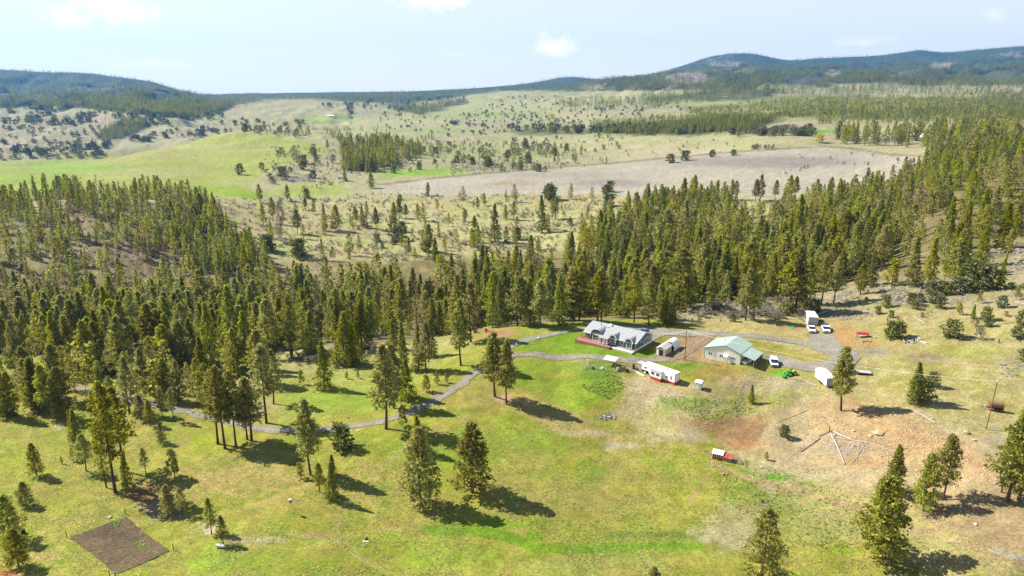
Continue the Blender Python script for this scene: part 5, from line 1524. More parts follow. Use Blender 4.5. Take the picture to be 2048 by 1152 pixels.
# ------------------------------------------------------------------ the shop
def shop():
    x0, y0 = 60.9, 208.0
    t = thing('metal_workshop', 'cream metal workshop with pale green roof and open lean-to', 'workshop', (x0, y0, gz(65, 206) - .05), R(-36.5))
    Wd, Dp, eL, eR, Rg, rx = 11.4, 10.6, 3.35, 3.75, 5.4, 6.6
    w = MB(); w.prism([(0, -1), (Wd, -1), (Wd, eR), (rx, Rg), (0, eL)], 0, Dp, 'y'); w.build('wall', M_whitewall, t)
    rb = MB()
    for i in range(1, 24): rb.box(i * Wd / 24 - .02, i * Wd / 24 + .02, -.03, 0, -.2, eL + (Rg - eL) * min(1, i * Wd / 24 / rx) - .05 if i * Wd / 24 < rx else eR + (Rg - eR) * (Wd - i * Wd / 24) / (Wd - rx) - .05)
    rb.build('wall_rib', M_whitewall, t)
    o = .25
    def roofside(xa, za, xb, zb, nm):
        r = MB(); r.slab((xa, -o, za), (xb, -o, zb), (xb, Dp + o, zb), (xa, Dp + o, za), .08); rf = r.build('roof', M_greenroof, t)
        n = 14; q = MB()
        for i in range(n + 1):
            y = -o + (Dp + 2 * o - .05) * i / n
            q.slab((xa, y, za + .08), (xb, y, zb + .08), (xb, y + .05, zb + .08), (xa, y + .05, za + .08), .05)
        q.build('roof_seam', M_greenroof, rf)
    roofside(-.3, eL - .1, rx, Rg, 'l'); roofside(Wd + .2, eR - .1, rx, Rg, 'r')
    tr = MB()
    tr.slab((-.3, -o - .06, eL - .2), (rx, -o - .06, Rg - .1), (rx, -o - .02, Rg - .1), (-.3, -o - .02, eL - .2), .2)
    tr.slab((Wd + .2, -o - .06, eR - .2), (rx, -o - .06, Rg - .1), (rx, -o - .02, Rg - .1), (Wd + .2, -o - .02, eR - .2), .2)
    tr.box(-.04, .06, -.05, .04, -.3, eL - .1); tr.box(Wd - .06, Wd + .04, -.05, .04, -.3, eR - .1)
    tr.build('trim', M_greentrim, t)
    # lean-to
    r = MB(); r.slab((Wd - .1, -.3, eR - .12), (Wd + 4.4, -.3, 2.5), (Wd + 4.4, 8.2, 2.5), (Wd - .1, 8.2, eR - .12), .07); lr = r.build('lean_to_roof', M_greenroof, t)
    q = MB()
    for i in range(12): y = -.3 + 8.4 * i / 11; q.slab((Wd - .1, y, eR - .05), (Wd + 4.4, y, 2.57), (Wd + 4.4, y + .05, 2.57), (Wd - .1, y + .05, eR - .05), .05)
    q.build('roof_seam', M_greenroof, lr)
    for y in (0, 2.7, 5.4, 8.0):
        p = MB(); p.box(Wd + 4.0, Wd + 4.2, y - .1, y + .1, -1, 2.55); p.build('post', M_wood, t)
    for a in (1.3, 4.9, 8.5):
        window(t, a, a + .5, 1.35, 2.15, 0, 'f', (1, 1), .06); window(t, a + .68, a + 1.18, 1.35, 2.15, 0, 'f', (1, 1), .06)
    d = MB(); d.box(6.5, 7.45, -.05, .02, -.3, 1.95); d.build('door', M_pale, t)
    aw = MB(); aw.slab((6.3, -1.3, 2.1), (7.7, -1.3, 2.1), (7.7, 0, 2.45), (6.3, 0, 2.45), .06); aw.build('awning', M_whitewall, t)
    fl = MB(); fl.tube([(4.4, 5.5, 4.2), (4.4, 5.5, 6.2)], .1, 6); fl.tube([(4.4, 5.5, 6.2), (4.4, 5.5, 6.35)], .18, 6); fl.build('stove_pipe', M_steel, t)
    dp = MB(); dp.tube([(3.2, -.09, .9), (3.2, -.09, 2.9)], .05, 5); dp.build('conduit', M_grey, t)
    T = Matrix.LocRotScale(t.location, t.rotation_euler, None)
    def inside(x, y, z=0): return T @ Vector((x, y, z))
    b = thing('covered_boat', 'pale boat stored under the green lean-to of the workshop', 'boat', inside(Wd + 1.3, 2.6, .45), R(-36.5 + 82))
    h = MB(); h.prism([(-2.2, 0), (1.6, 0), (2.5, .7), (-2.3, .7)], -.8, .8, 'y'); h.build('hull', M_white, b, bevel=.12)
    d2 = MB(); d2.box(-1.8, 1.2, -.6, .6, .7, .95); d2.build('cover', M_pale, b, bevel=.08)
    k = MB(); k.tube([(-1.0, -.9, -.2), (-1.0, .9, -.2)], .26, 8); k.build('wheel', M_black, b)
    rng2 = random.Random(4)
    for (x, y, m, nm, lab) in ((Wd + 3.2, .9, M_rust, 'wood_stack', 'brown stack of firewood at the front corner of the lean-to'),):
        s = thing(nm, lab, 'firewood', inside(x, y, 0), R(-36.5))
        for i in range(5):
            for j in range(4):
                g = MB(); g.tube([(-.8 + i * .34, -.5, .12 + j * .27), (-.8 + i * .34, .5, .12 + j * .27)], .13, 6); g.build('log', M_woodo if (i + j) % 3 else M_rust, s)
    for (x, y, c, z, lab, cat) in ((Wd + .7, 5.4, (.8, .6, 1.2), M_woodo, 'orange-brown cabinet at the back of the open lean-to', 'cabinet'), (Wd + 2.3, 6.6, (1.1, .7, .9), M_dark, 'dark workbench clutter crate deep in the lean-to', 'crate'), (Wd + .5, .9, (.6, .5, .8), M_dark, 'dark crate by the lean-to wall behind the boat', 'crate')):
        s = thing('storage_' + cat, lab, cat, inside(x, y, 0), R(-36.5 + 6))
        g = MB(); g.box(-c[0], c[0], -c[1], c[1], -.2, c[2]); g.build('body', z, s, bevel=.03)
        g = MB(); g.box(-c[0] - .05, c[0] + .05, -c[1] - .05, c[1] + .05, c[2], c[2] + .06); g.build('lid', M_wood, s)
    return t
SH = shop()

# ------------------------------------------------------------------ fifth wheel trailer
def fifth_wheel():
    rz = R(-47)
    o0 = Vector((39.5, 199.4))
    zc = (gz(43, 196) + gz(47.7, 190.8)) / 2
    t = thing('fifth_wheel_trailer', 'white fifth-wheel camper with slide-out and bright red skirting', 'camper', (o0.x, o0.y, zc), rz)
    b = MB(); b.prism([(0, 1.75), (.25, 1.55), (2.6, 1.55), (2.9, .75), (12, .75), (12, 3.35), (2.2, 3.45), (.6, 3.35), (.05, 2.7)], 0, 2.5, 'y'); b.build('body', M_white, t, bevel=.04)
    r = MB(); r.prism([(.5, 3.36), (2.2, 3.46), (12.05, 3.36), (12.05, 3.46), (2.2, 3.56), (.5, 3.44)], -.05, 2.55, 'y'); r.build('roof', mat('camper_roof', (.82, .82, .82), .4), t)
    s = MB(); s.box(3.9, 7.8, -.95, .05, .8, 2.85); sl = s.build('slide_out', M_white, t, bevel=.03)
    a = MB(); a.slab((3.8, -1.1, 2.82), (7.9, -1.1, 2.82), (7.9, .02, 3.05), (3.8, .02, 3.05), .06); a.build('slide_awning', M_grey, sl)
    window(t, 4.3, 5.4, 1.5, 2.4, -.95, 'f', (1, 1), .06); window(t, 6.1, 7.2, 1.5, 2.4, -.95, 'f', (1, 1), .06)
    window(t, 1.1, 1.8, 2.2, 2.75, 0, 'f', (1, 1), .05); window(t, 10.5, 10.9, 1.4, 2.5, 0, 'f', (1, 1), .05); window(t, 8.9, 9.5, 1.5, 2.1, 0, 'f', (1, 1), .05)
    k = MB(); k.box(4.0, 7.7, -.85, -.78, -.5, .8); k.box(3.0, 4.0, .02, .08, -.5, .75); k.box(7.7, 11.95, .02, .08, -.5, .75); k.box(11.88, 11.95, .08, 2.4, -.5, .75); k.box(3.0, 11.9, 2.4, 2.46, -.5, .75)
    k.build('skirting', M_red, t)
    ac = MB(); ac.box(8.0, 8.9, .9, 1.6, 3.5, 3.75); ac.build('roof_vent', M_grey, t, bevel=.06)
    l = MB(); l.box(11.98, 12.05, .05, .2, .8, 3.3); l.box(11.98, 12.05, 2.3, 2.45, .8, 3.3); l.box(11.98, 12.06, .2, 2.3, 3.1, 3.3); l.build('end_trim', M_grey, t)
    for y in (.5, 2.0):
        j = MB(); j.box(1.6, 1.75, y - .07, y + .07, -.5, 1.55); j.build('landing_leg', M_dark, t)
    for x in (8.3, 9.3):
        wv = MB(); wv.tube([(x, .12, .35), (x, .4, .35)], .36, 12); wv.build('wheel', M_black, t)
fifth_wheel()

def gabled(name, label, cat, x, y, rz, w, d, e, rg, mw, mr, base=.3, over=.15, front=None, arch=False):
    t = thing(name, label, cat, (x, y, gz(x, y)), rz)
    if arch:
        pts = [(w / 2 + (w / 2) * math.cos(math.pi * (1 - k / 12)), e * .45 + (rg - e * .45) * math.sin(math.pi * k / 12)) for k in range(13)]
        inn = [(w / 2 + (w / 2 - .08) * math.cos(math.pi * (1 - k / 12)), e * .45 - .03 + (rg - e * .45 - .08) * math.sin(math.pi * k / 12)) for k in range(13)]
        m = MB(); m.prism([(0, -base)] + pts + [(w, -base), (w - .08, -base)] + inn[::-1] + [(.08, -base)], 0, d, 'y'); m.build('shell', mr, t)
        m = MB(); m.prism([(.1, -base)] + inn + [(w - .1, -base)], d - .12, d - .04, 'y'); m.build('back_wall', mw, t)
        for i in range(6):
            y0 = d * i / 5 * .98; q = [(w / 2 + (w / 2 + .05) * math.cos(math.pi * (1 - k / 12)), e * .45 + .02 + (rg - e * .45 + .05) * math.sin(math.pi * k / 12)) for k in range(13)]
            rbm = MB(); rbm.tube([(p[0], y0 + .04, p[1]) for p in q], .035, 4); rbm.build('rib', mr, t)
        return t
    m = MB(); m.prism([(0, -base), (w, -base), (w, e), (w / 2, rg - .06), (0, e)], 0, d, 'y'); m.build('wall', mw, t)
    r = MB(); sl = (rg - e) / (w / 2)
    r.slab((-over, -over, e - sl * over), (w / 2, -over, rg), (w / 2, d + over, rg), (-over, d + over, e - sl * over), .07)
    r.slab((w + over, -over, e - sl * over), (w / 2, -over, rg), (w / 2, d + over, rg), (w + over, d + over, e - sl * over), .07)
    r.build('roof', mr, t)
    if front:
        for (a0, a1, z0, z1, mm, nm) in front:
            f = MB(); f.box(a0, a1, -.05, .02, z0, z1); f.build(nm, mm, t)
    return t
gabled('garden_shed', 'small cream shed with pale roof and dark open doorway beside the house', 'shed', 46.2, 210.8, R(-36), 3.0, 5.3, 2.2, 3.0, mat('cream_siding', (.52, .42, .30), .7, noise=(2, .1)), mat('shed_roof', (.55, .54, .50), .6), front=[(1.0, 2.3, -.2, 1.9, M_dark, 'doorway'), (.1, .9, -.2, 2.1, M_trim, 'door')])
gabled('arched_shelter', 'white arched half-round shelter behind the small cream shed', 'shelter', 49.4, 215.0, R(-36), 3.7, 4.8, 2.4, 3.1, M_white, mat('white_arch_metal', (.66, .68, .68), .35, spec=.6), arch=True)
def small_shed(u, v, w, d, h, mw, mr, name, label, rz, slope=.25, door=True):
    p = P(u, v); t = thing(name, label, 'shed', p, R(rz))
    m = MB(); m.prism([(0, -.4), (d, -.4), (d, h + slope), (0, h)], 0, w, 'x'); m.build('wall', mw, t)
    r = MB(); r.slab((-.12, -.12, h - .02), (w + .12, -.12, h - .02), (w + .12, d + .12, h + slope), (-.12, d + .12, h + slope), .07); r.build('roof', mr, t)
    if door:
        f = MB(); f.box(w * .3, w * .7, -.04, .01, 0, h * .85); f.build('door', mr, t)
    return t
small_shed(1273, 738, 1.9, 1.8, 2.0, M_tan, M_grey, 'tool_shed', 'brown box shed with light grey lid at the camper nose', -47)
small_shed(1389, 778, 1.8, 1.7, 2.1, mat('pale_green_panel', (.60, .66, .62), .5), M_white, 'pump_house', 'small white pump house on the bank below the workshop', -30)
p = P(1267, 737); t = thing('water_barrel', 'dark blue barrel left of the brown box shed', 'barrel', p, 0)
m = MB(); m.tube([(0, 0, -.1), (0, 0, .35), (0, 0, .8), (0, 0, 1.25)], .42, 12); m.build('drum', M_navy, t); m = MB(); m.tube([(0, 0, 1.25), (0, 0, 1.32)], .44, 12); m.build('lid', M_dark, t)

# ------------------------------------------------------------------ distant farm buildings
def barn(u, v, wpx, h, d, mw, mr, name, label, cat='barn', rz=0):
    X, Y, Z, ok = hit(u, v); x, y = float(X[0]), float(Y[0]); w = wpx / FPX * y
    t = thing(name, label, cat, (x - w / 2, y, gz(x, y) - .5), R(rz))
    m = MB(); m.prism([(0, -3), (d, -3), (d, h), (d / 2, h * 1.45), (0, h)], 0, w, 'x'); m.build('wall', mw, t)
    r = MB(); r.slab((-.6, -.6, h - .2), (w + .6, -.6, h - .2), (w + .6, d / 2, h * 1.5), (-.6, d / 2, h * 1.5), .25); r.slab((-.6, d + .6, h - .2), (w + .6, d + .6, h - .2), (w + .6, d / 2, h * 1.5), (-.6, d / 2, h * 1.5), .25); r.build('roof', mr, t)
    n = max(2, int(w / 6))
    for i in range(n):
        f = MB(); f.box(w * (i + .35) / n, w * (i + .65) / n, -.15, .02, h * .2, h * .7); f.build('doorway', M_dark, t)
M_broof = mat('bright_barn_roof', (.80, .80, .80), .3)
barn(1830, 274, 26, 3.4, 10, M_whitewall, M_broof, 'long_barn', 'left half of the long white-roofed barns among pines at upper right')
barn(1860, 274, 26, 3.4, 10, M_whitewall, M_broof, 'long_barn', 'right half of the long white-roofed barns among pines at upper right')
barn(1602, 270, 12, 3.0, 8, M_tan, M_white, 'farmhouse', 'small pale farmhouse by the leafless trees beyond the field', 'house')
barn(1447, 195, 16, 3.4, 9, M_redw, mat('tan_roof', (.5, .4, .36), .7), 'farmhouse', 'reddish farmhouse among distant pines at the foot of the mountain', 'house')
barn(661, 234, 13, 5, 14, M_white, M_broof, 'barn', 'tiny white barn on the far green field at left', 'barn')
barn(826, 220, 8, 6, 12, M_redw, M_rust, 'barn', 'tiny red barn in the far valley left of centre', 'barn')
# ------------------------------------------------------------------ vehicles
def wheel(t, x, y, r=.38, w=.26, m=None):
    a = MB(); a.tube([(x, y - w / 2, r), (x, y + w / 2, r)], r, 14); tw = a.build('wheel', M_black, t)
    b = MB(); b.tube([(x, y - w / 2 - .02, r), (x, y + w / 2 + .02, r)], r * .55, 10); b.build('rim', m or M_steel, tw)
def car(name, label, cat, u, v, rz, kind, body, roofm=None, rearm=None, L=5.4, W=1.95, H=1.8):
    """front of the vehicle looks along its own -x"""
    p = P(u, v); t = thing(name, label, cat, p, R(rz)); h = W / 2
    roofm = roofm or body
    if kind == 'pickup':
        prof = [(-L / 2, .45), (-L / 2, .95), (-L / 2 + .25, 1.08), (-L / 2 + 1.45, 1.15), (L / 2, 1.15), (L / 2, .45)]
        cabin = [(-L / 2 + 1.35, 1.12), (-L / 2 + 2.0, H), (-L / 2 + 3.2, H), (-L / 2 + 3.45, 1.12)]
    elif kind == 'suv':
        prof = [(-L / 2, .4), (-L / 2, .9), (-L / 2 + .9, 1.08), (L / 2, 1.1), (L / 2, .4)]
        cabin = [(-L / 2 + .85, 1.05), (-L / 2 + 1.55, H), (L / 2 - .3, H), (L / 2 - .02, 1.05)]
    b = MB(); b.prism(prof, -h, h, 'y'); b.build('body', body, t, bevel=.06)
    g = MB(); g.prism(cabin, -h + .12, h - .12, 'y'); g.build('cabin_glass', M_glass, t, bevel=.03)
    c = MB(); (xa, _), (xb, zb), (xc, _), (xd, _) = cabin[0], cabin[1], cabin[2], cabin[3]
    c.box(xb - .06, xc + .06, -h + .08, h - .08, H - .05, H + .05)
    c.build('roof', roofm, t, bevel=.03)
    for xx in ((xb + xc) / 2, xc):
        pl = MB(); pl.box(xx - .06, xx + .06, -h + .09, -h + .14, 1.1, H); pl.box(xx - .06, xx + .06, h - .14, h - .09, 1.1, H); pl.build('pillar', body, t)
    if kind == 'pickup':
        bd = MB(); bd.box(-L / 2 + 3.55, L / 2 - .12, -h + .15, h - .15, 1.151, 1.17); bd.build('bed', rearm or M_dark, t)
    gr = MB(); gr.box(-L / 2 - .04, -L / 2 + .02, -h * .6, h * .6, .6, .88); gr.build('grille', M_dark, t)
    bp = MB(); bp.box(-L / 2 - .12, -L / 2 + .05, -h + .03, h - .03, .36, .56); bp.build('bumper', M_steel, t)
    for y in (-h * .8, h * .8):
        hl = MB(); hl.box(-L / 2 - .05, -L / 2 + .02, y - .16, y + .16, .68, .88); hl.build('headlight', M_white, t)
        tl = MB(); tl.box(L / 2 - .02, L / 2 + .03, y - .1, y + .1, .7, 1.0); tl.build('tail_light', M_red, t)
    for x in (-L / 2 + .95, L / 2 - 1.05):
        for y in (-h + .05, h - .05): wheel(t, x, y)
    ws = MB(); ws.box(-L / 2 + .1, L / 2 - .1, -h - .01, h + .01, .42, .5); ws.build('side_sill', M_dark, t)
    return t
car('parked_pickup', 'dark blue pickup parked behind the blue-grey house', 'pickup', 1288, 668, 62, 'pickup', M_blue, roofm=mat('blue_hood', (.10, .19, .30), .3), L=5.4, W=2.1, H=1.95)
car('parked_pickup', 'white pickup parked directly in front of the ribbed box container', 'pickup', 1622, 662, 78, 'pickup', M_carwhite, L=5.6, W=2.1, H=1.9)
car('parked_pickup', 'white pickup with blue rear parked right of the ribbed container', 'pickup', 1651, 662, 74, 'pickup', M_carwhite, rearm=M_blue, L=5.8, W=2.2, H=1.95)
car('parked_van', 'white-roofed dark-windowed van parked at the workshop lean-to', 'van', 1547, 729, 78, 'suv', M_carwhite, L=4.8, W=2.1, H=2.0)
# blue canopy on the second pickup
p = P(1651, 662); t = thing('truck_canopy', 'dark blue canopy over the bed of the right white pickup', 'canopy', p + Vector((.4, 1.5, 1.15)), R(74))
m = MB(); m.prism([(-1.2, 0), (-1.0, .8), (1.2, .8), (1.25, 0)], -.95, .95, 'y'); m.build('shell', M_blue, t, bevel=.05)
for s in (-1, 1):
    m = MB(); m.box(-.8, .9, s * .96 - .01, s * .96 + .01, .25, .6); m.build('window', M_glass, t)
# box container
p = P(1629, 654); t = thing('box_container', 'ribbed grey cargo box with white top behind the white pickup', 'container', p + Vector((0, 1.5, 0)), R(-12))
m = MB(); m.box(-1.6, 1.6, 0, 7.5, 0, 3.1); m.build('body', mat('container_grey', (.46, .46, .45), .5), t)
for i in range(9):
    m = MB(); m.box(-1.55 + i * .37, -1.43 + i * .37, -.06, 0, .1, 3.0); m.build('rib', M_steel, t)
m = MB(); m.box(-1.65, 1.65, -.05, 7.55, 3.1, 3.2); m.build('roof', M_white, t)
# culvert pipe
a, b = P(1628, 634), P(1655, 626); a.z += .6; b.z += .6
m = MB(); m.tube([a, b], .55, 14); o = m.build('culvert_pipe', mat('pipe_grey', (.18, .18, .18), .5), smooth=False); solo(o, 'long dark grey culvert pipe lying above the ribbed cargo box', 'pipe')
# enclosed trailer
p = P(1652, 776); t = thing('cargo_trailer', 'white enclosed cargo trailer half hidden by the lone pine', 'trailer', p + Vector((0, 0, .05)), R(2))
m = MB(); m.box(0, 2.75, 0, 7.2, .55, 2.9); m.prism([(0, 7.2), (2.75, 7.2), (1.37, 8.3)], .55, 2.9, 'z'); m.build('body', M_white, t)
m = MB(); m.box(.12, 2.63, -.05, 0, .65, 2.7); m.build('ramp_door', M_grey, t)
m = MB(); m.box(-.03, .12, -.07, .02, .5, 2.93); m.box(2.63, 2.78, -.07, .02, .5, 2.93); m.box(.12, 2.63, -.07, .02, 2.72, 2.93); m.build('door_frame', M_navy, t)
m = MB(); m.box(-.03, 2.78, -.06, 7.25, 2.9, 2.97); tr_ = m.build('roof', M_white, t)
m = MB(); m.box(1.0, 1.8, 3.4, 4.2, 2.97, 3.1); m.build('roof_vent', M_grey, tr_)
for y in (2.9, 3.9):
    for x in (-.02, 2.77):
        a = MB(); a.tube([(x - .12, y, .36), (x + .12, y, .36)], .36, 12); a.build('wheel', M_black, t)
m = MB(); m.box(1.3, 1.45, 8.2, 9.6, .45, .6); m.build('tongue', M_dark, t)
# flatbed trailer
p = P(1722, 747); t = thing('flatbed_trailer', 'low grey flatbed trailer right of the lone pine', 'trailer', p, R(-16))
m = MB(); m.box(-2.6, 2.6, -1.1, 1.1, .55, .68); dk = m.build('deck', M_grey, t)
for i in range(7): m = MB(); m.box(-2.58, 2.58, -1.08 + i * .31, -.80 + i * .31, .681, .72); m.build('plank', mat('plank_grey', (.36, .34, .34), .8) if i == 0 else bpy.data.materials['plank_grey'], dk)
for x in (-1.4, -.5):
    for y in (-1.2, 1.2): a = MB(); a.tube([(x, y - .1, .36), (x, y + .1, .36)], .36, 12); a.build('wheel', M_black, t)
m = MB(); m.box(-4.2, -2.6, -.08, .08, .5, .62); m.build('tongue', M_dark, t)
# tractor with loader and backhoe
p = P(1580, 750); t = thing('green_tractor', 'small green tractor with loader parked beside the gravel yard', 'tractor', p, R(200))
m = MB(); m.prism([(-.2, .7), (1.5, .7), (1.6, 1.35), (-.2, 1.5)], -.32, .32, 'y'); m.build('hood', M_green, t, bevel=.05)
m = MB(); m.box(-1.6, -.2, -.75, -.35, .9, 1.1); m.box(-1.6, -.2, .35, .75, .9, 1.1); m.box(-1.5, -.2, -.35, .35, .6, .95); m.build('fender', M_green, t)
m = MB(); m.box(-1.2, -.75, -.28, .28, .95, 1.15); m.box(-1.3, -1.18, -.28, .28, .95, 1.6); m.build('seat', M_yellow, t)
m = MB(); [m.tube([(-1.4, y, .9), (-1.4, y, 2.4)], .05, 5) for y in (-.6, .6)]; m.tube([(-1.4, -.6, 2.4), (-1.4, .6, 2.4)], .05, 5); m.build('roll_bar', M_dark, t)
for y in (-.78, .78):
    a = MB(); a.tube([(-.95, y - .2, .68), (-.95, y + .2, .68)], .68, 16); w = a.build('wheel', M_black, t); a = MB(); a.tube([(-.95, y - .22, .68), (-.95, y + .22, .68)], .36, 10); a.build('rim', M_yellow, w)
    a = MB(); a.tube([(1.1, y * .85 - .13, .4), (1.1, y * .85 + .13, .4)], .4, 14); w = a.build('wheel', M_black, t); a = MB(); a.tube([(1.1, y * .85 - .15, .4), (1.1, y * .85 + .15, .4)], .2, 10); a.build('rim', M_yellow, w)
m = MB()
for y in (-.5, .5): m.tube([(.1, y, 1.3), (1.6, y, 1.15), (2.4, y, .35)], .08, 5)
m.build('loader_arm', M_green, t)
m = MB(); m.prism([(2.3, .1), (3.0, .1), (3.0, .18), (2.45, .3), (2.4, .75), (2.3, .75)], -.95, .95, 'y'); m.build('bucket', M_green, t)
p = P(1571, 752); t = thing('mower_deck', 'green implement lying at the grass edge in front of the tractor', 'implement', p, R(-14))
m = MB(); m.box(-1.3, .6, -.35, .35, .1, .4); m.build('housing', M_green, t, bevel=.08); m = MB(); m.box(.6, 1.9, -.15, .15, .15, .3); m.build('arm', M_rust, t)
# rusty tank trailer
p = P(1990, 821); t = thing('tank_trailer', 'rusty brown tank on a two-wheeled trailer on the right slope', 'tank trailer', p, R(-18))
m = MB(); m.tube([(-1.6, 0, 1.5), (-1.5, 0, 1.5), (1.5, 0, 1.5), (1.6, 0, 1.5)], .78, 16); m.build('tank', M_rust, t)
m = MB(); m.box(-1.7, 1.7, -.6, .6, .62, .8); m.box(-3.1, -1.7, -.07, .07, .6, .72); m.build('frame', M_dark, t)
for y in (-.8, .8): wheel(t, .2, y, .42, .25, M_rust)
for y in (-.8, .8): wheel(t, 1.1, y, .42, .25, M_rust)
m = MB(); m.tube([(-2.2, 0, .7), (-2.2, 0, 1.2)], .3, 8); m.build('pump', M_grey, t)
# gas tank
p = P(442, 1096); t = thing('gas_tank', 'pale grey horizontal gas tank lying under the pine by the garden', 'tank', p, R(-10))
m = MB(); m.tube([(-.95, 0, .5), (-.88, 0, .5), (.88, 0, .5), (.95, 0, .5)], .33, 14); m.build('shell', M_tank, t, smooth=False)
for x in (-.5, .5): m = MB(); m.box(x - .08, x + .08, -.28, .28, -.1, .24); m.build('foot', M_dark, t)
m = MB(); m.tube([(0, 0, .8), (0, 0, .95)], .12, 8); m.build('cap', M_grey, t)

# ------------------------------------------------------------------ poles and wires
def pole(u, v, v_top, label, r=.15, lean=(0, 0), trans=False, cap=False, cross=False):
    p = P(u, v); h = p.y * (float(dep_tan(v)) - float(dep_tan(v_top)))
    t = thing('utility_pole', label, 'pole', p, 0)
    top = Vector((lean[0], lean[1], h))
    m = MB(); m.tube([(0, 0, -.8), top * .5, top], r, 8, r * .7); m.build('shaft', M_pole, t)
    if trans:
        m = MB(); m.tube([(.38, -.1, h - 1.9), (.38, -.1, h - 1.0)], .26, 10); m.build('transformer', M_tank, t)
    if cap: m = MB(); m.tube([top, top + Vector((0, 0, .28))], .22, 8); m.build('cap', M_pale, t)
    m = MB(); m.box(-.05 + lean[0] * .95, .05 + lean[0] * .95, -.5, .5, h - .5, h - .42); m.build('cross_arm', M_pole, t)
    return p + top
T1 = pole(1369.5, 720, 661, 'wooden utility pole with grey transformer between house sheds and workshop', trans=True)
T2 = pole(1320, 702, 667, 'short wooden pole standing right in front of the small cream shed', r=.12)
T3 = pole(1972, 859, 765, 'tall leaning wooden pole beside the rusty tank trailer', r=.14, lean=(.9, .6), cap=True)
def cable(a, b, sag, label, r=.03, name='power_line'):
    pts = [a.lerp(b, k / 16) - Vector((0, 0, sag * 4 * (k / 16) * (1 - k / 16))) for k in range(17)]
    m = MB(); m.tube(pts, r, 4); o = m.build(name, M_wire); solo(o, label, 'wire')
cable(T1, T3, 2.2, 'pale overhead wire from the transformer pole to the leaning pole')
far_top = P(2300, 830) + Vector((0, 0, 9.5))
cable(T1, far_top, 1.6, 'upper pale overhead wire running off past the right edge')
cable(T1, T2, .4, 'short wire between the two poles near the house')
p = P(1151, 688); t = thing('yard_lamp', 'thin lamp post at the left corner of the red deck', 'lamp', p, 0)
m = MB(); m.tube([(0, 0, -.3), (0, 0, 2.3)], .05, 6); m.build('post', M_dark, t); m = MB(); m.tube([(0, 0, 2.3), (0, 0, 2.55)], .16, 8); m.build('lantern', M_grey, t)

# ------------------------------------------------------------------ wire pen with a white canopy, hen house
def pen():
    cs = [P(1173, 737), P(1176, 724), P(1240, 724), P(1258, 733), P(1252, 744), P(1215, 742)]
    c0 = cs[0]; t = thing('wire_pen', 'grey wire mesh pen along the lane below the house lawn', 'pen', c0, 0)
    H = 2.0
    for i in range(len(cs)):
        a, b = cs[i] - c0, cs[(i + 1) % len(cs)] - c0
        n = max(1, int((b - a).length / 2.6))
        pl = MB()
        for k in range(n):
            q = a.lerp(b, k / n); m = MB(); m.tube([(q.x, q.y, q.z - .3), (q.x, q.y, q.z + H)], .045, 5); m.build('post', M_steel, t)
        for h in np.linspace(.1, H, 8): pl.tube([(a.x, a.y, a.z + h), (b.x, b.y, b.z + h)], .012, 3)
        nn = max(2, int((b - a).length / .5))
        for k in range(nn): q = a.lerp(b, k / nn); pl.tube([(q.x, q.y, q.z), (q.x, q.y, q.z + H)], .010, 3)
        pl.build('mesh_panel', M_fencewire, t)
pen()
p = P(1206, 731); t = thing('pen_canopy', 'white flat canopy roof standing inside the wire pen', 'canopy', p, R(-30))
m = MB(); m.slab((0, 0, 2.05), (4.0, 0, 2.05), (4.0, 2.8, 2.5), (0, 2.8, 2.5), .06); m.build('sheet', mat('canopy_sheet', (.66, .58, .56), .6), t)
for x in (.1, 3.9):
    for y in (.1, 2.7): m = MB(); m.tube([(x, y, -.3), (x, y, 2.1 + y * .14)], .05, 5); m.build('post', M_steel, t)
for (u, v, m_, nm, lab, cat, s) in [(1236, 741, M_grey, 'feed_bin', 'grey feed bin at the right end inside the wire pen', 'bin', .55), (1247, 740, M_rust, 'scrap_pile', 'dark reddish scrap heap between pen and brown box shed', 'scrap', .7), (1253, 743, M_dark, 'tyre_stack', 'dark stack beside the scrap heap at the pen corner', 'tyres', .5),
                                    (1204, 738, M_white, 'white_tub', 'small white tub on the ground inside the wire pen', 'tub', .35), (1186, 737, M_dark, 'dark_tub', 'small dark tub near the left end of the wire pen', 'tub', .35), (1291, 746, M_pale, 'water_jug', 'pale tank under the camper nose', 'tank', .4), (1301, 750, M_dark, 'generator', 'dark generator under the camper beside the nose', 'generator', .4)]:
    p = P(u, v); t = thing(nm, lab, cat, p, R(u * 7 % 90))
    m = MB(); m.prism([(-s, 0), (s, 0), (s * .8, s * 1.4), (-s * .75, s * 1.6)], -s * .8, s * .8, 'y'); m.build('body', m_, t, bevel=s * .12)
    m = MB(); m.box(-s * .6, s * .6, -s * .6, s * .6, s * 1.55, s * 1.7); m.build('lid', m_, t)
# planks edging
def beam(a, b, w, h, m, name, label, cat, group=None):
    A, B = P(*a), P(*b); d = (B - A); mb = MB(); n = Vector((-d.y, d.x, 0)).normalized() * w / 2
    mb.add([A - n, A + n, B + n, B - n] + [q + Vector((0, 0, h)) for q in (A - n, A + n, B + n, B - n)], [(0, 3, 2, 1), (4, 5, 6, 7), (0, 1, 5, 4), (1, 2, 6, 5), (2, 3, 7, 6), (3, 0, 4, 7)])
    o = mb.build(name, m); solo(o, label, cat, group); return o
beam((1257, 738), (1273, 745), .3, .35, M_log, 'edging_beam', 'upper pale beam edging the bank left of the camper', 'beam')
beam((1273, 745), (1288, 753), .3, .35, M_white, 'edging_beam', 'lower white beam edging the bank left of the camper', 'beam')
beam((1588, 758), (1612, 764), .35, .3, M_log, 'edging_beam', 'pale beam on the bank edge nearest the tractor', 'beam')
beam((1612, 764), (1632, 773), .35, .3, M_log, 'edging_beam', 'pale beam on the bank edge nearest the cargo trailer', 'beam')
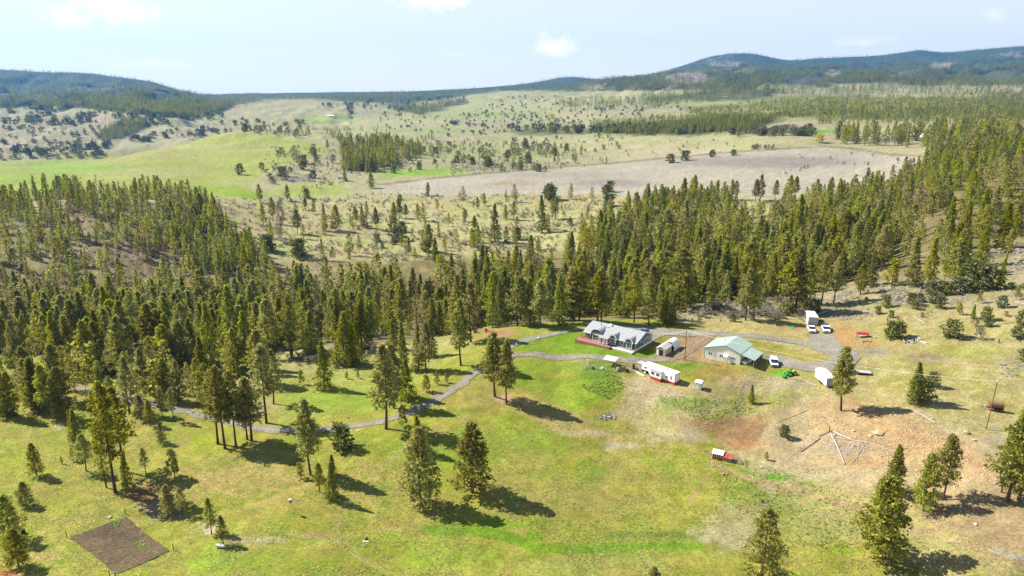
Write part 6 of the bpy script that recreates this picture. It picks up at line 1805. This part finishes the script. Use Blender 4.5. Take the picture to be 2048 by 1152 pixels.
def coop():
    p = P(1424, 918); rz = R(-27); t = thing('chicken_coop', 'red and white chicken coop with brown shed and open wire run', 'coop', p, rz)
    m = MB(); m.box(0, 2.5, 0, 1.6, -.2, .75); m.build('base_wall', M_red, t)
    m = MB(); m.box(0, 2.5, .05, 1.55, .75, 1.6); m.build('wall', M_dark, t)
    for i in range(6): m = MB(); m.box(i * .48, i * .48 + .1, -.02, .08, .75, 1.65); m.build('post', M_white, t)
    m = MB(); m.slab((-.15, -.2, 1.62), (2.6, -.2, 1.62), (2.6, 1.8, 1.95), (-.15, 1.8, 1.95), .07); m.build('roof', M_white, t)
    m = MB(); m.box(2.5, 4.6, -.1, 1.7, -.2, 1.3); m.build('shed_wall', M_woodo, t)
    m = MB(); m.slab((2.5, -.35, 1.32), (3.55, -.35, 1.32), (3.55, 1.9, 1.6), (2.5, 1.9, 1.6), .06); m.slab((3.65, -.35, 1.22), (4.75, -.35, 1.22), (4.75, 1.9, 1.5), (3.65, 1.9, 1.5), .06); m.build('shed_roof', M_redw, t)
    for (x, y) in ((4.7, -.2), (6.0, -.2), (7.4, -.2), (7.4, 1.8), (6.0, 1.8), (4.7, 1.8)):
        m = MB(); m.box(x - .06, x + .06, y - .06, y + .06, -.5, 1.35); m.build('run_post', M_wood, t)
    m = MB()
    for h in (.0, .45, .9, 1.3):
        for (a, b) in (((4.7, -.2), (7.4, -.2)), ((7.4, -.2), (7.4, 1.8)), ((4.7, 1.8), (7.4, 1.8))): m.tube([(a[0], a[1], h), (b[0], b[1], h)], .035, 4)
    for x in np.arange(4.8, 7.5, .38): m.tube([(x, -.2, 1.32), (x + .1, 1.8, 1.34)], .035, 4)
    m.build('run_rail', M_log, t)
    m = MB(); m.box(4.7, 7.4, -.28, -.2, -.4, .18); m.box(2.6, 4.7, -.3, -.12, -.4, .0); m.build('kick_board', M_pale, t)
coop()
# red canopy with scrap wood, lumber pile, stump, boat
p = P(1725, 674); t = thing('red_canopy', 'bright red low canopy frame on the slope right of the pickups', 'canopy', p, R(-8))
m = MB(); m.prism([(-1.9, 1.0), (1.9, 1.0), (1.75, 1.5), (-1.8, 1.5)], -.6, 1.0, 'y'); m.build('cover', mat('canopy_red', (.60, .02, .05), .5), t, bevel=.06)
for x in (-1.7, 1.7):
    for y in (-.5, .9): m = MB(); m.box(x - .05, x + .05, y - .05, y + .05, -.2, 1.0); m.build('leg', M_dark, t)
rr2 = random.Random(8)
def sticks(u, v, n, su, sv, L, m_, name, lab, cat, w=.12):
    p = P(u, v); t = thing(name, lab, cat, p, 0)
    for i in range(n):
        a = rr2.uniform(0, 3.14); x, y = rr2.uniform(-su, su), rr2.uniform(-sv, sv); l = L * rr2.uniform(.5, 1)
        q = [(x - math.cos(a) * l / 2, y - math.sin(a) * l / 2, .1 + .04 * i), (x + math.cos(a) * l / 2, y + math.sin(a) * l / 2, .12 + .04 * i)]
        q = [(a_, b_, c_ + gz(p.x + a_, p.y + b_) - p.z) for a_, b_, c_ in q]
        m = MB(); m.tube(q, w, 4); m.build('plank', m_[i % len(m_)], t)
sticks(1731, 683, 7, 1.6, .8, 1.4, [M_woodo, M_log], 'scrap_wood', 'loose orange and pale wood scraps below the red canopy', 'scrap wood', .12)
sticks(1748, 676, 3, 1.4, .3, 1.8, [M_wood, M_log], 'scrap_wood', 'few thin brown sticks right of the red canopy', 'scrap wood', .08)
sticks(1818, 684, 9, 2.2, .9, 2.8, [M_grey, M_wood], 'lumber_pile', 'grey weathered lumber pile below the two merged junipers', 'lumber', .16)
sticks(1836, 680, 7, 1.8, .8, 2.4, [M_log, M_pale], 'lumber_pile', 'pale lumber pile touching the grey lumber pile', 'lumber', .16)
beam((1841, 683), (1853, 687), .5, .25, M_pale, 'loose_beam', 'single pale board right of the lumber piles', 'board')
sticks(1445, 950, 6, 1.0, .5, 1.0, [M_woodo, M_log], 'cut_branches', 'small orange-brown heap of cut wood below the chicken coop', 'wood heap', .16)
def tubeobj(px, r, m_, name, label, cat, lift=None, group=None, r2=None):
    pts = [P(u, v) for u, v in px]; lift = r * .8 if lift is None else lift
    pts = resample(pts, 2.0); pts = [Vector((p.x, p.y, gz(p.x, p.y) + lift)) for p in pts]
    m = MB(); m.tube(pts, r, 7, r2); o = m.build(name, m_); solo(o, label, cat, group); return o
tubeobj([(1583, 689.0), (1571, 653)], .0, M_log, 'x', 'x', 'x') if False else None
p = P(1583, 654); t = thing('overturned_rowboat', 'small green overturned rowboat on the grass left of the pickups', 'boat', p, R(-12))
m = MB(); m.add([(-1.6, 0, .05), (-.9, -.5, 0), (.9, -.55, 0), (1.7, 0, .05), (.9, .55, 0), (-.9, .5, 0), (-1.1, 0, .5), (1.1, 0, .5)], [(0, 1, 6), (1, 2, 7, 6), (2, 3, 7), (3, 4, 7), (4, 5, 6, 7), (5, 0, 6), (0, 5, 4, 3, 2, 1)]); m.build('hull', M_tarp, t, smooth=False)
m = MB(); m.tube([(-1.3, 0, .42), (1.4, 0, .42)], .05, 4); m.build('keel', M_dark, t)
p = P(1997, 686); m = MB(); m.tube([p - Vector((0, 0, .3)), p + Vector((.05, 0, 1.3))], .28, 8, .2); o = m.build('tree_stump', M_barkg); solo(o, 'lone upright stump on the open right slope', 'stump')

# fallen bleached trees on the rubble slope
tubeobj([(1661, 867), (1674, 893), (1689, 929)], .24, M_log, 'fallen_log', 'thick straight bleached log pointing down from the centre of the star', 'log', r2=.14)
tubeobj([(1664, 863), (1683, 873), (1702, 880)], .26, M_log, 'fallen_log', 'thick bleached log running right from the star centre', 'log', r2=.20)
tubeobj([(1672, 876), (1702, 881), (1740, 887), (1760, 894), (1773, 900)], .17, M_log, 'fallen_log', 'long thin bleached log reaching furthest right on the rubble', 'log', r2=.10)
tubeobj([(1657, 865), (1638, 873)], .15, M_wood, 'fallen_log', 'short dark log left of the star centre', 'log')
tubeobj([(1640, 877), (1622, 890), (1602, 904)], .17, M_wood, 'fallen_log', 'dark branchy log pointing down left from the star', 'log', r2=.10)
tubeobj([(1719, 884), (1716, 905), (1713, 927)], .08, M_log, 'fallen_log', 'thin pale pole crossing another under the long log', 'log')
tubeobj([(1730, 889), (1718, 907), (1706, 926)], .10, M_wood, 'fallen_log', 'thin dark pole crossing a pale one under the long log', 'log')
tubeobj([(1638, 834), (1655, 836), (1668, 842)], .16, M_log, 'fallen_log', 'short pale log above the star of logs', 'log')
tubeobj([(1826, 822), (1846, 832), (1870, 847)], .20, M_log, 'fallen_log', 'long white log on the grass between rubble and leaning pole', 'log', r2=.12)
tubeobj([(1796, 901), (1815, 897)], .12, M_wood, 'fallen_log', 'small dark log above the dense green fir', 'log')
tubeobj([(1826, 632), (1838, 640), (1850, 648)], .14, M_log, 'fallen_log', 'pale log on the upper right slope below the rock ridge', 'log')
tubeobj([(2030, 604), (2060, 612)], .16, M_log, 'fallen_log', 'pale log near the right edge above the junipers', 'log')
tubeobj([(1994, 650), (2032, 644)], .14, M_wood, 'fallen_log', 'dark straight log lying left of the right edge junipers', 'log')
tubeobj([(559, 673), (600, 663), (640, 648)], .30, M_wood, 'fallen_log', 'long dark fallen trunk on the shadowed slope at left', 'log', r2=.16)
tubeobj([(1512, 905 - 90), (1530, 800)], .08, M_wood, 'fallen_log', 'thin stick on the bank right of the small dark fir', 'log')
for (u, v, du, dv, lab) in [(1557, 843, 60, -24, 'thin grey stick on the pale slope above the dirt patch'), (1570, 950, 22, 4, 'thin dark stick left of the lower track'), (1612, 945, 14, -6, 'short dark stick above the lower track'), (1638, 957, 22, 5, 'thin dark stick right along the lower track')]:
    tubeobj([(u, v), (u + du, v + dv)], .07, M_wood, 'fallen_stick', lab, 'stick')
p = P(1658, 864); m = MB(); m.tube([p - Vector((0, 0, .3)), p + Vector((0, 0, 1.6))], .24, 8, .16); o = m.build('tree_stump', M_woodo); solo(o, 'orange broken stump at the centre of the log star', 'stump')
m = MB()
for (du, dv, L) in ((0, 0, 1),):
    base = [P(1602 + i * 6, 903 - i * 4.2) for i in range(6)]
    for b in base:
        for k in range(3):
            a = rr2.uniform(2.2, 4.4); m.tube([b + Vector((0, 0, .2)), b + Vector((math.cos(a) * 1.3, math.sin(a) * .9, .35))], .03, 3)
    o = m.build('dead_branches', M_log); solo(o, 'spiky bleached branches on the dark log of the star', 'branches')
m = MB()
for i in range(70):
    u = rr2.uniform(1600, 1790); v = 878 + (u - 1660) * .16 + rr2.gauss(0, 13)
    q = P(u, v); a = rr2.uniform(0, 6.28); L = rr2.uniform(.6, 2.4); m.tube([q + Vector((0, 0, .08)), q + Vector((math.cos(a) * L, math.sin(a) * L * .7, rr2.uniform(.1, .45)))], rr2.uniform(.03, .08), 3, .02)
o = m.build('slash_litter', M_log); o['kind'] = 'stuff'; o['label'] = 'bleached sticks and slash littered round the log star'
m = MB()

# fire ring, game feeder, tiny yard things
p0 = P(1215, 833); t = thing('fire_ring', 'ring of pale and dark stones round a fire pit on the lawn', 'fire pit', p0, 0)
def stone_mesh(seed, s=1.0, flat=.7):
    g = random.Random(seed); bm = bmesh.new(); bmesh.ops.create_icosphere(bm, subdivisions=1, radius=s)
    for v in bm.verts: v.co *= g.uniform(.72, 1.2); v.co.z *= flat
    me = bpy.data.meshes.new('stone'); bm.to_mesh(me); bm.free(); return me
STN = [stone_mesh(i) for i in range(6)]
ms = [M_pale, M_grey, M_basalt]
for i in range(22):
    a = i * .62; rr3 = 1.4 + .9 * rr2.random() if i < 15 else rr2.uniform(.2, 1.2)
    me = STN[i % 6].copy(); me.materials.append(ms[i % 3]); o = bpy.data.objects.new('stone', me); COL.objects.link(o); o.parent = t
    o.location = (math.cos(a) * rr3 * 1.3, math.sin(a) * rr3 * .9, .1); s = rr2.uniform(.22, .42); o.scale = (s, s, s); o.rotation_euler = (0, 0, a)
p = P(583, 1027); t = thing('game_feeder', 'small tripod game feeder with grey drum on the lawn', 'feeder', p, 0)
for k in range(3):
    a = k * 2.09 + .4; m = MB(); m.tube([(math.cos(a) * 1.1, math.sin(a) * 1.1, -.05), (math.cos(a) * .12, math.sin(a) * .12, 3.1)], .035, 5); m.build('leg', M_wood, t)
m = MB(); m.tube([(0, 0, 2.75), (0, 0, 2.95), (0, 0, 3.5)], .34, 12, .36); m.build('drum', mat('drum_grey', (.22, .22, .26), .4), t); m = MB(); m.tube([(0, 0, 3.5), (0, 0, 3.62)], .38, 12, .1); m.build('lid', M_pale, t)
m = MB(); m.box(-.3, .3, -.2, .2, -.05, .12); m.build('tray', M_tarp, t)
def post(u, v, h, label):
    p = P(u, v); t = thing('garden_post', label, 'post', p, 0, 'corner posts of the garden plot')
    m = MB(); m.tube([(0, 0, -.4), (0, 0, h)], .075, 6); m.build('shaft', M_dark, t); m = MB(); m.tube([(0, 0, h), (0, 0, h + .08)], .10, 6); m.build('cap', M_black, t)
post(251, 1029, 1.5, 'dark post at the far top corner of the garden plot')
post(134, 1076, 1.6, 'dark post at the left corner of the garden plot')
post(347, 1101, 1.5, 'dark post at the right corner of the garden plot')
post(220, 1156, 1.5, 'dark post at the near bottom corner of the garden plot')
p = P(231, 1152); t = thing('yard_hydrant', 'small blue and green water hydrant at the near garden corner', 'hydrant', p, 0)
m = MB(); m.tube([(0, 0, -.2), (0, 0, .75)], .09, 8); m.build('pipe', M_blue, t); m = MB(); m.tube([(0, 0, .75), (0, 0, .98)], .17, 8); m.build('head', M_tarp, t); m = MB(); m.tube([(0, 0, .9), (.32, 0, .95)], .04, 5); m.build('handle', M_tarp, t)
p = P(47, 1066); t = thing('black_barrel', 'black barrel beside the bushy pines at the left edge', 'barrel', p, 0)
m = MB(); m.tube([(0, 0, -.1), (0, 0, .2), (0, 0, .9)], .38, 12); m.build('drum', M_black, t); m = MB(); m.tube([(0, 0, .9), (0, 0, .97)], .4, 12); m.build('lid', M_dark, t)
def cart(u, v):
    p = P(u, v); t = thing('log_splitter', 'small red machine on bare earth above the driveway', 'machine', p, R(-10))
    m = MB(); m.box(-1.1, 1.0, -.25, .25, .55, .85); m.build('beam', M_orange, t); m = MB(); m.box(-.9, -.2, -.3, .3, .85, 1.4); m.build('engine', M_red, t)
    for y in (-.45, .45): wheel(t, -.5, y, .3, .16)
cart(975, 664)
for (u, v, s, lab) in ((1077, 677, .5, 'small white planter beside the upper driveway'), (1033, 691, .5, 'pink-white yard ornament where the driveway forks')):
    p = P(u, v); t = thing('yard_ornament', lab, 'ornament', p, 0)
    m = MB(); m.tube([(0, 0, -.1), (0, 0, .3)], .35, 10, .45); m.build('pot', M_pale, t); m = MB(); m.tube([(0, 0, .3), (0, 0, 1.0)], .25, 8, .05); m.build('figure', M_white, t)
p = P(1130, 637); t = thing('picnic_table', 'pale low table under the forest edge behind the house', 'table', p, R(5))
m = MB(); m.box(-1.2, 1.2, -.45, .45, .72, .8); m.build('top', M_pale, t)
for x in (-.9, .9): m = MB(); m.box(x - .06, x + .06, -.4, .4, -.1, .72); m.build('leg', M_wood, t)
p = P(733, 1079); t = thing('burnt_stump', 'charred stump with pale ash on the lower lawn', 'stump', p, 0)
m = MB(); m.tube([(0, 0, -.1), (.1, 0, .35)], .3, 8, .25); m.tube([(.1, 0, .3), (.15, 0, .9)], .06, 5, .03); m.build('wood', M_dark, t)
for i in range(3): me = STN[i].copy(); me.materials.append(M_pale); o = bpy.data.objects.new('stone', me); COL.objects.link(o); o.parent = t; o.location = (-.5 + i * .45, -.7, .05); o.scale = (.28, .28, .15)
p = P(1525, 1004); t = thing('burnt_stump', 'dark root stump in dry grass at right of the lawn', 'stump', p, 0)
m = MB(); m.tube([(0, 0, -.1), (0, 0, .4)], .3, 8, .2); [m.tube([(0, 0, .2), (math.cos(a) * .9, math.sin(a) * .9, .5)], .07, 4, .03) for a in (0, 2, 4)]; m.build('wood', M_dark, t)
p = P(1398, 803); t = thing('stand_pipe', 'thin pale stand pipe with green growth below the pump house', 'pipe', p, 0)
m = MB(); m.tube([(0, 0, -.2), (0, 0, 1.7)], .07, 6); m.build('pipe', M_pale, t); m = MB(); m.tube([(0, 0, 1.7), (0, 0, 2.4)], .05, 6); m.build('riser', M_tarp, t)

# ------------------------------------------------------------------ boulders and stones
def boulder(u, v, s, m_, label, group):
    p = P(u, v); me = stone_mesh(int(u * 3 + v), 1, .62); me.materials.append(m_)
    o = bpy.data.objects.new('boulder', me); COL.objects.link(o); o.location = p + Vector((0, 0, s * .2)); o.scale = (s * 1.25, s, s); o.rotation_euler = (.1, .15, u % 6)
    solo(o, label, 'boulder', group)
g1 = 'big orange boulders on the rubble slope'
boulder(1757, 868, 1.25, M_rock, 'largest flat orange boulder, right of the log star', g1)
boulder(1741, 872, .6, M_rock, 'orange boulder just left of the largest one', g1)
boulder(1669, 870, .55, M_rock, 'pale orange boulder tucked under the log star centre', g1)
boulder(1716, 832, .6, M_rock, 'orange boulder under the shadow of the lone pine', g1)
boulder(1933, 866, .75, M_rock, 'pale orange boulder left of the leaning pole foot', g1)
boulder(1947, 881, .55, M_rock, 'pale orange boulder below the one at the leaning pole', g1)
boulder(1951, 1049, .4, M_pale, 'small white stone in the tree shade beside the track', g1)
boulder(1524, 935, .45, M_pale, 'grey round stone right of the chicken coop run', g1)
boulder(1707, 862, .5, M_rock, 'orange boulder in the middle of the rubble field', g1)
boulder(1866, 838, .5, M_rock, 'orange boulder at the end of the long white log', g1)
boulder(220, 1035, .45, M_pale, 'pale flat stone left of the garden plot top corner', g1)
boulder(627, 784, .4, M_basalt, 'dark rock on the grassy slope under the lone fir', g1)
boulder(697, 836, .4, M_basalt, 'dark round bush-like rock above the road curve', g1)
boulder(717, 862, .35, M_pale, 'small pale rock below the road curve', g1)
g2 = 'basalt rocks on the right ridge'
for i, (u, v, s) in enumerate([(1700, 585, .9), (1693, 600, .8), (1735, 618, .7), (1697, 628, .8), (1850, 568, 1.1), (1765, 572, .9), (1560, 600, .9), (1576, 608, .8), (1500, 622, .7), (1985, 505, 1.6), (1972, 512, 1.2), (2000, 500, 1.2)]):
    boulder(u, v, s, M_basalt, ['dark rock on the ridge under the middle ridge firs', 'dark rock left of the ridge shrubs, above the culvert pipe', 'dark rock on the slope above the red canopy', 'dark rock by the culvert pipe mouth', 'tall dark rock at the foot of the right ridge firs', 'dark rock between the ridge firs', 'dark rock left behind the white pickups', 'dark rock just right of the one behind the pickups', 'dark rock behind the two clear-standing leafy pines', 'large pinkish outcrop among the upper right trees', 'smaller pinkish outcrop left below the large one', 'pinkish outcrop right above the large one'][i], g2)
def scatter(name, label, cat, polys, n, protos, s0, s1, near=0, farr=1e9, thr=0, cs=3.0, z=0.0):
    pts, hs = [], []
    for poly, frac in polys:
        a = np.asarray(poly, float); lo = a.min(0); hi = a.max(0); need = int(n * frac); got = 0; guard = 0
        while got < need and guard < 25:
            guard += 1; m = need * 2
            u = rng.uniform(lo[0], hi[0], m); v = rng.uniform(lo[1], hi[1], m); k = inpoly(u, v, a); u = u[k]; v = v[k]
            X, Y, Z, ok = hit(u, v); ok &= (Y > near) & (Y < farr)
            if thr: ok &= fbm(X / cs, Y / cs, 3, 91) > thr
            X = X[ok][:need - got]; Y = Y[ok][:need - got]; Z = ground_aY(X / Y, Y)
            pts.append(np.c_[X, Y, Z + z]); got += len(X)
    pts = np.concatenate(pts); h = s0 + (s1 - s0) * rng.random(len(pts)) ** 2.2
    o = instanced(name, pts, h, rng.uniform(0, 6.28, len(pts)), protos); o['label'] = label; o['category'] = cat; return o
def stones(m_, k):
    out = []
    for i in range(k): me = stone_mesh(300 + i, 1, .65); me.name = 'rubble'; me.materials.append(m_); out.append((me, 1.0))
    return out
scatter('rubble_stones', 'orange broken stones strewn over the slope at right', 'rubble', [([(1650, 792), (1700, 800), (1780, 825), (1870, 855), (1960, 905), (2010, 955), (1960, 990), (1850, 935), (1770, 905), (1690, 875), (1630, 840)], .75), ([(1840, 930), (2000, 950), (2040, 1000), (1900, 1040), (1800, 990)], .15), ([(1700, 880), (1800, 900), (1780, 940), (1680, 930)], .1)], 1300, stones(M_rock, 4), .07, .34, 100, 262, .46, 4)
scatter('ridge_rocks', 'dark broken basalt covering the low ridge at right', 'rocks', [([(1640, 600), (1720, 572), (1850, 552), (1960, 560), (1900, 590), (1800, 615), (1720, 640), (1640, 640)], .7), ([(1340, 640), (1420, 605), (1540, 600), (1600, 610), (1540, 635)], .3)], 2200, stones(M_basalt, 4), .14, .75, 190, 340, .47, 4)
scatter('slope_rocks', 'scattered stones on the far hillsides and knoll', 'rocks', [([(30, 430), (240, 430), (420, 480), (420, 560), (230, 560), (30, 500)], .5), ([(560, 500), (660, 500), (640, 620), (560, 640)], .1), ([(1260, 400), (1480, 410), (1560, 460), (1350, 470)], .2), ([(1880, 480), (2048, 480), (2048, 540), (1900, 540)], .2)], 1500, stones(M_basalt, 3), .3, 1.5, 250, 700, .48, 8)
scatter('yard_rock_pile', 'heap of brown rocks on the grass near the right edge', 'rocks', [([(1995, 722), (2020, 712), (2048, 708), (2060, 740), (2010, 748)], .7), ([(1990, 745), (2040, 745), (2040, 755), (1995, 752)], .3)], 90, stones(M_basalt, 3), .18, .6, 120, 262)
# tufts
def tuft(seed, n, r, h, m_, wd=.05, name='tuft'):
    g = np.random.default_rng(seed); b = np.c_[g.normal(0, r * .4, (n, 2)), np.zeros(n)]; d = np.c_[g.normal(0, .5, (n, 2)), np.ones(n)]
    Q = diamonds(b, d, g.uniform(.6, 1.1, n) * h, np.full(n, wd), g.normal(0, 1, (n, 3)))
    return (quad_mesh(name, Q, g.uniform(.7, 1.3, n), m_), h)
M_tdry = foliage_mat('dry_grass_blades', (.62, .52, .30), .45, .3, .01); M_tgreen = foliage_mat('green_grass_blades', (.30, .40, .06), .45, .35, .02); M_sage = foliage_mat('sagebrush_leaves', (.28, .25, .18), .3, .3, .01)
scatter('dry_grass', 'coarse dry bunch grass on banks and slopes', 'grass', [([(1240, 760), (1330, 778), (1420, 780), (1500, 745), (1600, 775), (1640, 800), (1560, 880), (1460, 820), (1400, 870), (1300, 880), (1220, 820)], .35), ([(1480, 930), (1700, 940), (1900, 1060), (2048, 1120), (2048, 1152), (1560, 1152), (1440, 1040)], .35), ([(1560, 640), (2048, 600), (2048, 900), (1860, 890), (1700, 790)], .3)], 6000, [tuft(i, 12, .35, .4, M_tdry, .045) for i in range(3)], .15, .42, 95, 262, .38, 6)
scatter('green_weeds', 'green weeds on the bank and lawn edges', 'weeds', [([(1170, 735), (1240, 750), (1250, 775), (1220, 800), (1150, 770)], .3), ([(1300, 790), (1480, 800), (1520, 830), (1400, 840)], .3), ([(1400, 900), (1560, 940), (1720, 1000), (1700, 1110), (1460, 1060)], .4)], 2600, [tuft(40 + i, 12, .4, .4, M_tgreen, .07) for i in range(3)], .15, .45, 95, 262, .38, 6)
scatter('lawn_tussocks', 'short uneven tussocks over the lower lawn', 'grass', [([(0, 830), (500, 900), (1200, 830), (1500, 960), (1400, 1160), (0, 1160)], 1)], 32000, [tuft(60 + i, 9, .3, .3, M_tgreen if i else M_tdry, .05) for i in range(3)], .08, .30, 80, 262, .44, 7)
Qs = []
for i in range(3):
    Q, T_ = crown_arrays(900 + i, 1.0, .8, 0, 'round', 26, 5, 2, .28, (.3, 1.2), .1); Qs.append((quad_mesh('sage_clump', Q, T_, M_sage), 1.0))
scatter('garden_weeds', 'small green weed clumps left on the tilled garden plot', 'weeds', [([(225, 1045), (240, 1043), (240, 1055), (225, 1055)], .3), ([(265, 1080), (300, 1085), (300, 1105), (270, 1100)], .7)], 60, [tuft(40 + i, 12, .4, .4, M_tgreen, .07) for i in range(2)], .2, .5, 80, 262, z=.1)
scatter('sagebrush', 'grey sagebrush clumps dotting the hillside beyond the forest', 'sagebrush', [([(430, 400), (760, 388), (1250, 395), (1560, 402), (1700, 398), (1640, 440), (1500, 478), (1200, 498), (900, 518), (640, 528), (520, 505)], .62), ([(540, 290), (680, 300), (740, 350), (640, 380), (520, 350)], .14), ([(900, 320), (1180, 325), (1060, 340), (900, 352)], .12), ([(780, 270), (1000, 265), (1000, 310), (780, 320)], .12)], 5200, Qs, .5, 1.7, 380, 2200, .47, 14)
scatter('slope_brush', 'low grey brush along the forest edge and ravine', 'brush', [([(1330, 640), (1450, 600), (1600, 600), (1640, 600), (1560, 640)], .25), ([(480, 640), (720, 640), (720, 740), (560, 730)], .35), ([(60, 430), (420, 470), (420, 560), (60, 560)], .4)], 900, Qs, .5, 1.8, 190, 700, .46, 6)
# yellow willows far off
def yellow(u, v, hp, lab):
    X, Y, Z, ok = hit(u, v); x, y = float(X[0]), float(Y[0]); h = y * (float(dep_tan(v)) - float(dep_tan(v - hp)))
    Q, T_ = crown_arrays(int(u), h, h * .75, 0, 'round', 70, 10, 3, h * .12, (.3, 1.0), .1)
    t = thing('yellow_willow', lab, 'willow', (x, y, gz(x, y)), 0)
    o = bpy.data.objects.new('crown', quad_mesh('crown', Q, T_, M_yel)); COL.objects.link(o); o.parent = t
    m = MB(); m.tube([(0, 0, -.5), (0, 0, h * .6)], h * .05, 5); m.build('trunk', M_barkg, t)
yellow(1638, 285, 14, 'bright yellow willow at the top corner of the bare field')
yellow(1104, 237, 8, 'small bright yellow willow on the far pasture')
# ------------------------------------------------------------------ the air
def haze_box():
    x0, x1, y0, y1, z0, z1 = -14500, 14500, -600, 12400, float(ZZ.min()) - 1.5, max(float(ZZ.max()), CAMZ) + 45
    vs = [(x, y, z) for x in (x0, x1) for y in (y0, y1) for z in (z0, z1)]
    fs = [(0, 1, 3, 2), (4, 6, 7, 5), (0, 4, 5, 1), (2, 3, 7, 6), (0, 2, 6, 4), (1, 5, 7, 3)]
    me = bpy.data.meshes.new('haze'); me.from_pydata(vs, [], fs); me.update()
    m = bpy.data.materials.new('haze_air'); m.use_nodes = True; nt = m.node_tree; nt.nodes.clear()
    o_ = nt.nodes.new('ShaderNodeOutputMaterial'); v = nt.nodes.new('ShaderNodeVolumePrincipled')
    v.inputs['Color'].default_value = (0.12, 0.44, 1.0, 1); v.inputs['Density'].default_value = HAZE_DENSITY; v.inputs['Anisotropy'].default_value = .2
    nt.links.new(v.outputs[0], o_.inputs['Volume']); me.materials.append(m)
    h = bpy.data.objects.new('haze', me); COL.objects.link(h); h['kind'] = 'stuff'
HAZE_DENSITY = 3.8e-5
haze_box()
